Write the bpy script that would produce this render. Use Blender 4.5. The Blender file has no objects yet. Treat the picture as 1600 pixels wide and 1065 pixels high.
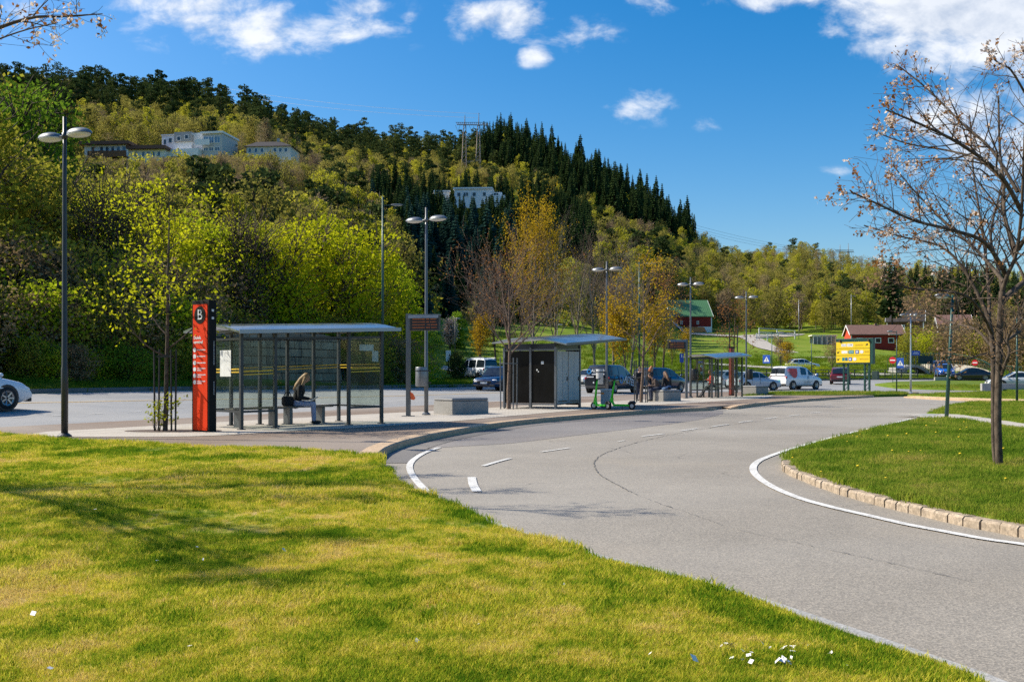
import bpy, bmesh, math, random
import numpy as np
from math import radians as R, sin, cos, pi, sqrt, atan2
from mathutils import Vector, Matrix, noise as mnoise

# ------------------------------------------------------------------ camera, world, sun, exposure
SC = bpy.context.scene
COL = SC.collection
F, CX, HY, EYE = 1556.0, 800.0, 584.0, 1.3          # focal (px at 1600 wide), centre column, horizon row, eye height
cam = bpy.data.objects.new('camera', bpy.data.cameras.new('camera'))
COL.objects.link(cam)
cam.location = (0, 0, EYE); cam.rotation_euler = (R(90), 0, 0)
cam.data.lens = 36.0 * F / 1600.0; cam.data.sensor_width = 36.0
cam.data.shift_y = (HY - 532.5) / 1600.0
cam.data.clip_start = 0.1; cam.data.clip_end = 9000
SC.camera = cam
SUN_AZ = Vector((-0.975, 0.20, 0)).normalized()        # towards the sun, on the ground
SUN_EL = R(41)
sun = bpy.data.objects.new('sun', bpy.data.lights.new('sun', 'SUN')); COL.objects.link(sun)
sun.data.energy = 4.8; sun.data.angle = R(0.53); sun.data.color = (1.0, 0.92, 0.77)
SD = Vector((SUN_AZ.x * cos(SUN_EL), SUN_AZ.y * cos(SUN_EL), sin(SUN_EL)))
sun.rotation_euler = SD.to_track_quat('Z', 'Y').to_euler()
SC.view_settings.view_transform = 'Standard'; SC.view_settings.look = 'None'
SC.view_settings.exposure = 0.56; SC.view_settings.gamma = 1.0; SC.view_settings.use_curve_mapping = False
SC.cycles.use_denoising = False
SC.cycles.max_bounces = 6; SC.cycles.transparent_max_bounces = 24; SC.cycles.diffuse_bounces = 2
SC.cycles.glossy_bounces = 3; SC.cycles.transmission_bounces = 4
SC.cycles.caustics_reflective = False; SC.cycles.caustics_refractive = False
SC.cycles.sample_clamp_indirect = 4.0

W = bpy.data.worlds.new('World'); SC.world = W; W.use_nodes = True
W.cycles.sampling_method = 'MANUAL'; W.cycles.sample_map_resolution = 1024
def build_world():
    nt = W.node_tree; N = nt.nodes; L = nt.links
    N.clear()
    def nd(t, **k):
        n = N.new(t)
        for a, b in k.items(): setattr(n, a, b)
        return n
    def m(op, a, b=None, c=None, clamp=False):
        n = nd('ShaderNodeMath', operation=op, use_clamp=clamp)
        for i, v in enumerate((a, b, c)):
            if v is None: continue
            if isinstance(v, (int, float)): n.inputs[i].default_value = v
            else: L.new(v, n.inputs[i])
        return n.outputs[0]
    sky = nd('ShaderNodeTexSky', sky_type='NISHITA', sun_disc=False)
    sky.sun_elevation = SUN_EL; sky.sun_rotation = atan2(SUN_AZ.x, SUN_AZ.y)
    sky.air_density = 1.0; sky.dust_density = 1.5; sky.ozone_density = 2.6
    hs = nd('ShaderNodeHueSaturation'); hs.inputs['Saturation'].default_value = 1.54; hs.inputs['Value'].default_value = 1.0
    L.new(sky.outputs[0], hs.inputs['Color'])
    tc = nd('ShaderNodeTexCoord'); sp = nd('ShaderNodeSeparateXYZ'); L.new(tc.outputs['Generated'], sp.inputs[0])
    yc = m('MAXIMUM', sp.outputs[1], 0.02)
    X = m('DIVIDE', sp.outputs[0], yc); Z = m('DIVIDE', sp.outputs[2], yc)
    cb = nd('ShaderNodeCombineXYZ'); L.new(X, cb.inputs[0]); L.new(m('MULTIPLY', Z, 1.5), cb.inputs[1])
    clouds = [(420, 38, 235, 54, 1.05), (345, 8, 130, 34, 1), (535, 50, 62, 34, .95), (195, 2, 58, 26, .9), (40, 12, 120, 30, .62),
              (783, 34, 92, 46, 1.05), (832, 87, 34, 20, .9), (905, 52, 75, 30, .55), (1012, 2, 46, 24, .9), (576, 14, 48, 24, .85),
              (1215, -4, 120, 26, 1), (1530, 8, 240, 112, 1.9), (1560, 200, 190, 110, 1.0), (1440, 235, 70, 26, .6), (995, 168, 62, 32, .82), (1105, 190, 40, 16, .6), (1305, 267, 30, 10, .35),
              (640, 30, 24, 14, .7), (1800, 120, 220, 120, 1.2), (-150, 60, 160, 60, 1), (700, -150, 300, 60, 1.1), (1200, -160, 260, 70, 1.1)]
    acc = None
    for (cx, cy, rx, ry, s) in clouds:
        ax = m('MULTIPLY', m('SUBTRACT', X, (cx - CX) / F), F / rx)
        az = m('MULTIPLY', m('SUBTRACT', Z, (HY - cy) / F), F / ry)
        d = m('SQRT', m('ADD', m('MULTIPLY', ax, ax), m('MULTIPLY', az, az)))
        k = m('MULTIPLY', m('SUBTRACT', 1.25, d, clamp=True), s)
        acc = k if acc is None else m('MAXIMUM', acc, k)
    def fbm(vec, sc, det, rough=0.6):
        n = nd('ShaderNodeTexNoise'); n.inputs['Scale'].default_value = sc; n.inputs['Detail'].default_value = det
        n.inputs['Roughness'].default_value = rough; n.inputs['Distortion'].default_value = 0.25; L.new(vec, n.inputs['Vector']); return n.outputs[0]
    n1 = fbm(cb.outputs[0], 17.0, 9.0)
    off = nd('ShaderNodeVectorMath', operation='ADD'); L.new(cb.outputs[0], off.inputs[0]); off.inputs[1].default_value = (-0.012, 0.016, 0)
    n2 = fbm(off.outputs[0], 17.0, 5.0)
    big = m('MULTIPLY', m('SUBTRACT', n1, 0.5), 3.0)
    dens = m('ADD', m('MULTIPLY', acc, 0.95), big)
    ss = nd('ShaderNodeMapRange', interpolation_type='SMOOTHSTEP'); L.new(dens, ss.inputs[0])
    ss.inputs[1].default_value = 0.24; ss.inputs[2].default_value = 1.35
    gate = m('MULTIPLY', ss.outputs[0], m('MULTIPLY', acc, 3.0, clamp=True))
    front = m('GREATER_THAN', sp.outputs[1], 0.03)
    fac = m('MULTIPLY', m('MULTIPLY', gate, front), 0.93)
    shade = m('MULTIPLY_ADD', m('SUBTRACT', n2, n1), -2.0, 0.86, clamp=True)
    thick = nd('ShaderNodeMapRange'); L.new(acc, thick.inputs[0]); thick.inputs[1].default_value = .9; thick.inputs[2].default_value = 2.2
    thick.inputs[3].default_value = 1.0; thick.inputs[4].default_value = 0.72
    shade2 = m('MULTIPLY', shade, thick.outputs[0])
    cr = nd('ShaderNodeMix', data_type='RGBA'); L.new(shade2, cr.inputs[0])
    cr.inputs[6].default_value = (2.2, 2.9, 4.1, 1); cr.inputs[7].default_value = (6.2, 6.35, 6.6, 1)
    mx = nd('ShaderNodeMix', data_type='RGBA'); L.new(fac, mx.inputs[0]); L.new(hs.outputs[0], mx.inputs[6]); L.new(cr.outputs[2], mx.inputs[7])
    bg = nd('ShaderNodeBackground'); bg.inputs[1].default_value = 0.114; L.new(mx.outputs[2], bg.inputs[0])
    out = nd('ShaderNodeOutputWorld'); L.new(bg.outputs[0], out.inputs[0])
build_world()

# ------------------------------------------------------------------ helpers
rng = random.Random(7)
NR = np.random.default_rng(11)
def G(px, py, z=0.0):                                  # a pixel of the photo on the horizontal plane z
    d = (EYE - z) * F / (py - HY)
    return Vector(((px - CX) / F * d, d, z))
def P(px, py, d):                                      # a pixel of the photo at depth d
    return Vector(((px - CX) / F * d, d, EYE + (HY - py) / F * d))
def U(x, y): return CX + F * x / max(y, 0.5)

def tag(o, label=None, cat=None, group=None, kind=None):
    if label: o['label'] = label
    if cat: o['category'] = cat
    if group: o['group'] = group
    if kind: o['kind'] = kind
    return o
def thing(name, label, cat, loc=(0, 0, 0), rz=0.0, group=None, sc=1.0):
    o = bpy.data.objects.new(name, None); COL.objects.link(o)
    o.location = loc; o.rotation_euler = (0, 0, rz); o.scale = (sc, sc, sc); o.empty_display_size = .2
    return tag(o, label, cat, group)
def link(name, me, parent=None):
    o = bpy.data.objects.new(name, me); COL.objects.link(o)
    if parent is not None: o.parent = parent
    return o
def copy_tree(o, parent=None):
    c = o.copy(); COL.objects.link(c)
    if parent is not None: c.parent = parent
    for ch in o.children: copy_tree(ch, c)
    return c

class MB:
    """collects shapes for ONE mesh"""
    def __init__(s): s.v = []; s.f = []; s.m = []; s.mi = 0; s.sm = []; s.smooth = False
    def add(s, vs, fs):
        b = len(s.v); s.v.extend([tuple(v) for v in vs])
        for f in fs: s.f.append(tuple(i + b for i in f)); s.m.append(s.mi); s.sm.append(s.smooth)
        return s
    def box(s, c, d, M=None, rz=0.0, bev=0.0):
        hx, hy, hz = d[0] / 2, d[1] / 2, d[2] / 2
        if bev > 0:
            b = min(bev, hx * .9, hy * .9, hz * .9)
            bm = bmesh.new(); bmesh.ops.create_cube(bm, size=1.0)
            for v in bm.verts: v.co = Vector((v.co.x * 2 * hx, v.co.y * 2 * hy, v.co.z * 2 * hz))
            bmesh.ops.bevel(bm, geom=list(bm.edges), offset=b, segments=2, affect='EDGES', profile=0.5)
            bm.verts.index_update()
            vs = [v.co.copy() for v in bm.verts]; fs = [[v.index for v in f.verts] for f in bm.faces]; bm.free()
        else:
            vs = [Vector((x, y, z)) for x in (-hx, hx) for y in (-hy, hy) for z in (-hz, hz)]
            fs = [(0, 1, 3, 2), (4, 6, 7, 5), (0, 4, 5, 1), (2, 3, 7, 6), (0, 2, 6, 4), (1, 5, 7, 3)]
        if rz: Rm = Matrix.Rotation(rz, 3, 'Z'); vs = [Rm @ v for v in vs]
        if M is not None: vs = [M @ v for v in vs]
        c = Vector(c); return s.add([v + c for v in vs], fs)
    def bar(s, a, b, w, h=None):                       # rectangular bar between two points
        a, b = Vector(a), Vector(b); h = h or w; d = b - a; L = d.length
        if L < 1e-6: return s
        q = d.to_track_quat('X', 'Z').to_matrix()
        return s.box((a + b) / 2, (L, w, h), M=q)
    def tube(s, pts, rad, n=8, cap=True):
        pts = [Vector(p) for p in pts]
        if not hasattr(rad, '__len__'): rad = [rad] * len(pts)
        vs = []; fs = []; up = None
        for i, p in enumerate(pts):
            t = (pts[min(i + 1, len(pts) - 1)] - pts[max(i - 1, 0)])
            t = t.normalized() if t.length > 1e-9 else Vector((0, 0, 1))
            if up is None: up = t.orthogonal().normalized()
            up = (up - t * up.dot(t)); up = up.normalized() if up.length > 1e-6 else t.orthogonal().normalized()
            sd = t.cross(up)
            for k in range(n):
                a = 2 * pi * k / n; vs.append(p + (up * cos(a) + sd * sin(a)) * rad[i])
        for i in range(len(pts) - 1):
            for k in range(n):
                k2 = (k + 1) % n; fs.append((i * n + k, i * n + k2, (i + 1) * n + k2, (i + 1) * n + k))
        if cap: fs.append(tuple(range(n))[::-1]); fs.append(tuple((len(pts) - 1) * n + k for k in range(n)))
        return s.add(vs, fs)
    def cyl(s, a, b, r, r2=None, n=12): return s.tube([a, b], [r, r if r2 is None else r2], n)
    def ell(s, c, r, nu=12, nv=8, M=None):
        c = Vector(c); vs = []; fs = []
        for j in range(nv + 1):
            t = pi * j / nv
            for i in range(nu):
                a = 2 * pi * i / nu; v = Vector((r[0] * sin(t) * cos(a), r[1] * sin(t) * sin(a), r[2] * cos(t)))
                vs.append((M @ v if M is not None else v) + c)
        for j in range(nv):
            for i in range(nu):
                i2 = (i + 1) % nu; fs.append((j * nu + i, (j + 1) * nu + i, (j + 1) * nu + i2, j * nu + i2))
        return s.add(vs, fs)
    def prism(s, poly, z0, z1):
        n = len(poly); vs = [(p[0], p[1], z0) for p in poly] + [(p[0], p[1], z1) for p in poly]
        fs = [tuple(range(n))[::-1], tuple(range(n, 2 * n))] + [(i, (i + 1) % n, n + (i + 1) % n, n + i) for i in range(n)]
        return s.add(vs, fs)
    def lathe(s, c, prof, n=20, M=None):               # prof: (r, z)
        c = Vector(c); vs = []; fs = []
        for (r, z) in prof:
            for k in range(n):
                v = Vector((r * cos(2 * pi * k / n), r * sin(2 * pi * k / n), z)); vs.append((M @ v if M is not None else v) + c)
        for i in range(len(prof) - 1):
            for k in range(n):
                k2 = (k + 1) % n; fs.append((i * n + k, i * n + k2, (i + 1) * n + k2, (i + 1) * n + k))
        return s.add(vs, fs)
    def quad(s, a, b, c, d): return s.add([a, b, c, d], [(0, 1, 2, 3)])
    def mesh(s, name, mats):
        me = bpy.data.meshes.new(name); me.from_pydata([tuple(v) for v in s.v], [], s.f)
        for mm in (mats if isinstance(mats, (list, tuple)) else [mats]): me.materials.append(mm)
        me.polygons.foreach_set('material_index', s.m); me.polygons.foreach_set('use_smooth', s.sm)
        me.update(); return me
    def build(s, name, mats, parent=None):
        return link(name, s.mesh(name, mats), parent)

def np_mesh(name, V, Q, mats, mi=None, smooth=False):   # V (n,3); Q (m,3|4)
    me = bpy.data.meshes.new(name); V = np.asarray(V, np.float32); Q = np.asarray(Q, np.int32)
    k = Q.shape[1]; me.vertices.add(len(V)); me.vertices.foreach_set('co', V.ravel())
    me.loops.add(Q.size); me.loops.foreach_set('vertex_index', Q.ravel())
    me.polygons.add(len(Q)); me.polygons.foreach_set('loop_start', np.arange(0, Q.size, k, dtype=np.int32))
    if mi is not None: me.polygons.foreach_set('material_index', np.asarray(mi, np.int32))
    if smooth: me.polygons.foreach_set('use_smooth', np.ones(len(Q), bool))
    for mm in (mats if isinstance(mats, (list, tuple)) else [mats]): me.materials.append(mm)
    me.update(calc_edges=True); return me

# ------------------------------------------------------------------ materials (all procedural)
class NT:
    def __init__(s, name):
        s.m = bpy.data.materials.new(name); s.m.use_nodes = True; s.t = s.m.node_tree; s.N = s.t.nodes; s.L = s.t.links
        s.N.clear(); s.out = s.N.new('ShaderNodeOutputMaterial')
    def n(s, t, **k):
        x = s.N.new(t)
        for a, b in k.items(): setattr(x, a, b)
        return x
    def set(s, sock, v):
        if isinstance(v, (int, float, tuple, list)): sock.default_value = v if not isinstance(v, (tuple, list)) or len(v) != 3 or sock.type != 'RGBA' else (*v, 1)
        else: s.L.new(v, sock)
    def math(s, op, a, b=0.0, c=None, clamp=False):
        x = s.n('ShaderNodeMath', operation=op, use_clamp=clamp); s.set(x.inputs[0], a); s.set(x.inputs[1], b)
        if c is not None: s.set(x.inputs[2], c)
        return x.outputs[0]
    def pos(s): return s.n('ShaderNodeNewGeometry').outputs['Position']
    def objc(s): return s.n('ShaderNodeTexCoord').outputs['Object']
    def noise(s, vec, scale, detail=4, rough=.55, dist=0.0):
        x = s.n('ShaderNodeTexNoise'); s.L.new(vec, x.inputs['Vector'])
        x.inputs['Scale'].default_value = scale; x.inputs['Detail'].default_value = detail; x.inputs['Roughness'].default_value = rough; x.inputs['Distortion'].default_value = dist
        return x.outputs[0]
    def ramp(s, fac, stops, interp='LINEAR'):
        x = s.n('ShaderNodeValToRGB'); s.set(x.inputs[0], fac); e = x.color_ramp.elements; x.color_ramp.interpolation = interp
        while len(e) < len(stops): e.new(0.5)
        for i, (p, c) in enumerate(stops): e[i].position = p; e[i].color = (*c, 1) if len(c) == 3 else c
        return x.outputs[0]
    def mix(s, f, a, b, mode='MIX'):
        x = s.n('ShaderNodeMix', data_type='RGBA', blend_type=mode); s.set(x.inputs[0], f); s.set(x.inputs[6], a); s.set(x.inputs[7], b); return x.outputs[2]
    def rng(s, f, a, b, c=0.0, d=1.0):
        x = s.n('ShaderNodeMapRange'); s.set(x.inputs[0], f)
        for i, v in enumerate((a, b, c, d)): x.inputs[i + 1].default_value = v
        return x.outputs[0]
    def bump(s, h, st, dist=.02):
        x = s.n('ShaderNodeBump'); x.inputs['Strength'].default_value = st; x.inputs['Distance'].default_value = dist; s.set(x.inputs['Height'], h); return x.outputs[0]
    def pbr(s, col, rough=.6, metal=0.0, normal=None, spec=.5, **k):
        b = s.n('ShaderNodeBsdfPrincipled'); s.set(b.inputs['Base Color'], col); s.set(b.inputs['Roughness'], rough); s.set(b.inputs['Metallic'], metal)
        b.inputs['Specular IOR Level'].default_value = spec
        if normal is not None: s.L.new(normal, b.inputs['Normal'])
        for a, v in k.items(): s.set(b.inputs[a.replace('_', ' ')], v)
        s.L.new(b.outputs[0], s.out.inputs[0]); return b
MC = {}
def M_(name, col, rough=.5, metal=0.0, var=.12, scale=6.0, bump=0.0, spec=.5, coat=0.0):
    """plain surface with slight procedural unevenness and dirt"""
    key = (name, col, rough, metal)
    if key in MC: return MC[key]
    t = NT(name); o = t.objc(); nz = t.noise(o, scale, 5, .6); fine = t.noise(o, scale * 9, 3, .6)
    f = t.math('ADD', t.math('MULTIPLY', nz, .7), t.math('MULTIPLY', fine, .3))
    c0 = tuple(max(0, c * (1 - var)) for c in col); c1 = tuple(min(1, c * (1 + var)) for c in col)
    c = t.ramp(f, [(.3, c0), (.7, c1)])
    kw = {}
    if coat: kw['Coat_Weight'] = coat; kw['Coat_Roughness'] = .05
    t.pbr(c, t.rng(nz, .3, .7, max(0, rough - .08), min(1, rough + .08)), metal, t.bump(fine, bump) if bump else None, spec, **kw)
    MC[key] = t.m; return t.m
def emis(name, col, st):
    t = NT(name); o = t.objc(); nz = t.noise(o, 30, 2)
    t.pbr((.02, .02, .02), .4, Emission_Color=col, Emission_Strength=t.rng(nz, .3, .7, st * .8, st * 1.2)); return t.m
def m_asphalt(name, c0, c1, seams=True):
    t = NT(name); p = t.pos()
    big = t.noise(p, .22, 5, .6, .4); mid = t.noise(p, 2.2, 4, .6); fine = t.noise(p, 120, 2, .7); agg = t.n('ShaderNodeTexVoronoi'); t.L.new(p, agg.inputs['Vector']); agg.inputs['Scale'].default_value = 90
    base = t.ramp(t.math('ADD', t.math('MULTIPLY', big, .7), t.math('MULTIPLY', mid, .3)), [(.32, c0), (.68, c1)])
    sp = t.ramp(agg.outputs['Color'], [(.15, (.62, .62, .62)), (.55, (1.0, 1.0, 1.0)), (.9, (1.45, 1.42, 1.36))])
    c = t.mix(.85, base, sp, 'MULTIPLY')
    c = t.mix(t.rng(fine, .3, .7, .0, .35), c, tuple(x * .55 for x in c0))
    st = t.noise(p, .55, 6, .65, 1.2); c = t.mix(t.rng(st, .62, .78, 0, .3), c, (c0[0] * .72, c0[1] * .68, c0[2] * .62))
    tan = t.noise(p, .35, 3, .5); c = t.mix(t.rng(tan, .55, .75, 0, .25), c, (.36, .30, .22))
    if seams:
        wv = t.n('ShaderNodeVectorMath', operation='ADD'); t.L.new(p, wv.inputs[0]); nv = t.n('ShaderNodeTexNoise'); nv.inputs['Scale'].default_value = .9; nv.inputs['Detail'].default_value = 5; t.L.new(p, nv.inputs['Vector']); sc_ = t.n('ShaderNodeVectorMath', operation='SCALE'); t.L.new(nv.outputs['Color'], sc_.inputs[0]); sc_.inputs['Scale'].default_value = 1.6; t.L.new(sc_.outputs[0], wv.inputs[1])
        ck = t.n('ShaderNodeTexVoronoi', feature='DISTANCE_TO_EDGE'); t.L.new(wv.outputs[0], ck.inputs['Vector']); ck.inputs['Scale'].default_value = .23
        cm = t.math('MULTIPLY', t.math('LESS_THAN', ck.outputs['Distance'], .0032), t.rng(t.noise(p, .30, 3), .50, .58, 0, .55)); c = t.mix(cm, c, tuple(x * .35 for x in c0))
        oil = t.noise(p, 1.3, 3, .5, .6); c = t.mix(t.rng(oil, .70, .80, 0, .45), c, tuple(x * .5 for x in c0))
        pol = t.noise(p, .11, 2, .4, .8); c = t.mix(t.rng(pol, .45, .62, 0, .22), c, (.40, .38, .345))
    h = t.math('ADD', t.math('MULTIPLY', agg.outputs['Distance'], .5), t.math('MULTIPLY', fine, .5))
    t.pbr(c, .82, 0, t.bump(h, .35, .006), .35); return t.m
def m_grass_ground(name, cols, scale=1.0):
    t = NT(name); p = t.pos()
    a = t.noise(p, .55 * scale, 5, .6, .5); b = t.noise(p, 2.6 * scale, 5, .65, .4); c = t.noise(p, 24 * scale, 4, .7); d = t.noise(p, .09 * scale, 3)
    f = t.math('ADD', t.math('ADD', t.math('MULTIPLY', a, .42), t.math('MULTIPLY', b, .30)), t.math('ADD', t.math('MULTIPLY', c, .18), t.math('MULTIPLY', d, .10)))
    col = t.ramp(f, cols)
    t.pbr(col, .9, 0, t.bump(c, .5, .03), .15); return t.m
def m_blade(name, cols, scale=1.0):
    t = NT(name); p = t.pos()
    a = t.noise(p, .55 * scale, 5, .6, .5); b = t.noise(p, 2.6 * scale, 5, .65, .4); c = t.noise(p, 24 * scale, 4, .7); d = t.noise(p, .09 * scale, 3)
    f = t.math('ADD', t.math('ADD', t.math('MULTIPLY', a, .42), t.math('MULTIPLY', b, .30)), t.math('ADD', t.math('MULTIPLY', c, .18), t.math('MULTIPLY', d, .10)))
    oi = t.n('ShaderNodeObjectInfo'); f = t.math('ADD', f, t.math('MULTIPLY', t.math('SUBTRACT', oi.outputs['Random'], .5), .10))
    col = t.ramp(f, cols)
    df = t.n('ShaderNodeBsdfDiffuse'); tr = t.n('ShaderNodeBsdfTranslucent'); t.L.new(col, df.inputs[0]); t.L.new(col, tr.inputs[0])
    mx = t.n('ShaderNodeMixShader'); mx.inputs[0].default_value = .45; t.L.new(df.outputs[0], mx.inputs[1]); t.L.new(tr.outputs[0], mx.inputs[2]); t.L.new(mx.outputs[0], t.out.inputs[0])
    return t.m
def m_leaf(name, cols, trans=.45, spread=.5):
    """leaves: colour varies per tree and through the crown; light passes through them"""
    t = NT(name); p = t.pos(); oi = t.n('ShaderNodeObjectInfo')
    a = t.noise(p, .45, 3, .6); b = t.noise(p, 5.0, 2, .6); z = t.noise(p, .045, 2)
    f = t.math('ADD', t.math('MULTIPLY', a, .30), t.math('ADD', t.math('MULTIPLY', b, .2), t.math('ADD', t.math('MULTIPLY', oi.outputs['Random'], spread * .5), t.math('MULTIPLY', z, spread * .5))))
    f = t.math('ADD', f, .25 - spread * .5 + .0)
    col = t.ramp(f, cols)
    df = t.n('ShaderNodeBsdfDiffuse'); tr = t.n('ShaderNodeBsdfTranslucent'); t.L.new(col, df.inputs[0]); t.L.new(col, tr.inputs[0])
    mx = t.n('ShaderNodeMixShader'); mx.inputs[0].default_value = trans; t.L.new(df.outputs[0], mx.inputs[1]); t.L.new(tr.outputs[0], mx.inputs[2]); t.L.new(mx.outputs[0], t.out.inputs[0])
    return t.m
def m_bark(name, c0, c1, sx=14):
    t = NT(name); p = t.objc(); mp = t.n('ShaderNodeMapping'); mp.inputs['Scale'].default_value = (1, 1, .45); t.L.new(p, mp.inputs[0])
    a = t.noise(mp.outputs[0], sx, 5, .7); b = t.noise(p, 3, 3); c = t.mix(t.rng(b, .55, .7, 0, .5), t.ramp(a, [(.35, c0), (.65, c1)]), tuple(x * 1.35 for x in c1))
    t.pbr(c, .9, 0, t.bump(a, .6, .02), .2); return t.m
def m_glass(name, tint=(.89, .925, .90), refl=.016):
    t = NT(name); tr = t.n('ShaderNodeBsdfTransparent'); nz = t.noise(t.objc(), 2.5, 5, .6)
    t.L.new(t.ramp(nz, [(.35, tuple(x * .94 for x in tint)), (.65, tint)]), tr.inputs[0])
    gl = t.n('ShaderNodeBsdfGlossy'); gl.inputs['Roughness'].default_value = .03; gl.inputs[0].default_value = (.9, .95, 1, 1)
    df = t.n('ShaderNodeBsdfDiffuse'); df.inputs[0].default_value = (.6, .66, .62, 1)
    m1 = t.n('ShaderNodeMixShader'); m1.inputs[0].default_value = refl; t.L.new(tr.outputs[0], m1.inputs[1]); t.L.new(gl.outputs[0], m1.inputs[2])
    m2 = t.n('ShaderNodeMixShader'); t.set(m2.inputs[0], t.rng(nz, .45, .8, .0, .014)); t.L.new(m1.outputs[0], m2.inputs[1]); t.L.new(df.outputs[0], m2.inputs[2]); t.L.new(m2.outputs[0], t.out.inputs[0])
    return t.m
def m_speckle(name, c0, c1, sc=60, rough=.7, block=None):
    t = NT(name); p = t.objc(); a = t.noise(p, sc, 4, .75); b = t.noise(p, 1.7, 4, .6); v = t.n('ShaderNodeTexVoronoi'); t.L.new(p, v.inputs['Vector']); v.inputs['Scale'].default_value = sc * 1.4
    c = t.ramp(t.math('ADD', t.math('MULTIPLY', a, .6), t.math('MULTIPLY', b, .4)), [(.33, c0), (.67, c1)])
    c = t.mix(.5, c, t.ramp(v.outputs['Color'], [(.2, (.55, .55, .55)), (.8, (1.35, 1.33, 1.3))]), 'MULTIPLY')
    t.pbr(c, rough, 0, t.bump(a, .3, .006), .3); return t.m
def m_plank(name, c0, c1, sc, axis=0, rough=.7):
    t = NT(name); p = t.objc(); s = t.n('ShaderNodeSeparateXYZ'); t.L.new(p, s.inputs[0]); w = t.math('FRACT', t.math('MULTIPLY', s.outputs[axis], sc)); nz = t.noise(p, 3, 4)
    c = t.mix(t.math('LESS_THAN', w, .12), t.ramp(nz, [(.3, c0), (.7, c1)]), tuple(x * .45 for x in c0)); t.pbr(c, rough, 0, None, .25); return t.m
def m_tiles(name, c0, c1, sx=3.0, sy=3.0):
    t = NT(name); p = t.objc(); b = t.n('ShaderNodeTexBrick'); t.L.new(p, b.inputs['Vector']); b.inputs['Scale'].default_value = sx
    b.inputs['Color1'].default_value = (*c0, 1); b.inputs['Color2'].default_value = (*c1, 1); b.inputs['Mortar'].default_value = (*(x * .6 for x in c0), 1); b.inputs['Mortar Size'].default_value = .012
    nz = t.noise(p, 1.2, 5, .6); c = t.mix(.5, b.outputs[0], t.ramp(nz, [(.3, (.75, .74, .72)), (.7, (1.18, 1.18, 1.18))]), 'MULTIPLY'); t.pbr(c, .8, 0, None, .25); return t.m

ASPH = m_asphalt('asphalt', (.245, .22, .185), (.345, .31, .26))
ASPH_D = m_asphalt('dark_asphalt', (.115, .108, .105), (.175, .16, .15))
ASPH_F = m_asphalt('far_asphalt', (.24, .245, .25), (.33, .33, .33))
PAVE_B = m_asphalt('brown_asphalt', (.185, .135, .10), (.27, .205, .155))
PAVE_L = m_tiles('concrete_paving', (.42, .38, .325), (.50, .455, .39), 2.2)
GRAVEL = m_speckle('gravel', (.34, .31, .27), (.50, .46, .41), 18, .9)
GRANITE = m_speckle('granite', (.38, .265, .165), (.58, .43, .29), 26, .8)
SETT = m_speckle('sett_granite', (.23, .18, .125), (.46, .375, .285), 22, .85)
CONC = m_speckle('concrete', (.27, .27, .26), (.40, .39, .37), 55, .8)
CONC_D = m_speckle('dark_concrete', (.10, .10, .10), (.17, .165, .16), 60, .55)
def m_paint():
    t = NT('road_paint_white'); p = t.pos(); a = t.noise(p, 14, 6, .75); v = t.n('ShaderNodeTexVoronoi'); t.L.new(p, v.inputs['Vector']); v.inputs['Scale'].default_value = 80; b = t.noise(p, 1.6, 3)
    w = t.math('ADD', t.math('MULTIPLY', a, .7), t.math('ADD', t.math('MULTIPLY', v.outputs['Distance'], .22), t.math('MULTIPLY', b, .25)))
    t.pbr(t.ramp(w, [(.48, (.70, .69, .66)), (.62, (.56, .55, .52)), (.72, (.30, .29, .28))]), .8, 0, t.bump(a, .3, .004), .3); return t.m
PAINT_W = m_paint()
PAINT_Y = M_('road_paint_yellow', (.62, .40, .10), .7, var=.2, scale=5)
STEEL_D = M_('dark_grey_steel', (.035, .04, .045), .38, .25, scale=3)
STEEL_G = M_('grey_steel', (.12, .13, .14), .36, .4, scale=3)
STEEL_L = M_('galvanised_steel', (.42, .44, .46), .4, .6, scale=5)
GREEN_S = M_('dark_green_steel', (.012, .06, .05), .4, .1, scale=3)
BLACK = M_('black_plastic', (.012, .012, .013), .45, scale=5)
RUB = M_('rubber', (.012, .012, .012), .8, scale=20)
WHITE = M_('white_paint', (.78, .78, .76), .45, scale=4)
GLASS = m_glass('shelter_glass')
GLASS_D = M_('dark_window_glass', (.012, .018, .024), .06, 0, var=.3, scale=1.5, spec=.7)
GLASS_H = M_('house_window_glass', (.06, .10, .14), .08, 0, var=.4, scale=.6, spec=.8)
BARK = m_bark('bark_grey_brown', (.035, .026, .020), (.13, .10, .075))
BARK_P = m_bark('bark_pale', (.10, .085, .07), (.30, .26, .21))
BARK_T = m_bark('twig_bark', (.10, .068, .05), (.22, .16, .12), 30)
TWIG_V = m_bark('twig_bark_mauve', (.13, .088, .07), (.24, .175, .135), 30)
LAWN_C = [(.41, (.09, .19, .010)), (.455, (.23, .33, .018)), (.495, (.48, .47, .035)), (.535, (.68, .58, .08)), (.59, (.68, .52, .18))]
LAWN_G = m_grass_ground('lawn_soil', [(.40, (.08, .13, .010)), (.47, (.22, .23, .02)), (.53, (.42, .32, .08)), (.60, (.44, .30, .15))])
LAWN_B = m_blade('grass_blades', LAWN_C)
ISL_C = [(.38, (.075, .15, .012)), (.47, (.16, .25, .022)), (.54, (.29, .33, .04)), (.62, (.42, .36, .09))]
ISL_G = m_grass_ground('island_soil', [(.30, (.05, .09, .010)), (.50, (.10, .155, .012)), (.62, (.18, .19, .03)), (.72, (.22, .19, .06))])
ISL_B = m_blade('island_blades', ISL_C)
FIELD = m_grass_ground('meadow', [(.32, (.075, .125, .010)), (.48, (.14, .21, .014)), (.58, (.20, .235, .03)), (.70, (.28, .23, .08))], .25)
LF_SPRING = m_leaf('leaves_spring_green', [(.20, (0.204, 0.291, 0.011)), (.5, (0.393, 0.466, 0.018)), (.8, (0.612, 0.582, 0.029))], .5)
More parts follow.
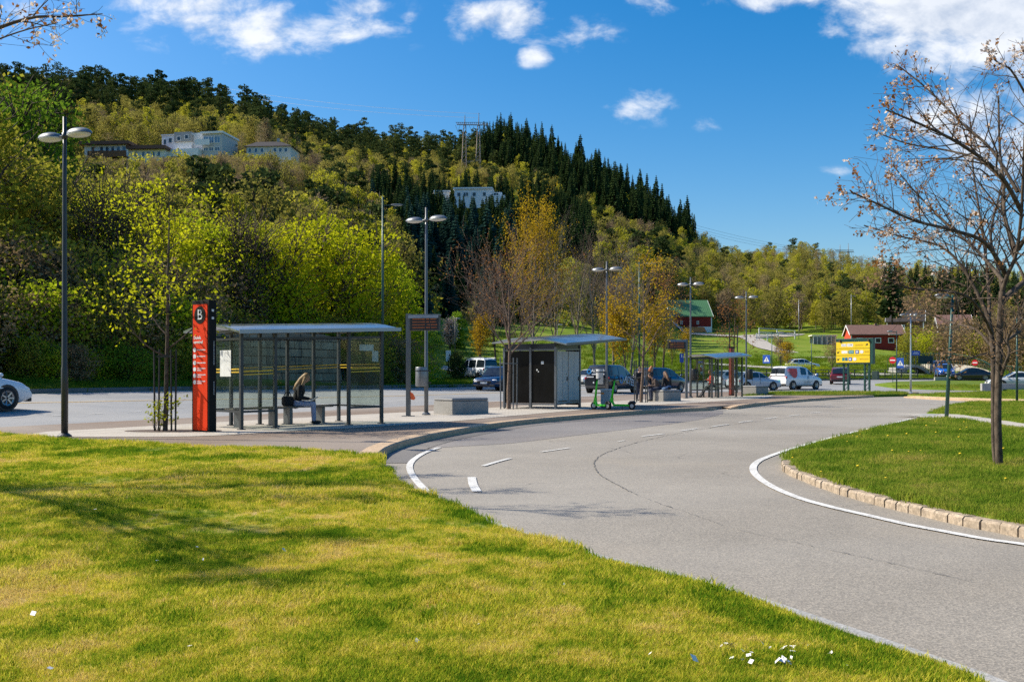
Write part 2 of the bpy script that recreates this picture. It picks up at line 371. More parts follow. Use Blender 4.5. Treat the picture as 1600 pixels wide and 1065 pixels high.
LF_LIME = m_leaf('leaves_lime', [(.20, (0.225, 0.263, 0.007)), (.5, (0.425, 0.450, 0.013)), (.8, (0.600, 0.562, 0.018))], .5)
LF_OLIVE = m_leaf('leaves_olive', [(.20, (0.148, 0.166, 0.017)), (.5, (0.295, 0.287, 0.031)), (.8, (0.470, 0.409, 0.061))], .45)
LF_BROWN = m_leaf('buds_brown', [(.20, (0.158, 0.096, 0.053)), (.5, (0.289, 0.201, 0.105)), (.8, (0.385, 0.315, 0.122))], .3)
LF_YELLOW = m_leaf('leaves_yellow', [(.20, (.30, .19, .012)), (.5, (.46, .30, .016)), (.8, (.58, .40, .03))], .45)
LF_ORANGE = m_leaf('leaves_copper', [(.20, (.20, .085, .03)), (.5, (.32, .15, .05)), (.8, (.40, .24, .09))], .4)
LF_BLOSSOM = m_leaf('blossom', [(.20, (.42, .30, .24)), (.5, (.70, .58, .50)), (.8, (.82, .74, .68))], .4)
LF_SPRUCE = m_leaf('spruce_needles', [(.20, (0.018, 0.039, 0.016)), (.5, (0.034, 0.062, 0.021)), (.8, (0.065, 0.091, 0.026))], .2)
LF_BLUE = m_leaf('blue_spruce_needles', [(.20, (0.019, 0.050, 0.041)), (.5, (0.036, 0.082, 0.065)), (.8, (0.060, 0.120, 0.090))], .2)
LF_PINE = m_leaf('pine_needles', [(.20, (0.031, 0.053, 0.019)), (.5, (0.062, 0.090, 0.028)), (.8, (0.109, 0.125, 0.037))], .2)
LF_DEEP = m_leaf('leaves_deep_green', [(.20, (0.072, 0.134, 0.014)), (.5, (0.162, 0.270, 0.022)), (.8, (0.288, 0.414, 0.036))], .45)
LF_FRESH = m_leaf('leaves_fresh_far', [(.20, (0.240, 0.240, 0.026)), (.5, (0.396, 0.384, 0.038)), (.8, (0.564, 0.504, 0.060))], .5)
LF_SAGE = m_leaf('leaves_sage_far', [(.20, (0.156, 0.150, 0.034)), (.5, (0.282, 0.258, 0.054)), (.8, (0.408, 0.342, 0.090))], .45)
LF_TAN = m_leaf('buds_tan_far', [(.20, (0.168, 0.114, 0.066)), (.5, (0.276, 0.204, 0.108)), (.8, (0.360, 0.300, 0.132))], .35)
LF_FADED = m_leaf('faded_blossom', [(.2, (.18, .10, .05)), (.5, (.30, .19, .11)), (.8, (.46, .34, .23))], .4)
# ------------------------------------------------------------------ terrain: knots along each bearing u (depth, height)
def zz(d, yp): return EYE + (HY - yp) * d / F
TAB = {  # u: dn zn | df zf | then (depth, image row of the bare ground) four times; last one is the ridge
 -800: (16, -.1, 27, .45, [(42, 520), (90, 330), (250, 170), (480, 110)]),
 -200: (21.4, -.1, 36, .45, [(46, 545), (100, 400), (275, 240), (490, 140)]),
 100: (26, -.1, 43, .5, [(52, 568), (115, 420), (285, 257), (500, 150)]),
 300: (29.7, -.08, 50, .5, [(58, 580), (125, 430), (285, 258), (520, 170)]),
 420: (32.6, -.08, 55, .46, [(64, 586), (130, 435), (290, 256), (540, 200)]),
 500: (35.3, -.08, 60, .42, [(70, 590), (135, 445), (300, 300), (560, 225)]),
 620: (39.5, -.06, 66, .38, [(92, 592), (140, 505), (310, 335), (590, 240)]),
 700: (43.2, -.05, 72, .35, [(94, 594), (150, 510), (320, 345), (600, 245)]),
 800: (49, -.03, 81, .33, [(96, 592), (160, 514), (330, 350), (570, 235)]),
 900: (56, -.02, 92, .33, [(104, 588), (165, 518), (335, 368), (560, 278)]),
 1000: (64, 0, 98, .38, [(110, 586), (175, 523), (345, 395), (540, 330)]),
 1080: (70, 0, 103, .45, [(114, 584), (235, 523), (350, 430), (520, 382)]),
 1150: (73, 0, 106, .5, [(118, 584), (235, 524), (360, 455), (480, 420)]),
 1250: (75, 0, 110, .55, [(122, 584), (225, 532), (340, 462), (430, 410)]),
 1350: (75, 0, 118, .62, [(130, 584), (205, 540), (320, 480), (410, 432)]),
 1450: (75, 0, 122, .6, [(136, 582), (195, 550), (300, 488), (380, 446)]),
 1600: (75, 0, 122, .5, [(140, 582), (190, 550), (300, 498), (360, 456)]),
 2600: (75, 0, 122, .5, [(140, 582), (190, 550), (300, 500), (360, 460)]),
}
UK = sorted(TAB); KN = []
for u in UK:
    dn, zn, df, zf, rest = TAB[u]
    k = [(0, -.14), (dn * .80, -.14), (dn, zn - .02), (df, zf - .02)] + [(d, zz(d, y)) for d, y in rest]
    dr, zr = k[-1]; k += [(dr * 1.5, zr * .8), (3600, 15.0)]; KN.append(k)
KN = np.array(KN); UKA = np.array(UK, float)
def dn_of(u): return float(np.interp(u, UKA, KN[:, 2, 0]))
def df_of(u): return float(np.interp(u, UKA, KN[:, 3, 0]))
def H(x, y):
    if y < 8: return -.14
    u = U(x, y); i = int(np.clip(np.searchsorted(UKA, u) - 1, 0, len(UK) - 2)); t = min(1, max(0, (u - UKA[i]) / (UKA[i + 1] - UKA[i])))
    k = KN[i] * (1 - t) + KN[i + 1] * t
    return float(np.interp(y, k[:, 0], k[:, 1]))
def Hn(x, y):                                           # natural ground: small swells beyond the road
    z = H(x, y); d = y - df_of(U(x, y))
    if d > 6: z += (mnoise.noise((x * .02, y * .02, 3)) * 1.6 + mnoise.noise((x * .08, y * .08, 9)) * .35) * min(1, (d - 6) / 60)
    return z
def at(px, y, dz=0.0):                                  # a point on the ground under image column px at depth y
    x = (px - CX) / F * y; return Vector((x, y, Hn(x, y) + dz))

def wedge(name, us, ds, zf, mat, kind='structure', lo=None, hi=None):
    """sheet following the ground: columns of bearing, rows of depth (or fractions between lo(u) and hi(u))"""
    V = []; Q = []
    for u in us:
        for d in ds:
            y = d if lo is None else lo(u) + (hi(u) - lo(u)) * d
            x = (u - CX) / F * y; V.append((x, y, zf(x, y)))
    m = len(ds)
    for i in range(len(us) - 1):
        for j in range(m - 1): Q.append((i * m + j, (i + 1) * m + j, (i + 1) * m + j + 1, i * m + j + 1))
    o = link(name, np_mesh(name, V, Q, mat, smooth=True)); tag(o, kind=kind); return o

US = [-4200, -3000, -2200, -1600, -1200] + list(range(-1000, 2701, 20)) + [3000, 3600, 4600, 6000]
# ground beyond the road
wedge('ground', US, [0, .04, .1] + list(np.linspace(.16, 1, 60)), lambda x, y: Hn(x, y), FIELD, 'structure', lambda u: df_of(u) - .3, lambda u: 620)
wedge('far_ground', US[::4], list(np.geomspace(619, 3600, 10)), lambda x, y: Hn(x, y), FIELD, 'structure')
# asphalt everywhere between the camera and the far kerb
wedge('road', US, [0] + list(np.linspace(.02, 1, 40)), lambda x, y: H(x, y), ASPH, 'structure', lambda u: 14.0, lambda u: df_of(u) + .2)
b = MB()
NX, NY = 40, 12
for i in range(NX + 1):
    for j in range(NY + 1): b.v.append((-70 + 150 * i / NX, -20 + 34.0 * j / NY, -.14))
for i in range(NX):
    for j in range(NY): b.f.append((i * (NY + 1) + j, (i + 1) * (NY + 1) + j, (i + 1) * (NY + 1) + j + 1, i * (NY + 1) + j + 1)); b.m.append(0); b.sm.append(False)
tag(b.build('road', ASPH), kind='structure')
wedge('far_road', list(range(-1000, 1701, 20)), list(np.linspace(0.02, .985, 14)), lambda x, y: H(x, y) + .008, ASPH_F, 'structure', dn_of, df_of)

# ------------------------------------------------------------------ curves in the photo, put on the ground
def dense(pts, n=6):
    """Catmull-Rom through points"""
    out = []; k = len(pts)
    for i in range(k - 1):
        p0, p1, p2, p3 = pts[max(0, i - 1)], pts[i], pts[i + 1], pts[min(k - 1, i + 2)]
        for s in range(n):
            t = s / n; t2 = t * t; t3 = t2 * t
            out.append(.5 * ((2 * p1) + (p2 - p0) * t + (2 * p0 - 5 * p1 + 4 * p2 - p3) * t2 + (3 * p1 - p0 - 3 * p2 + p3) * t3))
    out.append(pts[-1]); return out
def offs(line, w):
    out = []
    for i, p in enumerate(line):
        t = line[min(i + 1, len(line) - 1)] - line[max(i - 1, 0)]; n = Vector((-t.y, t.x, 0)).normalized(); out.append(p + n * w)
    return out
def ribbon(b, line, w, z=None, taper=False):
    l, r = offs(line, w / 2), offs(line, -w / 2); vs = []
    for a, c in zip(l, r): vs += [a, c]
    if z is not None: vs = [Vector((v.x, v.y, z if not callable(z) else z(v.x, v.y))) for v in vs]
    b.add(vs, [(2 * i, 2 * i + 1, 2 * i + 3, 2 * i + 2) for i in range(len(line) - 1)])
RZ = -.14
def kerb(name, top, h0=0.0, w=.32, base=-.25, mat=GRANITE, side=1, chamfer=.02, gap=None):
    """kerb stones along a line of top outer edge points; 'side' is where the raised ground lies"""
    b = MB(); ins = offs(top, w * side); n = len(top); acc = 0.0
    for i in range(n - 1):
        a, c, d, e = top[i], top[i + 1], ins[i + 1], ins[i]
        if gap:
            L = (c - a).length; g = min(.010, L * .05)
            dirv = (c - a).normalized() * g; a2, c2 = a + dirv, c - dirv; dir2 = (d - e).normalized() * g; e2, d2 = e + dir2, d - dir2
        else: a2, c2, e2, d2 = a, c, e, d
        jz = (rng.random() - .5) * (.012 if gap else .004); jo = (rng.random() - .5) * (.016 if gap else 0)
        nn = Vector((-(c - a).y, (c - a).x, 0)).normalized() * side
        a2, c2 = a2 + nn * jo, c2 + nn * jo
        ch = nn * chamfer
        vs = [Vector((a2.x, a2.y, base)), Vector((c2.x, c2.y, base)), Vector((c2.x, c2.y, c2.z - chamfer + jz)), Vector((a2.x, a2.y, a2.z - chamfer + jz)),
              a2 + ch + Vector((0, 0, jz)), c2 + ch + Vector((0, 0, jz)), d2 + Vector((0, 0, jz)), e2 + Vector((0, 0, jz)), Vector((e2.x, e2.y, base)), Vector((d2.x, d2.y, base))]
        b.add(vs, [(0, 1, 2, 3), (3, 2, 5, 4), (4, 5, 6, 7), (7, 6, 9, 8), (0, 3, 4, 7, 8), (1, 9, 6, 5, 2)])
    return tag(b.build(name, mat), kind='structure')

# platform kerb (top outer edge)
K1 = [G(588, 713), G(590, 709), G(598, 701), G(614, 693), G(642, 684.5), G(700, 672.5), G(800, 657.5), G(900, 648.5), G(1000, 641), G(1080, 636.8), G(1104, 636.2), G(1117, 636.5, -.05), G(1128, 636.6, -.11)]
K1D = dense(K1, 5)
K2 = [G(1137, 637.8, -.11), G(1148, 635.5, -.04), G(1160, 632.3), G(1200, 627.6), G(1250, 623.4), G(1310, 619.6), G(1355, 617.6), G(1378, 617.0, -.04), G(1392, 617.0, -.1)]
K2D = dense(K2, 5)
def resample(line, step):
    out = [line[0]]; acc = 0
    for a, c in zip(line, line[1:]):
        L = (c - a).length; pos = step - acc
        while pos <= L: out.append(a + (c - a) * (pos / L)); pos += step
        acc = (acc + L) % step
    return out
kerb('kerb', resample(K1D, 1.0), side=1); kerb('kerb', resample(K2D, 1.0), side=1)
# edge between lawn and platform, lawn and road
LT = [Vector(((u - CX) / F * dn_of(u), dn_of(u) - .2, 0)) for u in (-3000, -1600, -1000, -600, -300, -160)] + [G(-90, 669.5), G(0, 677), G(50, 682), G(100, 686.5), G(200, 692), G(300, 697), G(400, 701), G(500, 705.5), G(560, 710), G(588, 713)]
LRD = [G(588, 713), G(604, 731, -.03), G(625, 752, -.06), G(660, 773, -.08), G(720, 799, -.1), G(820, 840, -.1), G(930, 873, -.1), G(1100, 915, -.1), G(1240, 963, -.1), G(1400, 1017, -.1), G(1540, 1068, -.1), G(1760, 1160, -.1), Vector((4.6, .6, -.1)), Vector((7, -3, -.1)), Vector((12, -12, -.1))]
LTD, LRDD = dense(LT, 4), dense(LRD, 6)
EDGE = LTD[:-1] + LRDD
ex = np.array([p.x for p in EDGE]); ey = np.array([p.y for p in EDGE]); ez = np.array([p.z for p in EDGE])
o_ = np.argsort(ex); ex, ey, ez = ex[o_], ey[o_], ez[o_]
def lawn_top(x): return float(np.interp(x, ex, ey))
def lawn_z(x, y):
    t = lawn_top(x); e = float(np.interp(x, ex, ez)); d = max(0, t - y); f = min(1, d / 3.0)
    return e * (1 - f) + (-.02 - .07 * min(1, d / 9)) * f + .012 + f * (.05 * mnoise.noise((x * .35, y * .35, 0)) + .022 * mnoise.noise((x * 1.6, y * 1.6, 5)))
V = []; Q = []
xs = sorted(set([-60, -45, -35, -28, -23] + list(np.arange(-20, 8.01, .16)) + [9, 10, 12])); ts = np.linspace(0, 1, 110) ** .8
for x in xs:
    tp = lawn_top(x); y0 = -14
    for t in ts: y = y0 + (tp - y0) * t; V.append((x, y, lawn_z(x, y)))
    V.append((x, tp, -.35))
m = len(ts) + 1
for i in range(len(xs) - 1):
    for j in range(m - 1): Q.append((i * m + j, (i + 1) * m + j, (i + 1) * m + j + 1, i * m + j + 1))
tag(link('lawn', np_mesh('lawn', V, Q, LAWN_G, smooth=True)), kind='structure')
# pale flush kerb line along the lawn's road edge
b = MB(); line = [p + Vector((0, 0, .022)) for p in LRDD if p.y < 9.6]; r_ = resample(line, .8); l2 = offs(r_, .075)
for i in range(len(r_) - 1):
    a, c, d, e = r_[i], r_[i + 1], l2[i + 1], l2[i]
    vs = [a, c, d, e] + [Vector((v.x, v.y, -.2)) for v in (a, c, d, e)]
    b.add(vs, [(0, 1, 2, 3), (0, 4, 5, 1), (2, 6, 7, 3), (1, 5, 6, 2), (0, 3, 7, 4)])
tag(b.build('edging_kerb', CONC), kind='structure')

# platform slab
def slab(name, outline, zt, mat, zb=-.4, sub=0):
    bm = bmesh.new(); vs = [bm.verts.new((p.x, p.y, zt if zt is not None else p.z)) for p in outline]; f = bm.faces.new(vs)
    if f.normal.z < 0: f.normal_flip()
    r = bmesh.ops.extrude_face_region(bm, geom=[f]); 
    for v in [g for g in r['geom'] if isinstance(g, bmesh.types.BMVert)]: v.co.z += 0
    low = vs
    for v in low: v.co.z = zb
    bmesh.ops.triangulate(bm, faces=[x for x in bm.faces if len(x.verts) > 4])
    bmesh.ops.recalc_face_normals(bm, faces=bm.faces)
    me = bpy.data.meshes.new(name); bm.to_mesh(me); bm.free(); me.materials.append(mat); return tag(link(name, me), kind='structure')
rear = [at_ for at_ in (Vector(((u - CX) / F * (dn_of(u) + .0), dn_of(u) + .0, 0)) for u in range(1400, -81, -40))]
ins1, ins2 = offs(K1D, .30), offs(K2D, .30)
slab('pavement', [Vector((p.x, p.y, 0)) for p in LT[6:-2]] + [Vector((p.x, p.y, 0)) for p in ins1[3:-12]] + [G(1126, 633.5)] + [Vector((p.x, p.y, 0)) for p in ins2[10:-6]] + rear, -.004, PAVE_B)
# ramp between the two kerbs
b = MB(); b.add([G(1118, 636.4, -.1), G(1142, 637.6, -.1), G(1152, 631.6, 0), G(1115, 633.0, 0), ], [(0, 1, 2, 3)]); tag(b.build('dropped_kerb', GRANITE), kind='structure')
# light paving band
near = dense([G(30, 680), G(120, 682), G(230, 682), G(330, 680.5), G(450, 673.5), G(560, 668), G(700, 658.5), G(800, 649.5), G(900, 641), G(1000, 633.5), G(1100, 628), G(1200, 621.5)], 4)
far = dense([G(75, 674), G(150, 670), G(230, 665.5), G(300, 661.5), G(400, 656), G(480, 652), G(600, 645.5), G(700, 640.5), G(800, 635), G(1000, 624.5), G(1100, 620.5), G(1210, 616.5)], 4)
b = MB(); vs = []
for a, c in zip(near, far): vs += [Vector((a.x, a.y, .004)), Vector((c.x, c.y, .004))]
b.add(vs, [(2 * i, 2 * i + 2, 2 * i + 3, 2 * i + 1) for i in range(len(near) - 1)]); tag(b.build('paving_band', PAVE_L), kind='structure')
# shallow gutter strip and dark patch of newer asphalt along the kerb
b = MB(); out = offs(K1D, -.28); ribbon(b, [Vector((p.x, p.y, RZ + .006)) for p in out[4:-6]], .5, lambda x, y: H(x, y) + .006); tag(b.build('gutter', ASPH_D), kind='structure')
b = MB(); pt = dense([G(640, 706, RZ), G(652, 702, RZ), G(720, 697, RZ), G(800, 692, RZ), G(900, 680, RZ), G(1000, 668, RZ), G(1090, 656, RZ), G(1130, 646, RZ)], 4)
def evenly(line, n):
    L = [0.0]
    for p, q in zip(line, line[1:]): L.append(L[-1] + (q - p).length)
    out = []; j = 0
    for i in range(n):
        s_ = L[-1] * i / (n - 1)
        while j < len(L) - 2 and L[j + 1] < s_: j += 1
        out.append(line[j].lerp(line[j + 1], min(1, max(0, (s_ - L[j]) / max(1e-6, L[j + 1] - L[j])))))
    return out
kk = evenly(offs(K1D, -.55)[12:-9], 60); pp = evenly(pt, 60); vs = []
for p, q in zip(kk, pp):
    for w in (p, q): vs.append(Vector((w.x, w.y, H(w.x, w.y) + .004)))
b.add(vs, [(2 * i, 2 * i + 1, 2 * i + 3, 2 * i + 2) for i in range(59)]); tag(b.build('road_patch', m_asphalt('patch_asphalt', (.17, .155, .15), (.235, .215, .205))), kind='structure')

# road markings
zr = lambda x, y: H(x, y) + .012
def mark(pts, w, name='road_marking', mat=PAINT_W, n=6):
    b = MB(); ribbon(b, dense([G(*p, RZ) for p in pts], n), w * .78, zr); return tag(b.build(name, mat), kind='structure')
mark([(686, 699.5), (665, 707), (650, 715.5), (641, 725), (641, 736), (650, 751), (668, 769), (694, 786), (722, 799)], .13)
mark([(755, 728.5), (776, 722), (797, 716.5)], .11); mark([(737, 746), (739, 757), (745, 768.5)], .15)
mark([(845, 706.5), (890, 700)], .08); mark([(1003, 682), (1037, 678)], .11); mark([(1062, 673.5), (1090, 669.5)], .11); mark([(1113, 666.5), (1138, 663)], .11)
mark([(1154, 660), (1176, 657.5)], .11); mark([(1194, 654.5), (1214, 652)], .11); mark([(1232, 650), (1250, 648)], .11); mark([(1266, 645.5), (1282, 643.8)], .11); mark([(966, 690), (976, 688.5)], .07)
mark([(1320, 639), (1334, 638)], .1); mark([(1290, 632), (1300, 631)], .12)
mark([(2300, 1000), (2000, 932), (1780, 885), (1680, 866), (1600, 851.5), (1540, 843), (1480, 832), (1415, 819.5), (1350, 804.5), (1300, 793), (1250, 779), (1210, 762.5), (1186, 747), (1177, 735), (1180, 725), (1196, 715.5), (1240, 700.5), (1320, 678.5), (1400, 660), (1424, 654)], .14)
mark([(1380, 628.5), (1440, 629.5), (1520, 633)], .12); 
# seam in the asphalt
b = MB(); crack = dense([G(1300, 646.5, RZ), G(1230, 653, RZ), G(1160, 661, RZ), G(1070, 675, RZ), G(1000, 690, RZ), G(950, 706, RZ), (G(931, 718, RZ)), G(929, 728, RZ), G(938, 742, RZ), G(965, 758, RZ), G(1010, 779, RZ), G(1080, 803, RZ), G(1160, 829, RZ), G(1300, 860, RZ), G(1450, 893, RZ), G(1650, 940, RZ)], 24)
crack = [p + Vector((rng.gauss(0, .009), rng.gauss(0, .009), 0)) for p in crack]
vs = []
l, r = offs(crack, 1), None
for i, p in enumerate(crack):
    n = (l[i] - p); w = (.0035 + .015 * max(0, mnoise.noise((i * .35, 0, 0)) + .2)) * (1 if i < 230 else max(0, .30 + .9 * mnoise.noise((i * .09, 3, 0)))) ; vs += [p + n * w, p - n * w]
vs = [Vector((v.x, v.y, H(v.x, v.y) + .008)) for v in vs]
b.add(vs, [(2 * i, 2 * i + 1, 2 * i + 3, 2 * i + 2) for i in range(len(crack) - 1)]); tag(b.build('road_crack', M_('bitumen', (.11, .105, .097), .85, var=.5, scale=9)), kind='structure')
# far road lines
b = MB()
for off, mat, fr in ((0, PAINT_Y, .6),):
    us = list(range(-600, 1120, 20)); ln = []
    for u in us:
        f = np.interp(u, [-600, 60, 500, 1100], [.65, .63, .5, .42]); d = dn_of(u) + (df_of(u) - dn_of(u)) * f; x = (u - CX) / F * d; ln.append(Vector((x, d, 0)))
    ribbon(b, ln, .16, lambda x, y: H(x, y) + .02)
tag(b.build('road_marking', PAINT_Y), kind='structure')
b = MB(); ln = []
for u in range(-600, 1000, 20):
    d = dn_of(u) * 1.012 + .35; ln.append(Vector(((u - CX) / F * d, d, 0)))
ribbon(b, ln, .12, lambda x, y: H(x, y) + .02); tag(b.build('road_marking', PAINT_W), kind='structure')
for u in range(-100, 700, 60):
    b = MB(); f = .25; ln = []
    for du in (0, 10, 20): d = dn_of(u + du) + (df_of(u + du) - dn_of(u + du)) * f; ln.append(Vector(((u + du - CX) / F * d, d, 0)))
    ribbon(b, ln, .1, lambda x, y: H(x, y) + .02); tag(b.build('road_marking', PAINT_W), kind='structure')
# far kerb
b = []
for u in range(-900, 1700, 20): d = df_of(u) - .15; x = (u - CX) / F * d; b.append(Vector((x, d, H(x, d) + .20)))
kerb('kerb', resample(b, 2.0), base=-.4, w=.25, side=1, mat=CONC_D)

# ------------------------------------------------------------------ right grass island with its sett kerb
S_OUT = [G(2250, 1005, -.045), G(1950, 917, -.045), G(1760, 865, -.045), G(1600, 824, -.045), G(1520, 809, -.045), G(1450, 794, -.045), G(1380, 778, -.045), G(1320, 762.5, -.045), G(1275, 748, -.045), G(1242, 735.5, -.045), G(1224, 725, -.03), G(1221, 717, -.06)]
S_D = resample(dense(S_OUT, 6), .225)
kerb('sett_kerb', S_D, w=.17, side=-1, mat=SETT, chamfer=.022, gap=True)
ISL = [G(1221, 718, -.05)] + [G(*p, -.04) for p in ((1240, 704.5), (1320, 682.5), (1400, 664), (1430, 657.5), (1455, 653.5))]
inn = offs(S_D, -.15)
isl_out = [Vector((p.x, p.y, -.03)) for p in inn] + ISL + [G(1500, 655), G(1560, 664), G(1600, 671), G(1700, 688), G(1900, 715), G(2300, 770), G(2300, 900)]
def isl_z(x, y):
    d = min((Vector((x, y, 0)) - Vector((p.x, p.y, 0))).length for p in isl_out); return min(1, d / 2.5) * (.10 + .05 * mnoise.noise((x * .5, y * .5, 2)))
def grid_fill(name, outline, step, zf, mat, zb=-.35):
    bm = bmesh.new(); vs = [bm.verts.new((p.x, p.y, p.z)) for p in outline]; f = bm.faces.new(vs)
    if f.normal.z < 0: f.normal_flip()
    ed = list(bm.edges)
    xs = [p.x for p in outline]; ys = [p.y for p in outline]
    for ax, lo, hi in ((Vector((1, 0, 0)), min(xs), max(xs)), (Vector((0, 1, 0)), min(ys), max(ys))):
        k = lo + step
        while k < hi:
            bmesh.ops.bisect_plane(bm, geom=bm.verts[:] + bm.edges[:] + bm.faces[:], plane_co=ax * k, plane_no=ax); k += step
    bnd = [e for e in bm.edges if e.is_boundary]
    bv = set(v for e in bnd for v in e.verts)
    for v in bm.verts:
        if v not in bv: v.co.z += zf(v.co.x, v.co.y)
    r = bmesh.ops.extrude_edge_only(bm, edges=bnd)
    for v in [g for g in r['geom'] if isinstance(g, bmesh.types.BMVert)]: v.co.z = zb
    for f in bm.faces: f.smooth = True
    me = bpy.data.meshes.new(name); bm.to_mesh(me); bm.free(); me.materials.append(mat); return tag(link(name, me), kind='structure')
grid_fill('lawn', isl_out, .5, isl_z, ISL_G)
# second grass wedge behind the little path
W2 = [G(*p, -.04) for p in ((1448, 645), (1480, 635), (1512, 628.5), (1600, 629.5), (1700, 631), (2100, 640), (2100, 720), (1700, 676), (1600, 661), (1550, 653.5), (1500, 647), (1460, 645.5))]
grid_fill('lawn', W2, 2.0, lambda x, y: .06, ISL_G)
b = MB(); p0 = [G(1440, 650.5, -.10), G(1470, 647.5, -.06), G(1500, 650), G(1560, 658), G(1600, 665.5), G(1700, 681), G(2100, 760)]; l, r = offs(p0, 1.15), offs(p0, -1.1); vs = []
for a, c in zip(l, r): vs += [a, c]
vs = [Vector((v.x, v.y, -.045)) for v in vs]; b.add(vs, [(2 * i, 2 * i + 1, 2 * i + 3, 2 * i + 2) for i in range(len(p0) - 1)]); tag(b.build('footpath', PAVE_L), kind='structure')
b = MB(); b.bar(G(1441, 652.2, -.1), G(1456, 649, -.1), .5, .12); tag(b.build('edging_kerb', CONC), kind='structure')
# grass strips and islands further back
def strip(px, z, mat=ISL_G, step=3.0):
    return grid_fill('grass_strip', [G(p[0], p[1], z) for p in px], step, lambda x, y: .05, mat, -.3)
strip([(1165, 617.8), (1205, 616.6), (1290, 616.9), (1370, 616.4), (1420, 615.6), (1415, 613.2), (1330, 613), (1240, 613), (1200, 613.6), (1170, 615)], .02)
strip([(1418, 616.6), (1480, 619.2), (1600, 622.4), (2000, 630), (2000, 618), (1600, 612.6), (1530, 613.2), (1480, 614.8)], .02)
kd = dense([G(1412, 619.2, -.06), G(1424, 618.2, .0), G(1480, 620.6, .02), G(1600, 623.8, .02), G(2000, 632, .02)], 5); kerb('kerb', resample(kd, 1.5), w=.3, side=1)
kd = dense([G(1320, 614.6, .04), G(1360, 613.4, .06), G(1400, 612.8, .06), G(1450, 612.2, .06)], 5); kerb('kerb', resample(kd, 1.5), w=.3, side=1)
def isl2(name, px, z0):
    pts = [P(p[0], p[1], p[2]) for p in px]; return grid_fill(name, pts, 4.0, lambda x, y: .1, ISL_G, -.3)
isl2('grass_strip', [(1367, 599.5, 92), (1400, 604, 82), (1470, 606.5, 78), (1548, 607.5, 76), (1700, 610, 74), (1700, 596, 112), (1550, 596, 112), (1470, 594.5, 114), (1400, 595.8, 108)], .3)

# ------------------------------------------------------------------ paths on the hillside field
def path(name, pts, w, mat=GRAVEL, n=5):
    ln = dense([Vector(((p[0] - CX) / F * p[1], p[1], 0)) for p in pts], n); b = MB(); l, r = offs(ln, w / 2), offs(ln, -w / 2)
    vs = []
    for a, c in zip(l, r):
        for q in (a, (a + c) / 2, c): vs.append(Vector((q.x, q.y, Hn(q.x, q.y) + .16)))
    fs = []
    for i in range(len(ln) - 1): fs += [(3 * i, 3 * i + 1, 3 * i + 4, 3 * i + 3), (3 * i + 1, 3 * i + 2, 3 * i + 5, 3 * i + 4)]
    b.add(vs, fs); return tag(b.build(name, mat), kind='structure')
path('path', [(1050, 228), (1100, 222), (1165, 214), (1200, 190), (1250, 172), (1310, 160), (1340, 157)], 4.5)
path('path', [(1150, 215), (1200, 226), (1245, 236)], 4.5)
path('path', [(655, 104), (700, 102), (735, 100), (780, 99)], 2.6)
path('path', [(1090, 131), (1150, 130), (1190, 129), (1240, 128)], 3.5)
path('path', [(1180, 118), (1280, 121), (1380, 128), (1440, 130)], 2.2)
# ------------------------------------------------------------------ trees
def rnd_dirs(r, n):
    v = r.normal(size=(n, 3)); return v / np.linalg.norm(v, axis=1, keepdims=True)
def leaf_quads(r, C, size, up=.3, asp=1.5, jitter=.35):
    """one diamond leaf (or leaf spray) per centre"""
    n = len(C); a = rnd_dirs(r, n); nrm = rnd_dirs(r, n); nrm[:, 2] += up; nrm /= np.linalg.norm(nrm, axis=1, keepdims=True)
    a = a - nrm * np.sum(a * nrm, 1, keepdims=True); a /= np.linalg.norm(a, axis=1, keepdims=True) + 1e-9; b = np.cross(nrm, a)
    s = size * (1 + jitter * r.uniform(-1, 1, (n, 1)))
    V = np.stack([C - a * s * .5 * asp, C - b * s * .42 + nrm * s * .1, C + a * s * .5 * asp, C + b * s * .42 + nrm * s * .1], 1).reshape(-1, 3)
    return V, np.arange(4 * n).reshape(-1, 4)
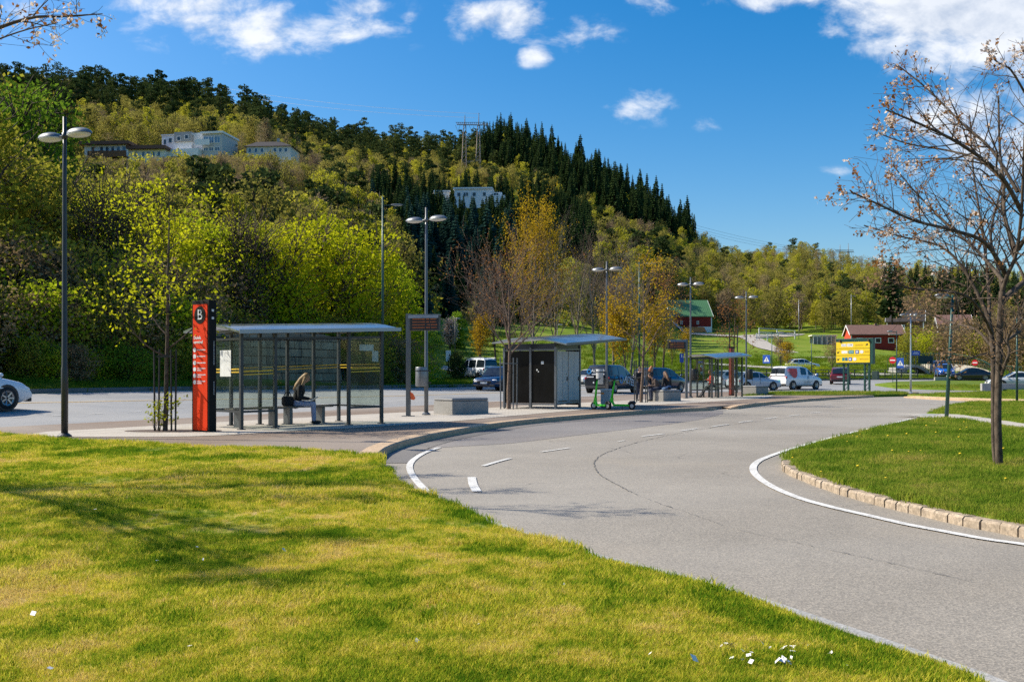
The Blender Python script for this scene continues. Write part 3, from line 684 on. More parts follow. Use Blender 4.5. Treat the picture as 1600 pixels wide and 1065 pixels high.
class Tree:
    """branching skeleton; collects tubes and the points where leaves sit"""
    def __init__(s, seed): s.r = random.Random(seed); s.nr = np.random.default_rng(seed); s.b = MB(); s.b.smooth = True; s.tw = MB(); s.tw.smooth = True; s.tips = []; s.damp = 1.0
    def limb(s, p, d, L, r0, lev, cfg):
        """cfg[lev] = (segments, wobble, lift, children, angle, length ratio, start, sides)"""
        seg, wob, lift, nch, ang, rat, st, sides = cfg[lev]
        pts = [p.copy()]; d = d.normalized(); rr = [r0]
        for i in range(seg):
            d = (d + Vector((s.r.gauss(0, wob), s.r.gauss(0, wob), s.r.gauss(0, wob) + lift))).normalized()
            p = p + d * (L / seg); pts.append(p.copy()); rr.append(max(.0025, r0 * (1 - .82 * (i + 1) / seg)))
        last = lev == len(cfg) - 1
        (s.tw if lev >= max(1, len(cfg) - 2) else s.b).tube(pts, rr, sides, cap=False)
        if last or lev >= len(cfg) - 2:
            for i in range(1, len(pts)): s.tips.append((pts[i], (pts[i] - pts[i - 1]).normalized()))
        if not last: s.kids(pts, rr, L, lev, cfg)
        return pts
    def kids(s, pts, rr, L, lev, cfg):
        seg, wob, lift, nch, ang, rat, st, sides = cfg[lev]; az = s.r.uniform(0, 6.28); N = len(pts) - 1
        for c in range(nch):
            t = st + (1 - st) * (c + s.r.random() * .8) / nch; t = min(.985, t); f = t * N; i = int(f); q = pts[i].lerp(pts[i + 1], f - i); dd = (pts[i + 1] - pts[i]).normalized()
            az += 2.4 + s.r.uniform(-.5, .5); o = dd.orthogonal().normalized(); o = Matrix.Rotation(az, 3, dd) @ o; a = ang * s.r.uniform(.75, 1.25)
            nd = dd * cos(a) + o * sin(a); l2 = L * rat * ((1.15 - .95 * t if s.damp < 1 else 1.15 - .6 * t) if lev == 0 else 1.0) * s.r.uniform(.75, 1.2); r2 = max(.003, (rr[i] * (1 - f + i) + rr[i + 1] * (f - i)) * .55)
            s.limb(q, nd, l2, r2, lev + 1, cfg)
    def leaves(s, per, size, spread, up=.3, asp=1.5, keep=1.0):
        T = [t for t in s.tips if s.r.random() < keep]
        C = np.repeat(np.array([list(t[0]) for t in T]), per, 0); C = C + s.nr.normal(size=C.shape) * spread; return leaf_quads(s.nr, C, size, up, asp)
DEC = [(7, .05, .03, 9, .85, .55, .28, 7), (5, .12, .06, 6, .75, .5, .25, 5), (4, .18, .05, 5, .7, .5, .2, 4), (3, .22, .02, 0, 0, 0, 0, 3)]
def dec_tree(name, seed, h, leaf, bark, cfg=DEC, per=3, size=.12, spread=.16, keep=1.0, r0=None, label=None, cat=None, group=None, loc=(0, 0, 0), twig=None, up=.3, d0=(0, 0, 1), rz=0, asp=1.5):
    t = Tree(seed); t.limb(Vector((0, 0, -.1)), Vector(d0), h * .86, r0 or h * .02, 0, cfg)
    root = thing(name, label, cat, loc, rz, group)
    t.b.build('trunk', bark, root); 
    if t.tw.v: t.tw.build('twigs', twig or bark, root)
    if per: V, Q = t.leaves(per, size, spread, up, asp, keep); link('crown', np_mesh('crown', V, Q, leaf), root)
    return root
# far tree meshes: small leaf sprays through the crown's volume on a few limbs, one mesh each
def far_dec(seed, h, rad, n, size, leaf, bark, lobes=9, base=.22, dens=.8, limbs=7, fine=0):
    r = np.random.default_rng(seed); rr = random.Random(seed); b = MB(); b.mi = 1
    b.tube([(0, 0, -.5), (rr.uniform(-.1, .1), rr.uniform(-.1, .1), h * .4), (rr.uniform(-.3, .3), rr.uniform(-.3, .3), h * .85)], [h * .016, h * .012, h * .004], 5, cap=False)
    C = []; 
    for k in range(lobes):
        a = 2.4 * k + rr.uniform(-.4, .4); t = base + (1 - base) * (k + .5) / lobes; w = rad * (1.0 - .55 * abs(t - .5) * 2 * rr.uniform(.7, 1.1)) * .62
        c = np.array([cos(a) * w * rr.uniform(.4, 1.1), sin(a) * w * rr.uniform(.4, 1.1), h * t * .93]); lr = rad * rr.uniform(.34, .58)
        m = int(n / lobes * rr.uniform(.6, 1.4)); d = rnd_dirs(r, m) * (r.uniform(.25, 1, (m, 1)) ** .55) * lr; d[:, 2] *= .8; C.append(c + d)
        b.tube([(0, 0, h * max(.15, t - .28)), tuple(c * .55 + np.array([0, 0, h * (t - .1) * .45])), tuple(c)], [h * .007, h * .005, h * .002], 3, cap=False)
        for f in range(fine):
            e = c + rnd_dirs(r, 1)[0] * lr * np.array([1, 1, .9]) * 1.05; e[2] += lr * .3; b.tube([tuple(c * .7 + np.array([0, 0, c[2] * .2])), tuple((c + e) / 2), tuple(e)], [h * .004, h * .003, h * .0015], 3, cap=False)
    C = np.concatenate(C) if C else np.zeros((0, 3)); C = C[C[:, 2] > h * base * .5]
    V, Q = leaf_quads(r, C, size, .25, 1.3)
    return V, Q, b, leaf, bark
def far_mesh(name, V, Q, b, leaf, bark):
    nb = len(V); bv = np.array([list(v) for v in b.v]) if b.v else np.zeros((0, 3)); bq = [f for f in b.f if len(f) == 4]
    q2 = np.array(bq, int).reshape(-1, 4) + nb
    return np_mesh(name, np.concatenate([V, bv]), np.concatenate([Q, q2]), [leaf, bark], np.concatenate([np.zeros(len(Q)), np.ones(len(q2))]))
def far_spruce(seed, h, rad, leaf, bark, whorls=24, per=9, droop=.35, gap=.1):
    r = random.Random(seed); b = MB(); b.mi = 1; b.tube([(0, 0, -.5), (0, 0, h * .5), (r.uniform(-.1, .1), 0, h)], [h * .013, h * .008, .01], 5, cap=False)
    V = []; Q = []
    for k in range(whorls):
        t = gap + (1 - gap) * k / whorls; L = rad * (1 - t) ** .8 * r.uniform(.75, 1.15) + .12; z = h * t; n = max(4, int(per * (1 - .4 * t)))
        a0 = r.uniform(0, 6.28)
        for i in range(n):
            a = a0 + 6.28 * i / n + r.uniform(-.25, .25); l = L * r.uniform(.65, 1.15); dz = -droop * l * r.uniform(.5, 1.3) + .05
            dx, dy = cos(a), sin(a); w = l * r.uniform(.20, .34); th = h / whorls
            for s_ in (0, 1):                      # two crossed sprays per bough
                tw = r.uniform(-.6, .6) + s_ * 1.2; ux, uy, uz = -dy * cos(tw), dx * cos(tw), sin(tw)
                q = len(V); m = l * .5
                V += [(0, 0, z + .05), (dx * m + ux * w, dy * m + uy * w, z + dz * .35 + uz * w + .1), (dx * l, dy * l, z + dz + r.uniform(0, .25) * th), (dx * m - ux * w, dy * m - uy * w, z + dz * .6 - uz * w)]; Q.append((q, q + 1, q + 2, q + 3))
            q = len(V); m = l * .62; w2 = w * .8       # hanging fringe
            V += [(dx * l * .25, dy * l * .25, z + dz * .2), (dx * m - dy * w2, dy * m + dx * w2, z + dz * .7 - th * .5), (dx * l * .9, dy * l * .9, z + dz - th * .6), (dx * m + dy * w2, dy * m - dx * w2, z + dz * .7 - th * .7)]; Q.append((q, q + 1, q + 2, q + 3))
    return np.array(V), np.array(Q), b, leaf, bark
def far_pine(seed, h, leaf, bark, n=900):
    r = np.random.default_rng(seed); rr = random.Random(seed); b = MB(); b.mi = 1; lean = rr.uniform(-.06, .06) * h
    b.tube([(0, 0, -.5), (lean * .4, 0, h * .5), (lean, 0, h * .95)], [h * .017, h * .012, h * .005], 5, cap=False); C = []
    for k in range(11):
        t = .42 + .56 * k / 10; a = 2.4 * k + rr.uniform(-.6, .6); w = h * .21 * (1.15 - t * .75) * rr.uniform(.4, 1.25); c = np.array([lean * t + cos(a) * w, sin(a) * w, h * t]); m = n // 11
        d = rnd_dirs(r, m) * (r.uniform(.2, 1, (m, 1)) ** .5) * h * rr.uniform(.075, .13); d[:, 2] *= .5; C.append(c + d); b.tube([(lean * t, 0, h * (t - .05)), tuple(c)], [h * .006, h * .003], 3, cap=False)
    C = np.concatenate(C); V, Q = leaf_quads(r, C, h * .035, .2, 1.6); return V, Q, b, leaf, bark

LIB = {}
def lib(kind, arr): LIB[kind] = [dict(data=a, mesh=far_mesh(kind, *a)) for a in arr]
lib('spruce_tree', [far_spruce(100 + i, 16, rad, LF_SPRUCE, BARK, w, 10) for i, (rad, w) in enumerate(((2.6, 26), (3.0, 24), (2.3, 28), (2.8, 22), (3.3, 25)))])
lib('blue_spruce', [far_spruce(140 + i, 12, rad, LF_BLUE, BARK, w, 10, .25) for i, (rad, w) in enumerate(((2.5, 24), (2.2, 26), (2.8, 22)))])
lib('pine_tree', [far_pine(200 + i, 12, LF_PINE, BARK) for i in range(5)])
lib('birch_tree', [far_dec(300 + i, 10, 2.6, 1700, .27, LF_FRESH, BARK_P, 13, .2, fine=5) for i in range(5)])
lib('broadleaf_tree', [far_dec(340 + i, 10, 3.6, 2100, .28, LF_SAGE, BARK, 14, .15, fine=6) for i in range(6)])
lib('budding_tree', [far_dec(380 + i, 10, 3.0, 1300, .22, LF_TAN, TWIG_V, 12, .18, fine=14) for i in range(5)])
lib('bush', [far_dec(420 + i, 3.2, 2.0, 800, .22, LF_SPRING, BARK, 9, .02, fine=3) for i in range(4)])

# where each kind grows (regions as seen from the road, on real ground)
def inpoly(x, y, poly):
    c = False; j = len(poly) - 1
    for i in range(len(poly)):
        xi, yi = poly[i]; xj, yj = poly[j]
        if (yi > y) != (yj > y) and x < (xj - xi) * (y - yi) / (yj - yi) + xi: c = not c
        j = i
    return c
RIDGE = [(745, 262), (770, 215), (820, 200), (900, 240), (1000, 300), (1085, 365), (1085, 400), (1010, 392), (950, 368), (880, 320), (800, 285), (745, 275)]
STAND = [(560, 322), (640, 315), (690, 322), (800, 322), (905, 330), (935, 420), (910, 490), (820, 520), (645, 524), (618, 440)]
HOUSES = [(118, 262, 218, 262, 280), (245, 360, 202, 256, 285), (375, 466, 212, 256, 285), (704, 796, 290, 318, 290), (1030, 1130, 462, 535, 232), (1262, 1412, 500, 545, 205), (1375, 1520, 470, 540, 215)]
cand = []; fr = np.random.default_rng(5)
for k in range(8200):
    d = 62 + (640 - 62) * fr.random() ** .72; u = fr.uniform(-260, 1860)
    kk = [np.interp(u, UKA, KN[:, c, 0]) for c in (3, 4, 5, 6, 7)]; d0 = kk[2] if u > 600 else kk[0] + 20
    if d < d0 or d > kk[4] * 1.05: continue
    x = (u - CX) / F * d; z = Hn(x, d); yg = HY - (z - EYE) * F / d; cand.append((d, u, x, yg, z))
placed = []; cells = {}
def near_ok(x, y, rad):
    cx, cy = int(x // 12), int(y // 12)
    for a in (-1, 0, 1):
        for c in (-1, 0, 1):
            for (px, py, pr) in cells.get((cx + a, cy + c), []):
                if (px - x) ** 2 + (py - y) ** 2 < (.33 * (pr + rad)) ** 2: return False
    return True
for (d, u, x, yg, z) in sorted(cand, key=lambda c: c[0]):
    q = fr.random(); s = fr.uniform(.8, 1.25)
    ridge_y = np.interp(u, UKA, [HY - (k[7][1] - EYE) * F / k[7][0] for k in KN])
    if inpoly(u, yg, RIDGE): kind, s = ('spruce_tree', s * fr.uniform(.8, 1.35)) if q < .93 else ('birch_tree', s)
    elif inpoly(u, yg, STAND):
        front = d < 185
        kind, s = ('blue_spruce', s * (.95 if front else 1.1)) if (q < .5 and u < 830 and d < 240) else ('spruce_tree', s * (.66 if front else .82))
    elif yg < ridge_y + 42 and u < 760: kind, s = ('pine_tree', s * fr.uniform(.65, 1.35)) if q < .5 else (('broadleaf_tree', s * .9) if q < .70 else (('birch_tree', s * .9) if q < .88 else ('spruce_tree', s * .7)))
    elif u > 1380 and d < 330 and q < .4: kind, s = 'spruce_tree', s * .8
    elif u > 1050: kind, s = ('birch_tree', s * .9) if q < .26 else (('broadleaf_tree', s * .85) if q < .60 else (('budding_tree', s * .8) if q < .95 else ('pine_tree', s * .8)))
    elif u < 110: kind, s = ('broadleaf_tree', s) if q < .5 else (('pine_tree', s * 1.2) if q < .75 else ('birch_tree', s))
    elif 210 < u < 480 and 265 < yg < 400: kind, s = ('budding_tree', s * .72) if q < .62 else (('birch_tree', s * .7) if q < .8 else ('broadleaf_tree', s * .75))
    else: kind, s = ('birch_tree', s) if q < .28 else (('broadleaf_tree', s) if q < .62 else (('budding_tree', s * .95) if q < .86 else (('pine_tree', s) if q < .96 else ('spruce_tree', s * .7))))
    Ht = {'spruce_tree': 16, 'blue_spruce': 12, 'pine_tree': 12}.get(kind, 10) * s; rad = {'spruce_tree': 2.3, 'blue_spruce': 2.1, 'pine_tree': 2.4}.get(kind, 3.2) * s
    top = yg - Ht * F / d; wpx = rad * F / d; bad = False
    for (a, b_, c, e, hd) in HOUSES:
        if u + wpx > a and u - wpx < b_ and top < e - 7 and yg > c and d < hd + 14:
            lim = (yg - (e - (7 if hd > 240 else 2) - 10 * (fr.random() if hd > 240 else 0))) * d / F
            if lim > 3.2 and hd > d + 3: s *= lim / Ht; Ht = lim; kind = kind if kind != 'pine_tree' else 'broadleaf_tree'; bad = False
            else: bad = True; break
    if bad or not near_ok(x, d, rad): continue
    if 1030 < u < 1420 and yg > 520: continue
    cells.setdefault((int(x // 12), int(d // 12)), []).append((x, d, rad)); placed.append((kind, s, x, d, z, u, yg, top, Ht))
LABEL = {
 'spruce_tree': lambda t: ('dark spruce in the tall stand along the ridge right of the pylon', 'spruces along the ridge') if inpoly(t[5], t[6], RIDGE) else (('dark spruce in the dense stand below the white hillside house', 'spruces in the stand') if inpoly(t[5], t[6], STAND) else (('dark spruce standing behind the blossoming tree at the right', 'spruces behind the bridge') if t[5] > 1380 else ('lone dark spruce among the leafy trees of the hillside', 'scattered spruces'))),
 'blue_spruce': lambda t: ('blue-green spruce in the front of the dark stand behind the display board', 'blue spruces'),
 'pine_tree': lambda t: ('dark ragged pine on the skyline left of the pylon', 'pines on the skyline') if t[5] < 760 else ('dark ragged pine on the low hill at the right', 'pines on the low hill'),
 'birch_tree': lambda t: ('lime green birch just coming into leaf on the low right-hand hill', 'birches on the low hill') if t[5] > 1050 else ('lime green birch just coming into leaf on the big left-hand hill', 'birches on the big hill'),
 'broadleaf_tree': lambda t: ('olive green broadleaf tree on the low right-hand hill', 'broadleaf trees on the low hill') if t[5] > 1050 else ('olive green broadleaf tree on the big left-hand hill', 'broadleaf trees on the big hill'),
 'budding_tree': lambda t: ('brownish tree still in bud on the low right-hand hill', 'budding trees on the low hill') if t[5] > 1050 else ('brownish tree still in bud on the big left-hand hill', 'budding trees on the big hill'),
}
def place_far(t, quota={}):
    kind, s, x, d, z = t[:5]; v = fr.integers(len(LIB[kind])); o = link(kind, LIB[kind][v]['mesh'])
    o.location = (x, d, z); o.scale = (s * fr.uniform(.9, 1.12), s * fr.uniform(.9, 1.12), s); o.rotation_euler = (fr.normal(0, .03), fr.normal(0, .03), fr.uniform(0, 6.28))
    lb, gp = LABEL[kind](t); tag(o, lb, kind.replace('_tree', '').replace('blue_spruce', 'spruce').replace('broadleaf', 'broadleaf tree').replace('budding', 'budding tree'), gp)
rest = {}
cnt = {}
vis = [t for t in placed if -40 < t[5] < 1640]; oth = [t for t in placed if not (-40 < t[5] < 1640)]
# the largest of each kind are individuals; what is left is one mass of woodland
vis.sort(key=lambda t: -t[8] / t[3])
CAP = {'spruce_tree': 240, 'blue_spruce': 50, 'pine_tree': 150, 'birch_tree': 150, 'broadleaf_tree': 170, 'budding_tree': 130}
mass = []
for t in vis:
    cnt[t[0]] = cnt.get(t[0], 0) + 1
    if cnt[t[0]] <= CAP[t[0]]: place_far(t)
    else: mass.append(t)
mass += oth
print('forest', len(placed), cnt, 'mass', len(mass))
def forest_mass(items):
    mats = []; VV = []; QQ = []; MI = []; nb = 0
    for t in items:
        kind, s, x, d, z = t[:5]; dat = LIB[kind][fr.integers(len(LIB[kind]))]['data']; V, Q, b, lf, bk = dat; sub = fr.random(len(Q)) < (.75 if d > 300 else 1); Q2 = Q[sub]
        a = fr.uniform(0, 6.28); Rm = np.array([[cos(a), -sin(a), 0], [sin(a), cos(a), 0], [0, 0, 1]])
        used = np.unique(Q2); remap = np.zeros(len(V), int); remap[used] = np.arange(len(used))
        VV.append(V[used] @ Rm.T * s + np.array([x, d, z])); QQ.append(remap[Q2] + nb); nb += len(used)
        if lf not in mats: mats.append(lf)
        MI.append(np.full(len(Q2), mats.index(lf)))
        bv = np.array([list(v) for v in b.v]); bq = np.array([f for f in b.f[:12] if len(f) == 4]); VV.append(bv @ Rm.T * s + np.array([x, d, z])); QQ.append(bq + nb); nb += len(bv)
        if bk not in mats: mats.append(bk)
        MI.append(np.full(len(bq), mats.index(bk)))
    return link('woodland', np_mesh('woodland', np.concatenate(VV), np.concatenate(QQ), mats, np.concatenate(MI)))
BUSHY = []
for k in range(5200):
    d = 70 + 530 * fr.random() ** .8; u = fr.uniform(-200, 1800)
    kk = [np.interp(u, UKA, KN[:, c, 0]) for c in (3, 4, 5, 6, 7)]; d0 = kk[2] if u > 600 else kk[0] + 12
    if d < d0 + 2 or d > kk[4]: continue
    x = (u - CX) / F * d; z = Hn(x, d); yg = HY - (z - EYE) * F / d
    if 1000 < u < 1440 and yg > 512: continue
    if any(a < u < b_ and e - 3 < yg < e + 14 and False for (a, b_, c, e, hd) in HOUSES): continue
    BUSHY.append(('understorey', fr.uniform(.6, 1.35), x, d, z))
LIB['understorey'] = [dict(data=far_dec(460 + i, 3.0, 2.6, 170, .42, lf, BARK, 7, .0, fine=1)) for i, lf in enumerate((LF_SAGE, LF_TAN, LF_OLIVE, LF_SAGE, LF_FRESH))]
mass += BUSHY
if mass: tag(forest_mass(mass), 'mixed woodland filling the hillside between the larger trees', None, None, 'stuff')
# ------------------------------------------------------------------ street furniture
def text(name, s, size, mat, parent, loc, rot, ext=.002, align='LEFT', shear=0.0, bold=0.0):
    cu = bpy.data.curves.new(name, 'FONT'); cu.body = s; cu.size = size; cu.extrude = ext; cu.align_x = align; cu.align_y = 'CENTER'; cu.shear = shear; cu.offset = bold
    tmp = bpy.data.objects.new('tmp', cu); me = bpy.data.meshes.new_from_object(tmp); bpy.data.objects.remove(tmp); me.materials.clear(); me.materials.append(mat); o = bpy.data.objects.new(name, me); COL.objects.link(o); o.parent = parent; o.location = loc; o.rotation_euler = rot; return o
LAMP_G = M_('frosted_lamp_glass', (.55, .56, .55), .25, scale=3)
LAMP_S = M_('lamp_housing', (.20, .21, .22), .38, .5, scale=3)
def lamp_post(loc, label, pole_m, rz=R(-28), h=6.56, hz=6.17, name='street_lamp', group='twin headed street lamps'):
    t = thing(name, label, 'street lamp', loc, rz, group)
    b = MB(); b.smooth = True; b.tube([(0, 0, -.1), (0, 0, 1.4), (0, 0, 1.45), (0, 0, h - 1.2), (0, 0, h)], [.068, .068, .058, .042, .036], 12); b.build('pole', pole_m, t)
    b = MB(); b.lathe((0, 0, 0), [(.0, .015), (.14, .015), (.14, .04), (.075, .09), (.0, .09)], 14); b.build('base_plate', pole_m, t)
    b = MB(); b.smooth = True; b.cyl((-.5, 0, hz), (.5, 0, hz), .018, n=6); b.cyl((0, 0, hz - .06), (0, 0, hz + .06), .055, n=10); b.build('arm', pole_m, t)
    for s in (-1, 1):
        hb = MB(); hb.smooth = True; prof = []
        vs = []; nu, nv = 14, 6; c = Vector((s * .43, 0, hz))
        for j in range(nv + 1):
            a = pi / 2 * j / nv
            for i in range(nu): w = 2 * pi * i / nu; vs.append(c + Vector((.31 * cos(a) * cos(w) * (1 + .08 * s * cos(w)), .19 * cos(a) * sin(w), .125 * sin(a) ** .9 - .01)))
        fs = [(j * nu + i, j * nu + (i + 1) % nu, (j + 1) * nu + (i + 1) % nu, (j + 1) * nu + i) for j in range(nv) for i in range(nu)]; hb.add(vs, fs)
        hd = hb.build('lamp_head', LAMP_S, t)
        g = MB(); g.smooth = True; g.ell(c + Vector((0, 0, -.012)), (.30, .18, .065), 14, 6); g.build('lamp_glass', LAMP_G, hd)
    return t
def at_pole(px, d, z=0): return Vector(((px - CX) / F * d, d, z))
lamp_post(at_pole(101, 20.4, -.0), 'tall dark twin headed street lamp at the lawn edge near the white car', STEEL_D)
lamp_post(at_pole(666, 31.5), 'twin headed grey street lamp carrying a round grey bin beside the display board', STEEL_G)
lamp_post(at_pole(948, 46.5), 'twin headed grey street lamp behind the green scooters', STEEL_G)
lamp_post(at_pole(1079, 54.2), 'twin headed grey street lamp between the display board and the far bus shelter', STEEL_G)
lamp_post(at_pole(1166, 63.5), 'twin headed grey street lamp at the last concrete block beyond the far shelter', STEEL_G)
lamp_post(at_pole(1423, 67), 'slim twin headed street lamp on the right beside the crossing sign pole', STEEL_L, R(0), 5.5, 5.25)
def road_lamp(px, d, htop, label, pole_m=GREEN_S, side=1, arm=1.0, z=None, grp=None, lean=0.0, r=.07, hl=.34):
    x = (px - CX) / F * d; z = H(x, d) if z is None else z
    t = thing('road_lamp', label, 'street lamp', (x, d, z), 0, grp); t.rotation_euler = (0, lean, 0)
    b = MB(); b.smooth = True; b.tube([(0, 0, -.2), (0, 0, htop * .5), (0, 0, htop)], [r, r * .8, r * .55], 10); b.build('pole', pole_m, t)
    if arm:
        hz = htop - .05 * htop if hl > .3 else htop - .1
        b = MB(); b.cyl((0, 0, hz), (side * arm * .6, 0, hz + .05), .025, n=6); b.build('arm', pole_m, t)
        hb = MB(); hb.smooth = True; hb.ell((side * (arm * .6 + hl * .8), 0, hz + .06), (hl, .14, .07), 12, 6); h_ = hb.build('lamp_head', LAMP_S, t)
        g = MB(); g.smooth = True; g.ell((side * (arm * .6 + hl * .8), 0, hz + .02), (hl * .8, .11, .05), 10, 6); g.build('lamp_glass', LAMP_G, h_)
    return t
road_lamp(598, 65.5, 12.6, 'tall green single arm road lamp rising behind the near bus shelter', side=1, arm=1.0, grp='tall road lamps', hl=.42, r=.1)
road_lamp(999, 98.2, 12.4, 'tall green single arm road lamp among the bare trees behind the seated group', side=1, arm=1.2, grp='tall road lamps', hl=.5, r=.11)
tl = road_lamp(1479, 30.6, 3.75, 'short leaning green lamp post on the grass by the footpath', GREEN_S, -1, .22, -.02, None, .05, .062, .24)
road_lamp(1589, 46, 3.9, 'short upright green lamp post on the far grass right of the twin trunked tree', GREEN_S, 1, .22, 0, None, 0, .055, .24)
road_lamp(1206, 84, 4.7, 'slim green crossing lamp carrying the blue crossing sign left of the white van', GREEN_S, 1, .9, None, 'crossing lamps', 0, .05, .30)
road_lamp(1401, 67.5, 4.3, 'slim green crossing lamp carrying the tall blue sign right of the yellow board', GREEN_S, -1, .5, None, 'crossing lamps', 0, .045, .2)
road_lamp(1268, 108.5, 4.6, 'bare green pole behind the roof of the white van', GREEN_S, 1, 0, None, None, 0, .06)
for (px, d, h, lb) in ((871, 98, 5.4, 'small park lamp post behind the roof of the dark kiosk'), (711, 98, 5.6, 'small park lamp post left of the small dark pine on the meadow'), (650, 97, 6.2, 'small park lamp post between the display board post and the bin')):
    road_lamp(px, d, h, lb, STEEL_D, 1, .2, Hn((px - CX) / F * d, d), 'park lamps', 0, .045, .25)
for (px, d, h, lb) in ((1248, 222, 9, 'pale lamp post at the edge of the wood above the white fence'), (1330, 215, 10, 'pale lamp post standing in the wood above the red house')):
    road_lamp(px, d, h, lb, STEEL_L, 1, .3, Hn((px - CX) / F * d, d), 'lamps in the wood', 0, .07, .5)

# round bins on poles
def pole_bin(loc, label, mat, r=.19, h=.62):
    t = thing('litter_bin', label, 'litter bin', loc, 0, 'bins on the lamp posts')
    b = MB(); b.smooth = True; b.lathe((0, 0, 0), [(0, 0), (r * .92, 0), (r, .03), (r, h - .02), (r * .96, h), (r * .86, h), (r * .86, h - .2), (0, h - .2)], 20); b.build('bin_body', mat, t)
    b = MB(); b.lathe((0, 0, 0), [(r + .006, h * .78), (r + .012, h * .78), (r + .012, h * .84), (r + .006, h * .84)], 20); b.box((r + .05, 0, h * .81), (.12, .05, .05)); b.box((r + .05, 0, h * .2), (.12, .05, .05)); b.build('bracket', STEEL_D, t); return t
pole_bin(at_pole(658.5, 31.5, .9), 'round grey litter bin clamped to the lamp post by the display board', LAMP_S)
pole_bin(at_pole(937, 46.5, .82), 'round light grey litter bin on the lamp post behind the scooters', M_('bin_light_grey', (.42, .43, .43), .4), .17, .7)
pole_bin(at_pole(1084.5, 54.1, .95), 'black litter bin on the lamp post left of the far bus shelter', BLACK, .16, .62)
pole_bin(at_pole(1172, 63.4, .95), 'black litter bin on the lamp post right of the far bus shelter', BLACK, .17, .66)
# square bin behind the scooters
t = thing('utility_bin', 'square light grey bin with an orange sticker between the two green scooters', 'litter bin', at_pole(947, 38.2), R(-20))
b = MB(); b.box((0, 0, .36), (.36, .30, .64), bev=.02); b.build('bin_body', M_('bin_grey', (.36, .37, .36), .5), t)
b = MB(); b.box((0, 0, .70), (.40, .34, .05), bev=.012); b.build('lid', M_('bin_lid', (.55, .56, .55), .45), t)
b = MB(); b.box((-.10, -.1535, .56), (.12, .004, .07)); b.build('sticker', M_('orange_sticker', (.7, .22, .03), .5), t)
b = MB(); b.box((0, 0, .02), (.32, .26, .04)); b.build('plinth', STEEL_D, t)

# ---- bus shelter
ROOF = M_('shelter_roof_panel', (.20, .23, .27), .16, .75, var=.25, scale=1.2)
POSTER = M_('paper_notice', (.62, .64, .62), .6, scale=8)
TAPE = M_('yellow_film_strip', (.75, .48, .02), .5, var=.2)
def arch_roof(b, L0, L1, f, k, z0, z1, rise=.2, th=.05, n=8):
    """curved roof: local x along the shelter, local y from back (k) to front (f)"""
    top = []; 
    for i in range(n + 1):
        s = i / n; y = k + (f - k) * s; dz = rise * sin(pi * (.12 + .88 * s)) ; top.append((y, dz))
    vs = []
    for (x, z) in ((L0, z0), (L1, z1)):
        for (y, dz) in top: vs.append((x, y, z + dz))
        for (y, dz) in top: vs.append((x, y, z + dz - th))
    m = n + 1; fs = []
    for i in range(n):
        fs += [(i, i + 1, 2 * m + i + 1, 2 * m + i), (m + i, 3 * m + i, 3 * m + i + 1, m + i + 1), (i, m + i, m + i + 1, i + 1), (2 * m + i, 2 * m + i + 1, 3 * m + i + 1, 3 * m + i)]
    fs += [(0, 2 * m, 3 * m, m), (m - 1, 2 * m - 1, 4 * m - 1, 3 * m - 1)]; b.add(vs, fs)
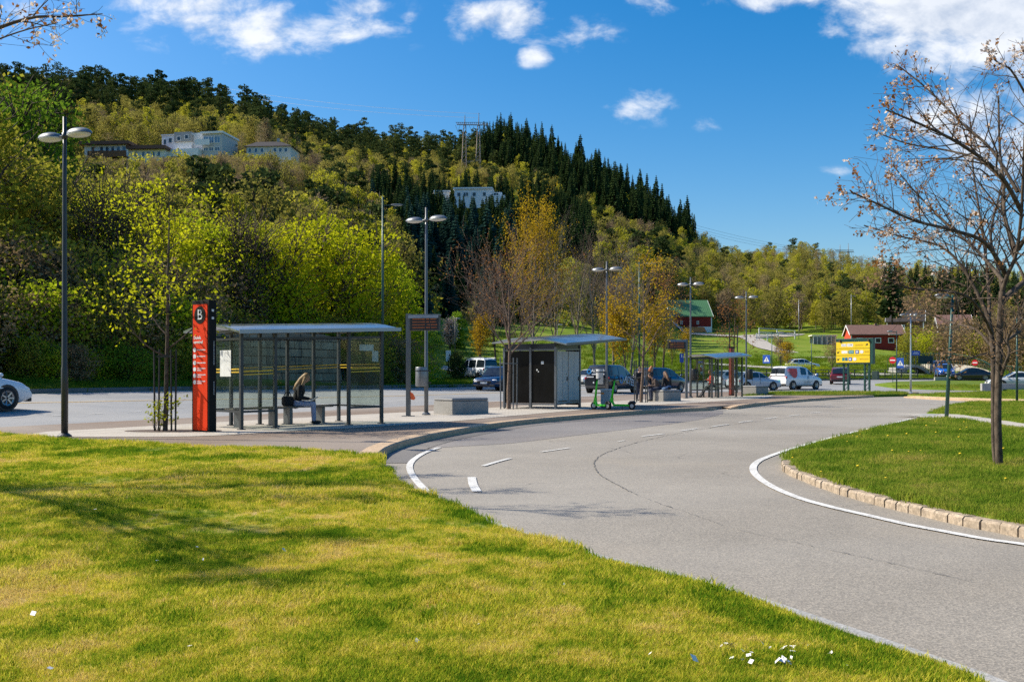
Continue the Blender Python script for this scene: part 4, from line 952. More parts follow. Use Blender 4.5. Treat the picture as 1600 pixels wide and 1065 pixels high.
def shelter(loc, ang, label, L=4.1, D=1.9, z0=2.30, z1=2.46, back=5, fl=.9, fr=1.05, tapes=True, ext=.3, name='bus_shelter'):
    """local x along the shelter, local -y towards the kerb; origin at the back left corner"""
    t = thing(name, label, 'bus shelter', loc, ang, 'glazed bus shelters'); zt = lambda x: z0 + (z1 - z0) * x / L
    posts = [(L * i / back, 0) for i in range(back + 1)] + [(0, -D), (fl, -D), (L - fr, -D), (L, -D)]
    for (x, y) in posts:
        b = MB(); b.box((x, y, zt(x) / 2 - .02), (.075, .075, zt(x) + .04)); b.box((x, y, .012), (.15, .15, .02)); b.build('post', STEEL_D, t)
    b = MB(); hh = lambda x, z: z / z0 * zt(x)
    for z in (.42, 2.12): 
        b.bar((.04, 0, hh(0, z)), (L - .04, 0, hh(L, z)), .05)
        for x in (0, L): b.bar((x, -.04, hh(x, z)), (x, -D + .04, hh(x, z)), .05)
        for (xa, xb) in ((0, fl), (L - fr, L)): b.bar((xa + .04, -D, hh(xa, z)), (xb - .04, -D, hh(xb, z)), .05)
    b.bar((fl, -D, hh(fl, 2.12)), (L - fr, -D, hh(L - fr, 2.12)), .05)
    for i in range(7): x = L * i / 6; b.bar((x, .02, zt(x) - .02), (x, -D - .05, zt(x) + .02), .04, .06)
    b.build('rails', STEEL_D, t)
    b = MB(); arch_roof(b, -ext, L + ext, -D - .42, .32, z0 - .02, z1 + .02); b.build('roof', ROOF, t)
    b = MB(); b.bar((-ext, -D - .43, z0 - .035), (L + ext, -D - .43, z1 + .005), .03, .09); b.build('gutter', M_('roof_edge', (.30, .32, .34), .35, .6), t)
    def pane(a, c, lo=.46, hi=2.08):
        b = MB(); (x0, y0), (x1, y1) = a, c; v = Vector((x1 - x0, y1 - y0, 0)).normalized(); n = Vector((-v.y, v.x, 0)) * .004; p, q = Vector((x0, y0, 0)) + v * .045, Vector((x1, y1, 0)) - v * .045
        b.add([p + n + Vector((0, 0, hh(x0, lo))), q + n + Vector((0, 0, hh(x1, lo))), q + n + Vector((0, 0, hh(x1, hi))), p + n + Vector((0, 0, hh(x0, hi))), p - n + Vector((0, 0, hh(x0, lo))), q - n + Vector((0, 0, hh(x1, lo))), q - n + Vector((0, 0, hh(x1, hi))), p - n + Vector((0, 0, hh(x0, hi)))],
              [(0, 1, 2, 3), (7, 6, 5, 4), (0, 4, 5, 1), (3, 2, 6, 7), (0, 3, 7, 4), (1, 5, 6, 2)]); g = b.build('pane', GLASS, t)
        if tapes:
            b = MB(); e = n * 2.2
            for k, z in enumerate((1.33, 1.40)):
                za, zb = hh(x0, z) + (.04 * x0 / L if y0 == 0 else -.06), hh(x1, z) + (.05 * x1 / L if y0 == 0 else -.05)
                b.add([p - e + Vector((0, 0, za)), q - e + Vector((0, 0, zb)), q - e + Vector((0, 0, zb + .022)), p - e + Vector((0, 0, za + .022)), p + e + Vector((0, 0, za)), q + e + Vector((0, 0, zb)), q + e + Vector((0, 0, zb + .022)), p + e + Vector((0, 0, za + .022))], [(0, 1, 2, 3), (7, 6, 5, 4)])
            b.build('film_strip', TAPE, g)
        return g
    for i in range(back): pane((L * i / back, 0), (L * (i + 1) / back, 0))
    pane((0, 0), (0, -D)); pane((L, 0), (L, -D)); pane((0, -D), (fl, -D)); pane((L - fr, -D), (L, -D))
    return t
A1 = atan2(.71, .70)
SH = shelter((-7.65, 24.5, 0), A1, 'large near bus shelter with glass walls, yellow film strips and a curved metal roof')
b = MB(); b.box((3.62, -1.892, 1.98), (.45, .006, .16)); b.box((3.9, -1.892, 1.76), (.2, .006, .28)); b.build('notice', POSTER, SH)
b = MB(); b.box((-.012, -1.2, 1.55), (.006, .5, .62)); b.build('notice', POSTER, SH)
shelter((9.75, 54.3, 0), atan2(.8, .6), 'smaller far bus shelter beside the second display board', 3.9, 1.25, 2.18, 2.34, 5, .75, .8, False)
# benches inside the near shelter
WOOD = m_plank('bench_slats', (.10, .085, .07), (.17, .15, .125), 11, 1)
def seat_bench(loc, ang, label, L=1.55):
    t = thing('bench', label, 'bench', loc, ang, 'slatted benches in the near shelter')
    b = MB(); 
    for k in range(4): b.box((0, -.16 + .105 * k, .45), (L, .085, .035), bev=.006)
    b.build('seat', WOOD, t)
    for s in (-1, 1):
        b = MB(); b.box((s * L * .32, 0, .215), (.09, .30, .43)); b.box((s * L * .32, 0, .01), (.16, .36, .02)); b.build('leg', STEEL_G, t)
    return t
seat_bench((-6.31, 24.55, 0), A1, 'empty slatted bench at the left end of the near shelter', 1.5)
BENCH2 = Vector((-5.42, 26.0, 0)); seat_bench(BENCH2, A1, 'slatted bench in the near shelter with the reading woman on it', 1.55)

# ---- information totem
TOT = M_('totem_black', (.008, .008, .008), .6, scale=3, spec=.15); TRED = M_('totem_red', (.68, .038, .003), .6, var=.05, scale=1.5, spec=.15)
TXT_W = M_('lettering_white', (.72, .72, .72), .5)
t = thing('info_totem', 'tall red bus stop totem lettered B at the left end of the near shelter', 'totem', at_pole(319, 22.45), R(-35))
b = MB(); b.box((0, 0, 1.475), (.60, .20, 2.95), bev=.008); b.build('casing', TOT, t)
b = MB(); b.box((0, -.105, 1.45), (.50, .014, 2.82)); b.box((0, .105, 1.45), (.50, .014, 2.82)); pn = b.build('panel', TRED, t)
b = MB(); b.lathe((0, -.113, 2.62), [(0, .0), (.195, .0), (.195, .006), (0, .006)], 32, Matrix.Rotation(R(90), 3, 'X')); b.build('roundel', TOT, pn)
text('lettering', 'B', .33, TXT_W, pn, (0, -.1215, 2.62), (R(90), 0, 0), .001, 'CENTER')
text('lettering', 'Dolvik', .095, TXT_W, pn, (-.22, -.114, 2.11), (R(90), 0, 0), bold=.002); text('lettering', 'terminal', .095, TXT_W, pn, (-.22, -.114, 2.015), (R(90), 0, 0), bold=.002)
b = MB()
for k in range(6): b.lathe((-.185, -.113, 1.84 - .145 * k), [(0, 0), (.05, 0), (.05, .005), (0, .005)], 16, Matrix.Rotation(R(90), 3, 'X'))
b.build('line_number', TXT_W, pn)
b = MB(); rr_ = random.Random(3)
for k in range(6):
    for row in range(1 if k < 3 else 2):
        x = -.11; z = 1.84 - .145 * k + (0 if k < 3 else .02 - .045 * row); end = .19 if row == 0 else .04
        while x < end: w = rr_.uniform(.012, .022); b.box((x + w / 2, -.1135, z + rr_.uniform(-.003, .003)), (w, .003, rr_.uniform(.016, .028))); x += w + .007
b.build('small_print', TXT_W, pn)
b = MB()
for (z, s) in ((2.72, .05), (2.55, .05)): b.box((.302, 0, z), (.004, .06, s))
b.build('pictogram', TXT_W, t)
b = MB(); z = 1.52
while z < 2.05: h = rr_.uniform(.015, .03); b.box((.302, .03, z), (.004, .025, h)); z += h + .01
z = .85
while z < 1.15: h = rr_.uniform(.012, .025); b.box((.302, .03, z), (.004, .022, h)); z += h + .01
b.build('small_print', M_('print_grey', (.35, .35, .35), .5), t)
t = thing('info_totem', 'red bus stop totem seen through the glass of the far shelter', 'totem', at_pole(1143, 60.5), R(60))
b = MB(); b.box((0, 0, 1.475), (.50, .20, 2.95), bev=.008); b.build('casing', TOT, t); b = MB(); b.box((0, -.105, 1.45), (.42, .012, 2.8)); b.box((0, .105, 1.45), (.42, .012, 2.8)); b.box((-.255, 0, 1.45), (.012, .14, 2.8)); b.build('panel', M_('totem_faded_red', (.26, .05, .03), .5), t)

# ---- display boards
LED = emis('led_amber', (1.0, .28, .03, 1), .10)
def display(loc, rz, label, side=1):
    t = thing('display_board', label, 'display board', loc, rz, 'departure display boards')
    b = MB(); b.smooth = False; b.box((0, 0, 1.57), (.12, .12, 3.16)); b.box((0, 0, .01), (.34, .30, .02)); b.build('post', STEEL_G, t)
    b = MB(); b.box((side * .54, 0, 2.86), (.92, .22, .46), bev=.012); c = b.build('casing', BLACK, t)
    b = MB(); b.box((side * .52, 0, 3.105), (.98, .26, .03)); b.add([(side * .04, -.14, 3.09), (side * 1.0, -.14, 3.09), (side * 1.0, -.155, 3.0), (side * .04, -.155, 3.0)], [(0, 1, 2, 3)]); b.build('hood', LAMP_S, c)
    b = MB()
    for row in range(4):
        x = .17; z = 3.0 - .085 * row - .03; w = 0
        while x < .92:
            if .56 < x < .60 or .70 < x < .73: x += .03; continue
            w = rr_.uniform(.014, .032); b.box((side * (x + w / 2), -.114, z), (w, .006, .034 * rr_.uniform(.6, 1.05))); x += w + .009
    b.build('led_text', LED, c); return t
display(at_pole(638, 30.6), R(-12), 'departure display board on a grey post beside the near bus shelter')
display(at_pole(1072.5, 53.0), R(6), 'departure display board on a dark post left of the far bus shelter', -1)
# orange flag hanging on the near display post
b = MB(); b.add([(0, 0, 0), (.10, -.02, -.06), (.17, .01, -.20), (.13, 0, -.26), (.02, .02, -.24), (0, .012, 0), (.10, -.008, -.06), (.17, .022, -.20), (.13, .012, -.26), (.02, .032, -.24)], [(0, 1, 2, 3, 4), (9, 8, 7, 6, 5), (0, 5, 6, 1), (1, 6, 7, 2), (2, 7, 8, 3), (3, 8, 9, 4), (4, 9, 5, 0)])
o = b.build('plastic_flag', M_('orange_plastic', (.75, .12, .03), .5)); o.location = at_pole(640.5, 30.55, .76); tag(o, 'small orange plastic flag hanging on the post of the near display board', 'flag')

# ---- concrete seat blocks
def block(px, d, ang, label, L=1.45, W_=1.05, h=.53):
    t = thing('concrete_block', label, 'concrete seat', at_pole(px, d), ang, 'concrete seat blocks')
    b = MB(); b.box((0, 0, h * .40), (L, W_, h * .80), bev=.012); b.build('base', CONC_B, t)
    b = MB(); b.box((0, 0, h * .90), (L + .006, W_ + .006, h * .20), bev=.05); b.build('seat', CONC_T, t); return t
CONC_B = m_speckle('block_concrete', (.20, .195, .185), (.34, .33, .31), 70, .8); CONC_T = m_speckle('block_polished', (.15, .155, .16), (.24, .24, .24), 90, .45)
block(720.5, 32.5, atan2(.63, .78), 'large grey concrete seat block beside the near display board')
block(1037.5, 47.9, atan2(.68, .73), 'grey concrete seat block with the group of four sitting on and around it', 1.35, 1.0, .55)
block(1180, 61.6, atan2(.70, .71), 'grey concrete seat block at the foot of the last twin headed lamp', 1.4, 1.0, .58)

# ---- kiosk: shelter with dark panels and two grey doors
kA = atan2(.866, .5); t = thing('kiosk', 'dark panelled kiosk with two grey doors under a long curved canopy', 'kiosk', (1.62, 36.9, 0), kA)
DARKP = M_('dark_kiosk_panel', (.007, .0065, .006), .28, 0, var=.3, scale=2, spec=.12); DOORM = M_('kiosk_door_grey', (.40, .40, .38), .5, var=.14, scale=3)
L_, W2_ = 2.0, 2.2; zk = lambda x: 2.30 + .058 * x
for (x, y) in ((0, 0), (0, W2_ * .48), (0, W2_), (L_, 0), (L_, W2_)):
    b = MB(); b.box((x, y, zk(x) / 2), (.085, .085, zk(x))); b.build('post', STEEL_G, t)
b = MB(); b.box((L_ + .02, .3, 1.2), (.06, .6, 2.2)); b.build('end_panel', STEEL_D, t)
b = MB()
for z in (.17, 2.2): b.bar((0, .045, z), (0, W2_ - .045, z), .06); b.bar((.045, 0, z), (L_ - .045, 0, z + .05), .06); b.bar((L_, .045, z + .1), (L_, W2_ - .045, z + .1), .05); b.bar((.04, W2_, z), (L_ - .04, W2_, z + .1), .05)
b.build('rails', STEEL_G, t)
for (y0, y1) in ((.05, W2_ * .48 - .05), (W2_ * .48 + .05, W2_ - .05)):
    b = MB(); b.box((.0, (y0 + y1) / 2, 1.185), (.03, y1 - y0, 1.95)); p = b.build('panel', DARKP, t)
b = MB(); b.box((-.018, .55, 1.72), (.006, .11, .10)); b.box((-.018, .78, 1.45), (.006, .05, .06)); b.box((-.018, .72, 1.39), (.006, .04, .05)); b.build('sticker', POSTER, t)
b = MB(); b.box((L_ / 2, W2_ + .0, 1.185), (L_ - .1, .03, 1.95)); b.build('panel', DARKP, t)
for (x0, x1) in ((.06, .96), (1.0, 1.92)):
    b = MB(); b.box(((x0 + x1) / 2, -.008, 1.17), (x1 - x0 - .02, .04, 1.98), bev=.006); d_ = b.build('door', DOORM, t)
    b = MB(); b.box(((x0 + x1) / 2, -.031, .28), (x1 - x0 - .16, .008, .05)); b.build('vent', STEEL_D, d_)
    b = MB(); b.box((x1 - .10, -.04, 1.12), (.03, .03, .16)); b.box((x1 - .14, -.032, 1.3), (.05, .006, .04)); b.build('handle', BLACK, d_)
    b = MB(); b.box(((x0 + x1) / 2, -.0295, 1.16), (.012, .004, 1.9)); b.build('groove', STEEL_G, d_)
b = MB(); b.box((L_ / 2, .02, 2.36), (L_ - .02, .05, .20)); b.box((.02, W2_ / 2, 2.33), (.05, W2_ - .02, .20))
b.build('fascia', M_('fascia_dark_blue', (.012, .016, .03), .3, .3), t)
b = MB(); arch_roof(b, -.35, 5.1, -.62, W2_ + .35, 2.40, 2.74, .26, .05); b.build('canopy', M_('kiosk_canopy', (.22, .26, .31), .18, .7, var=.35, scale=1.0), t)
b = MB(); b.bar((-.35, -.63, 2.385), (5.1, -.63, 2.725), .03, .09); b.build('gutter', STEEL_G, t)
b = MB(); b.bar((L_, W2_ * .6, 2.45), (4.9, W2_ * .6, 2.70), .07, .10); b.bar((L_, .1, 2.44), (4.9, .1, 2.66), .05, .08); b.build('beam', STEEL_D, t)

# ---- electric scooters
SCG = M_('scooter_green', (.05, .58, .015), .4, var=.08)
def scooter(loc, rz, label, steer=0.0):
    t = thing('electric_scooter', label, 'scooter', loc, rz, 'parked green scooters')
    def wheel(x, z, r, yaw, nm='wheel'):
        Mx = Matrix.Rotation(yaw, 3, 'Z') @ Matrix.Rotation(R(90), 3, 'X'); b = MB(); b.smooth = True
        b.lathe((x, 0, z), [(r * .55, -.028), (r * .9, -.03), (r, -.012), (r, .012), (r * .9, .03), (r * .55, .028)], 20, Mx); w = b.build(nm, RUB, t)
        b = MB(); b.lathe((x, 0, z), [(0, -.03), (r * .56, -.026), (r * .56, .026), (0, .03)], 16, Mx); b.build('hub', STEEL_L, w)
    wheel(.86, .135, .135, steer); wheel(0, .13, .13, 0)
    b = MB(); b.box((.40, 0, .155), (.62, .16, .07), bev=.02); b.box((.40, 0, .194), (.5, .13, .006)); b.build('deck', SCG, t)
    b = MB(); b.tube([(.70, 0, .17), (.76, 0, .30), (.745, 0, .42)], [.045, .05, .045], 8); b.tube([(.86, 0, .13), (.83, 0, .28), (.77, 0, .44)], [.03, .045, .045], 8); b.build('front_fork', SCG, t)
    b = MB(); b.smooth = True; b.tube([(.77, 0, .42), (.72, 0, .75), (.665, 0, 1.08)], [.042, .036, .032], 10); b.build('stem', SCG, t)
    b = MB(); b.smooth = True; c, s_ = cos(steer), sin(steer)
    b.tube([(.64 + .25 * s_, -.25 * c, 1.13), (.665, 0, 1.10), (.64 - .25 * s_, .25 * c, 1.13)], [.02, .022, .02], 8); b.box((.69, 0, 1.09), (.09, .10, .08), bev=.02); b.box((.745, 0, .95), (.05, .14, .20), bev=.02); b.cyl((.64, .12, 1.13), (.60, .14, 1.24), .01, n=6); b.ell((.60, .14, 1.24), (.02, .05, .035), 8, 6); b.build('handlebar', BLACK, t)
    b = MB(); b.tube([(-.13, 0, .22), (-.06, 0, .285), (.06, 0, .27), (.14, 0, .2)], [.045, .05, .05, .04], 8); b.build('rear_mudguard', BLACK, t)
    b = MB(); b.tube([(.35, .08, .13), (.30, .22, .01)], [.012, .012], 6); b.build('kickstand', STEEL_D, t); return t
scooter(at_pole(950, 36.1), atan2(.86, -.52), 'green rental scooter left of the square bin with its front wheel to the left', .5)
scooter(at_pole(987.5, 36.3), atan2(.42, -.9), 'green rental scooter standing side on, right of the square bin', -.9)

# ---- yellow direction board
YEL = M_('sign_yellow', (.78, .55, .012), .45, var=.05); OCH = M_('faded_ochre_print', (.60, .38, .02), .5); BLUE = M_('sign_blue', (.02, .09, .42), .42); TEAL = M_('sign_teal', (.01, .20, .22), .45)
bx = at_pole(1336.5, 72.5); t = thing('direction_board', 'big yellow direction board on green lattice posts at the roadside', 'sign', (bx.x, bx.y, 0), R(-47)); t.scale = (1.17, 1, 1)
b = MB(); b.box((0, 0, 2.95), (2.46, .32, 1.86), bev=.01); b.build('cabinet', GREEN_S, t)
for k, (z, h) in enumerate(((3.40, .46), (2.90, .48), (2.38, .50))):
    b = MB(); b.box((-.09, -.17, z), (2.24, .03, h)); pl = b.build('panel', YEL, t)
    y = -.188
    def flat(nm, x, w, hh_, m, dz=0): q = MB(); q.box((x, y, z + dz), (w, .006, hh_)); return q.build(nm, m, pl)
    def arrow(x, s, up):
        q = MB(); M2 = Matrix.Rotation(-atan2(up, s), 3, 'Y'); q.box((x, y, z), (.18, .006, .04), M=M2); tip = Vector((x, y - .004, z)) + M2 @ Vector((.13, 0, 0))
        q.add([tip, tip + M2 @ Vector((-.12, 0, .085)), tip + M2 @ Vector((-.12, 0, -.085))], [(0, 1, 2)]); q.build('arrow', BLACK, pl)
    if k == 0:
        flat('route_plate', -.68, .34, .20, TXT_W); flat('route_plate', -.26, .38, .22, TXT_W); text('lettering', '553', .17, M_('print_grey', (.35, .35, .35), .5), pl, (-.68, y - .005, z), (R(90), 0, 0), .001, 'CENTER'); text('lettering', '179', .17, BLACK, pl, (-.26, y - .005, z), (R(90), 0, 0), .001, 'CENTER'); arrow(.82, 1, 1)
        q = MB(); x = .10
        while x < .62: w = rr_.uniform(.03, .06); q.box((x, y, z), (w, .005, rr_.uniform(.08, .13))); x += w + .015
        q.build('faded_lettering', OCH, pl)
    elif k == 1:
        arrow(-1.05, -1, -1); flat('route_plate', -.64, .40, .20, TXT_W); flat('route_plate', -.20, .36, .26, TEAL); text('lettering', '555', .17, TXT_W, pl, (-.20, y - .005, z), (R(90), 0, 0), .001, 'CENTER'); flat('symbol_plate', .20, .22, .26, BLUE); q = MB(); q.lathe((.20, y - .004, z), [(0, 0), (.07, 0), (.07, .003), (0, .003)], 12, Matrix.Rotation(R(90), 3, 'X')); q.build('symbol', TXT_W, pl)
        q = MB(); q.lathe((.50, y, z), [(0, 0), (.12, 0), (.12, .006), (0, .006)], 20, Matrix.Rotation(R(90), 3, 'X')); q.build('symbol_plate', TXT_W, pl)
        q = MB(); x = .72
        while x < .98: w = rr_.uniform(.03, .06); q.box((x, y, z), (w, .005, rr_.uniform(.08, .13))); x += w + .015
        q.build('faded_lettering', OCH, pl)
    else:
        arrow(-1.05, -1, -1); flat('route_plate', -.72, .16, .24, TEAL); flat('route_plate', -.52, .18, .24, M_('sign_deep_teal', (.01, .12, .25), .45)); flat('symbol_plate', -.26, .22, .26, BLUE); q = MB(); q.lathe((-.26, y - .004, z), [(0, 0), (.07, 0), (.07, .003), (0, .003)], 12, Matrix.Rotation(R(90), 3, 'X')); q.build('symbol', TXT_W, pl)
        q = MB(); q.lathe((.04, y, z), [(0, 0), (.12, 0), (.12, .006), (0, .006)], 20, Matrix.Rotation(R(90), 3, 'X')); q.build('symbol_plate', TXT_W, pl)
        q = MB(); x = .38
        while x < .95: w = rr_.uniform(.03, .06); q.box((x, y, z), (w, .005, rr_.uniform(.08, .13))); x += w + .015
        q.build('faded_lettering', OCH, pl)
for x in (-.62, .78):
    b = MB(); z = .1
    for s in (-1, 1): b.box((x + s * .15, 0, 1.0), (.08, .16, 2.05))
    while z < 2: b.bar((x - .12, 0, z), (x + .12, 0, z + .28), .03); z += .3
    b.build('post', GREEN_S, t)
for x in (-.95, .95): b = MB(); b.box((x, -.22, 3.72), (.10, .12, .12)); b.build('floodlight', M_('rusty_lamp', (.10, .04, .02), .7), t)
b = MB(); b.box((1.12, .02, 1.2), (.40, .24, .62), bev=.01); o = b.build('control_box', M_('box_dark_green', (.008, .03, .028), .5)); o.location = (bx.x + .25, bx.y - .1, 0); o.rotation_euler = (0, 0, R(-47)); o.scale = (1.1, 1, 1); tag(o, 'dark green control box fixed beside the right post of the yellow board', 'control box')

# ---- traffic signs
RED = M_('sign_red', (.55, .012, .02), .4, var=.06)
def sign_disc(px, py, d, label):
    p = P(px, py, d); g = Hn(p.x, d) if d > df_of(px) else H(p.x, d); t = thing('traffic_sign', label, 'road sign', (p.x, d, g), R(-40), 'no entry signs'); hz = p.z - g
    b = MB(); b.cyl((0, 0, -.1), (0, 0, hz + .3), .03, n=8); b.build('pole', GREEN_S, t)
    b = MB(); b.lathe((0, -.05, hz), [(0, 0), (.33, 0), (.33, .015), (0, .015)], 28, Matrix.Rotation(R(90), 3, 'X')); f = b.build('sign_face', RED, t)
    b = MB(); b.box((0, -.068, hz), (.50, .004, .11)); b.build('bar', WHITE, f)
sign_disc(1395, 562.5, 96, 'round red no entry sign just right of the yellow direction board')
sign_disc(1523.5, 566.5, 112, 'round red no entry sign behind the dark saloon by the bridge slope')
def sign_ped(px, py, d, w, h, label):
    p = P(px, py, d); t = thing('crossing_sign', label, 'road sign', p, R(-38), 'blue crossing signs')
    b = MB(); b.box((0, -.04, 0), (w, .02, h), bev=.008); b.build('sign_face', BLUE, t)
    b = MB(); s = min(w, h * .8) * .44; b.add([(-s, -.053, -s * .85), (s, -.053, -s * .85), (0, -.053, s * .95)], [(0, 1, 2)]); tr = b.build('triangle', WHITE, t)
    b = MB(); k = s * .5; b.ell((0, -.058, k * .75), (k * .16, .003, k * .18), 8, 6); b.bar((0, -.058, k * .5), (0, -.058, -k * .25), k * .3, .004)
    b.bar((0, -.059, -k * .2), (k * .3, -.059, -k * 1.2), k * .2, .004); b.bar((0, -.057, -k * .2), (-k * .35, -.057, -k * 1.2), k * .2, .004); b.bar((-k * .05, -.056, k * .4), (-k * .5, -.056, -k * .1), k * .14, .004); b.build('walking_figure', BLACK, tr)
    b = MB(); b.box((w / 2 + .02, 0, 0), (.16, .03, .04)); b.build('bracket', STEEL_D, t)
sign_ped(1198, 561, 83.8, .66, .70, 'square blue pedestrian crossing sign left of the white van')
sign_ped(1407, 567, 67.3, .46, .68, 'tall blue pedestrian crossing sign beside the slim twin lamp at the right')
def small_sign(px, py, d, w, h, mat, label, pole=True, extra=None):
    p = P(px, py, d); g = Hn(p.x, d); t = thing('road_sign', label, 'road sign', (p.x, d, g)); hz = p.z - g
    b = MB(); b.cyl((0, .03, -.1), (0, .03, max(.2, hz)), .035, n=8); b.build('pole', STEEL_D, t)
    b = MB(); b.box((0, -.03, hz), (w, .03, h), bev=.006); f = b.build('sign_face', mat, t)
    if extra: extra(f, hz)
small_sign(1065, 559, 106, .42, .95, BLUE, 'narrow blue sign on a thin pole behind the display board post', extra=lambda f, z: MB().box((0, -.048, z + .2), (.10, .004, .34)).build('symbol', WHITE, f))
small_sign(1094, 565.5, 108, .55, .26, BLUE, 'small blue plate seen inside the far bus shelter', extra=lambda f, z: MB().box((0, -.048, z), (.4, .004, .04)).build('symbol', WHITE, f))
small_sign(1091.5, 577, 108, .75, .46, RED, 'red and yellow marker board behind the far bus shelter', extra=lambda f, z: MB().box((0.02, -.048, z), (.26, .004, .44)).build('stripe', YEL, f))
small_sign(1431, 551.5, 126, 1.05, .62, BLUE, 'blue information sign by the bridge railing', extra=lambda f, z: [MB().box((0, -.048, z + .12 - .12 * k), (.7 - .2 * (k == 0), .004, .05)).build('lettering', WHITE, f) for k in range(3)])
small_sign(1446, 561.5, 128, 1.9, 1.0, M_('dark_green_board', (.006, .03, .03), .5), 'dark green notice board right of the blue information sign')
small_sign(700.5, 556, 100, .5, 1.1, WHITE, 'narrow white sign seen edge on left of the small dark pine')
small_sign(1219, 562, 112, .10, .8, STEEL_D, 'bare thin post right of the blue crossing sign')

# ---- fences
def rail_fence(name, pts, label, cat, mat, h=1.05, every=2.2, rails=(.3, .65, 1.0), r=.035, bars=0, grp=None):
    ln = resample(pts, every); t = thing(name, label, cat, ln[0], 0, grp); b0 = ln[0]; b = MB()
    for z in rails:
        for a, c in zip(ln, ln[1:]): b.bar(a - b0 + Vector((0, 0, z * h)), c - b0 + Vector((0, 0, z * h)), r * 1.3)
    if bars:
        for a, c in zip(ln, ln[1:]):
            for k in range(1, bars): q = a.lerp(c, k / bars) - b0; b.bar(q + Vector((0, 0, .1 * h)), q + Vector((0, 0, h)), r * .55)
    b.build('rails', mat, t)
    pm = MB().box((0, 0, h / 2 - .1), (r * 2, r * 2, h + .2)).mesh('post', mat)
    for k, p in enumerate(ln):
        if k < 100: link('post', pm, t).location = p - b0
    return t
def along(us, dfun): return [Vector(((u - CX) / F * dfun(u), dfun(u), Hn((u - CX) / F * dfun(u), dfun(u)))) for u in us]
rail_fence('guard_fence', along(range(1000, 1464, 8), lambda u: df_of(u) + 1.2), 'long dark three rail fence along the far side of the road', 'fence', STEEL_D, 1.15, 2.6, (.35, .68, 1.0), .05)
WHITEW = M_('white_fence_boards', (.72, .71, .68), .7, var=.15)
rail_fence('paddock_fence', along([1182, 1200, 1220, 1232], lambda u: 205 + (u - 1182) * .1), 'white board fence in a row at the corner of the hill path', 'fence', WHITEW, 1.5, 3.2, (.4, .7, 1.0), .10, grp='white paddock fences')
rail_fence('paddock_fence', along([1186, 1210, 1240, 1266], lambda u: 222 + (u - 1182) * .02), 'white rail fence running to the glass pavilion', 'fence', WHITEW, 1.9, 4.2, (.55, 1.0), .10, grp='white paddock fences')
rail_fence('guard_fence', along(range(1096, 1126, 4), lambda u: 112), 'white barrier rail behind the far bus shelter', 'fence', WHITEW, 1.2, 2.4, (.6, 1.0), .12)

# ---- stone wall behind the near shelter
def stone_wall():
    t = NT('dry_stone'); p = t.objc(); mp = t.n('ShaderNodeMapping'); mp.inputs['Rotation'].default_value = (R(90), 0, 0); t.L.new(p, mp.inputs[0])
    b_ = t.n('ShaderNodeTexBrick'); t.L.new(mp.outputs[0], b_.inputs['Vector']); b_.inputs['Scale'].default_value = 1.0; b_.inputs['Brick Width'].default_value = 1.3; b_.inputs['Row Height'].default_value = .5; b_.inputs['Mortar Size'].default_value = .03
    b_.inputs['Color1'].default_value = (.17, .145, .11, 1); b_.inputs['Color2'].default_value = (.27, .235, .18, 1); b_.inputs['Mortar'].default_value = (.02, .018, .015, 1)
    nz = t.noise(p, 2.2, 6, .7); c = t.mix(.7, b_.outputs[0], t.ramp(nz, [(.3, (.5, .5, .45)), (.7, (1.3, 1.3, 1.2))]), 'MULTIPLY'); t.pbr(c, .9, 0, t.bump(t.math('ADD', nz, b_.outputs['Fac']), .8, .06), .2); return t.m
SW = stone_wall(); a = at(318, df_of(318) + 3.2); c = at(535, df_of(535) + 3.2); v = c - a; L = v.length; t = thing('stone_wall', 'rough stone retaining wall across the road behind the near shelter', 'wall', a, atan2(v.y, v.x))
b = MB(); N_ = 26; top = [3.0 + .25 * mnoise.noise((i * .4, 0, 0)) - .9 * max(0, abs(i - N_ / 2) / (N_ / 2) - .7) for i in range(N_ + 1)]
vs = []
for i in range(N_ + 1): x = L * i / N_; vs += [(x, 0, -.5), (x, .25, top[i]), (x, .9, top[i] - .05), (x, .9, -.5)]
b.add(vs, [(4 * i + k, 4 * i + 4 + k, 4 * i + 5 + k, 4 * i + 1 + k) for i in range(N_) for k in range(3)]); b.build('masonry', SW, t)

# ---- low concrete wall and the arched bridge at the right
a = P(1533, 611, 76); b = MB(); b.box((2.5, 0, .28), (5.0, .35, .62), bev=.02); o = b.build('low_wall', CONC); o.location = (a.x, a.y, H(a.x, a.y)); o.rotation_euler = (0, 0, R(-3)); tag(o, 'low grey concrete wall in front of the silver car at the right edge', 'wall')
a = P(1460, 596, 112); b = MB(); b.box((2.9, 0, .2), (5.8, .3, .6), bev=.02); o = b.build('low_wall', CONC); o.location = (a.x, a.y, H(a.x, a.y)); o.rotation_euler = (0, 0, R(2)); tag(o, 'low concrete kerb wall below the blue car and the dark saloon', 'wall')
D_ = 130; t = thing('arched_bridge', 'small arched concrete footbridge with green railings at the right', 'bridge', (0, 0, 0))
dk = dense([P(1400, 579, D_), P(1414, 573.5, D_), P(1428, 569.5, D_), P(1440, 572, D_), P(1450, 578.5, D_), P(1461, 590, D_)], 5); und = [p - Vector((0, 0, .35 + .75 * max(0, abs(i / (len(dk) - 1) - .45) - .1))) for i, p in enumerate(dk)]
b = MB(); vs = []
for p, q in zip(dk, und): vs += [p, p + Vector((0, 3, 0)), q + Vector((0, 3, 0)), q]
n = len(dk); fs = [(4 * i + k, 4 * i + (k + 1) % 4, 4 * i + 4 + (k + 1) % 4, 4 * i + 4 + k) for i in range(n - 1) for k in range(4)] + [(0, 1, 2, 3), (4 * n - 1, 4 * n - 2, 4 * n - 3, 4 * n - 4)]; b.add(vs, fs); b.build('deck', CONC, t)
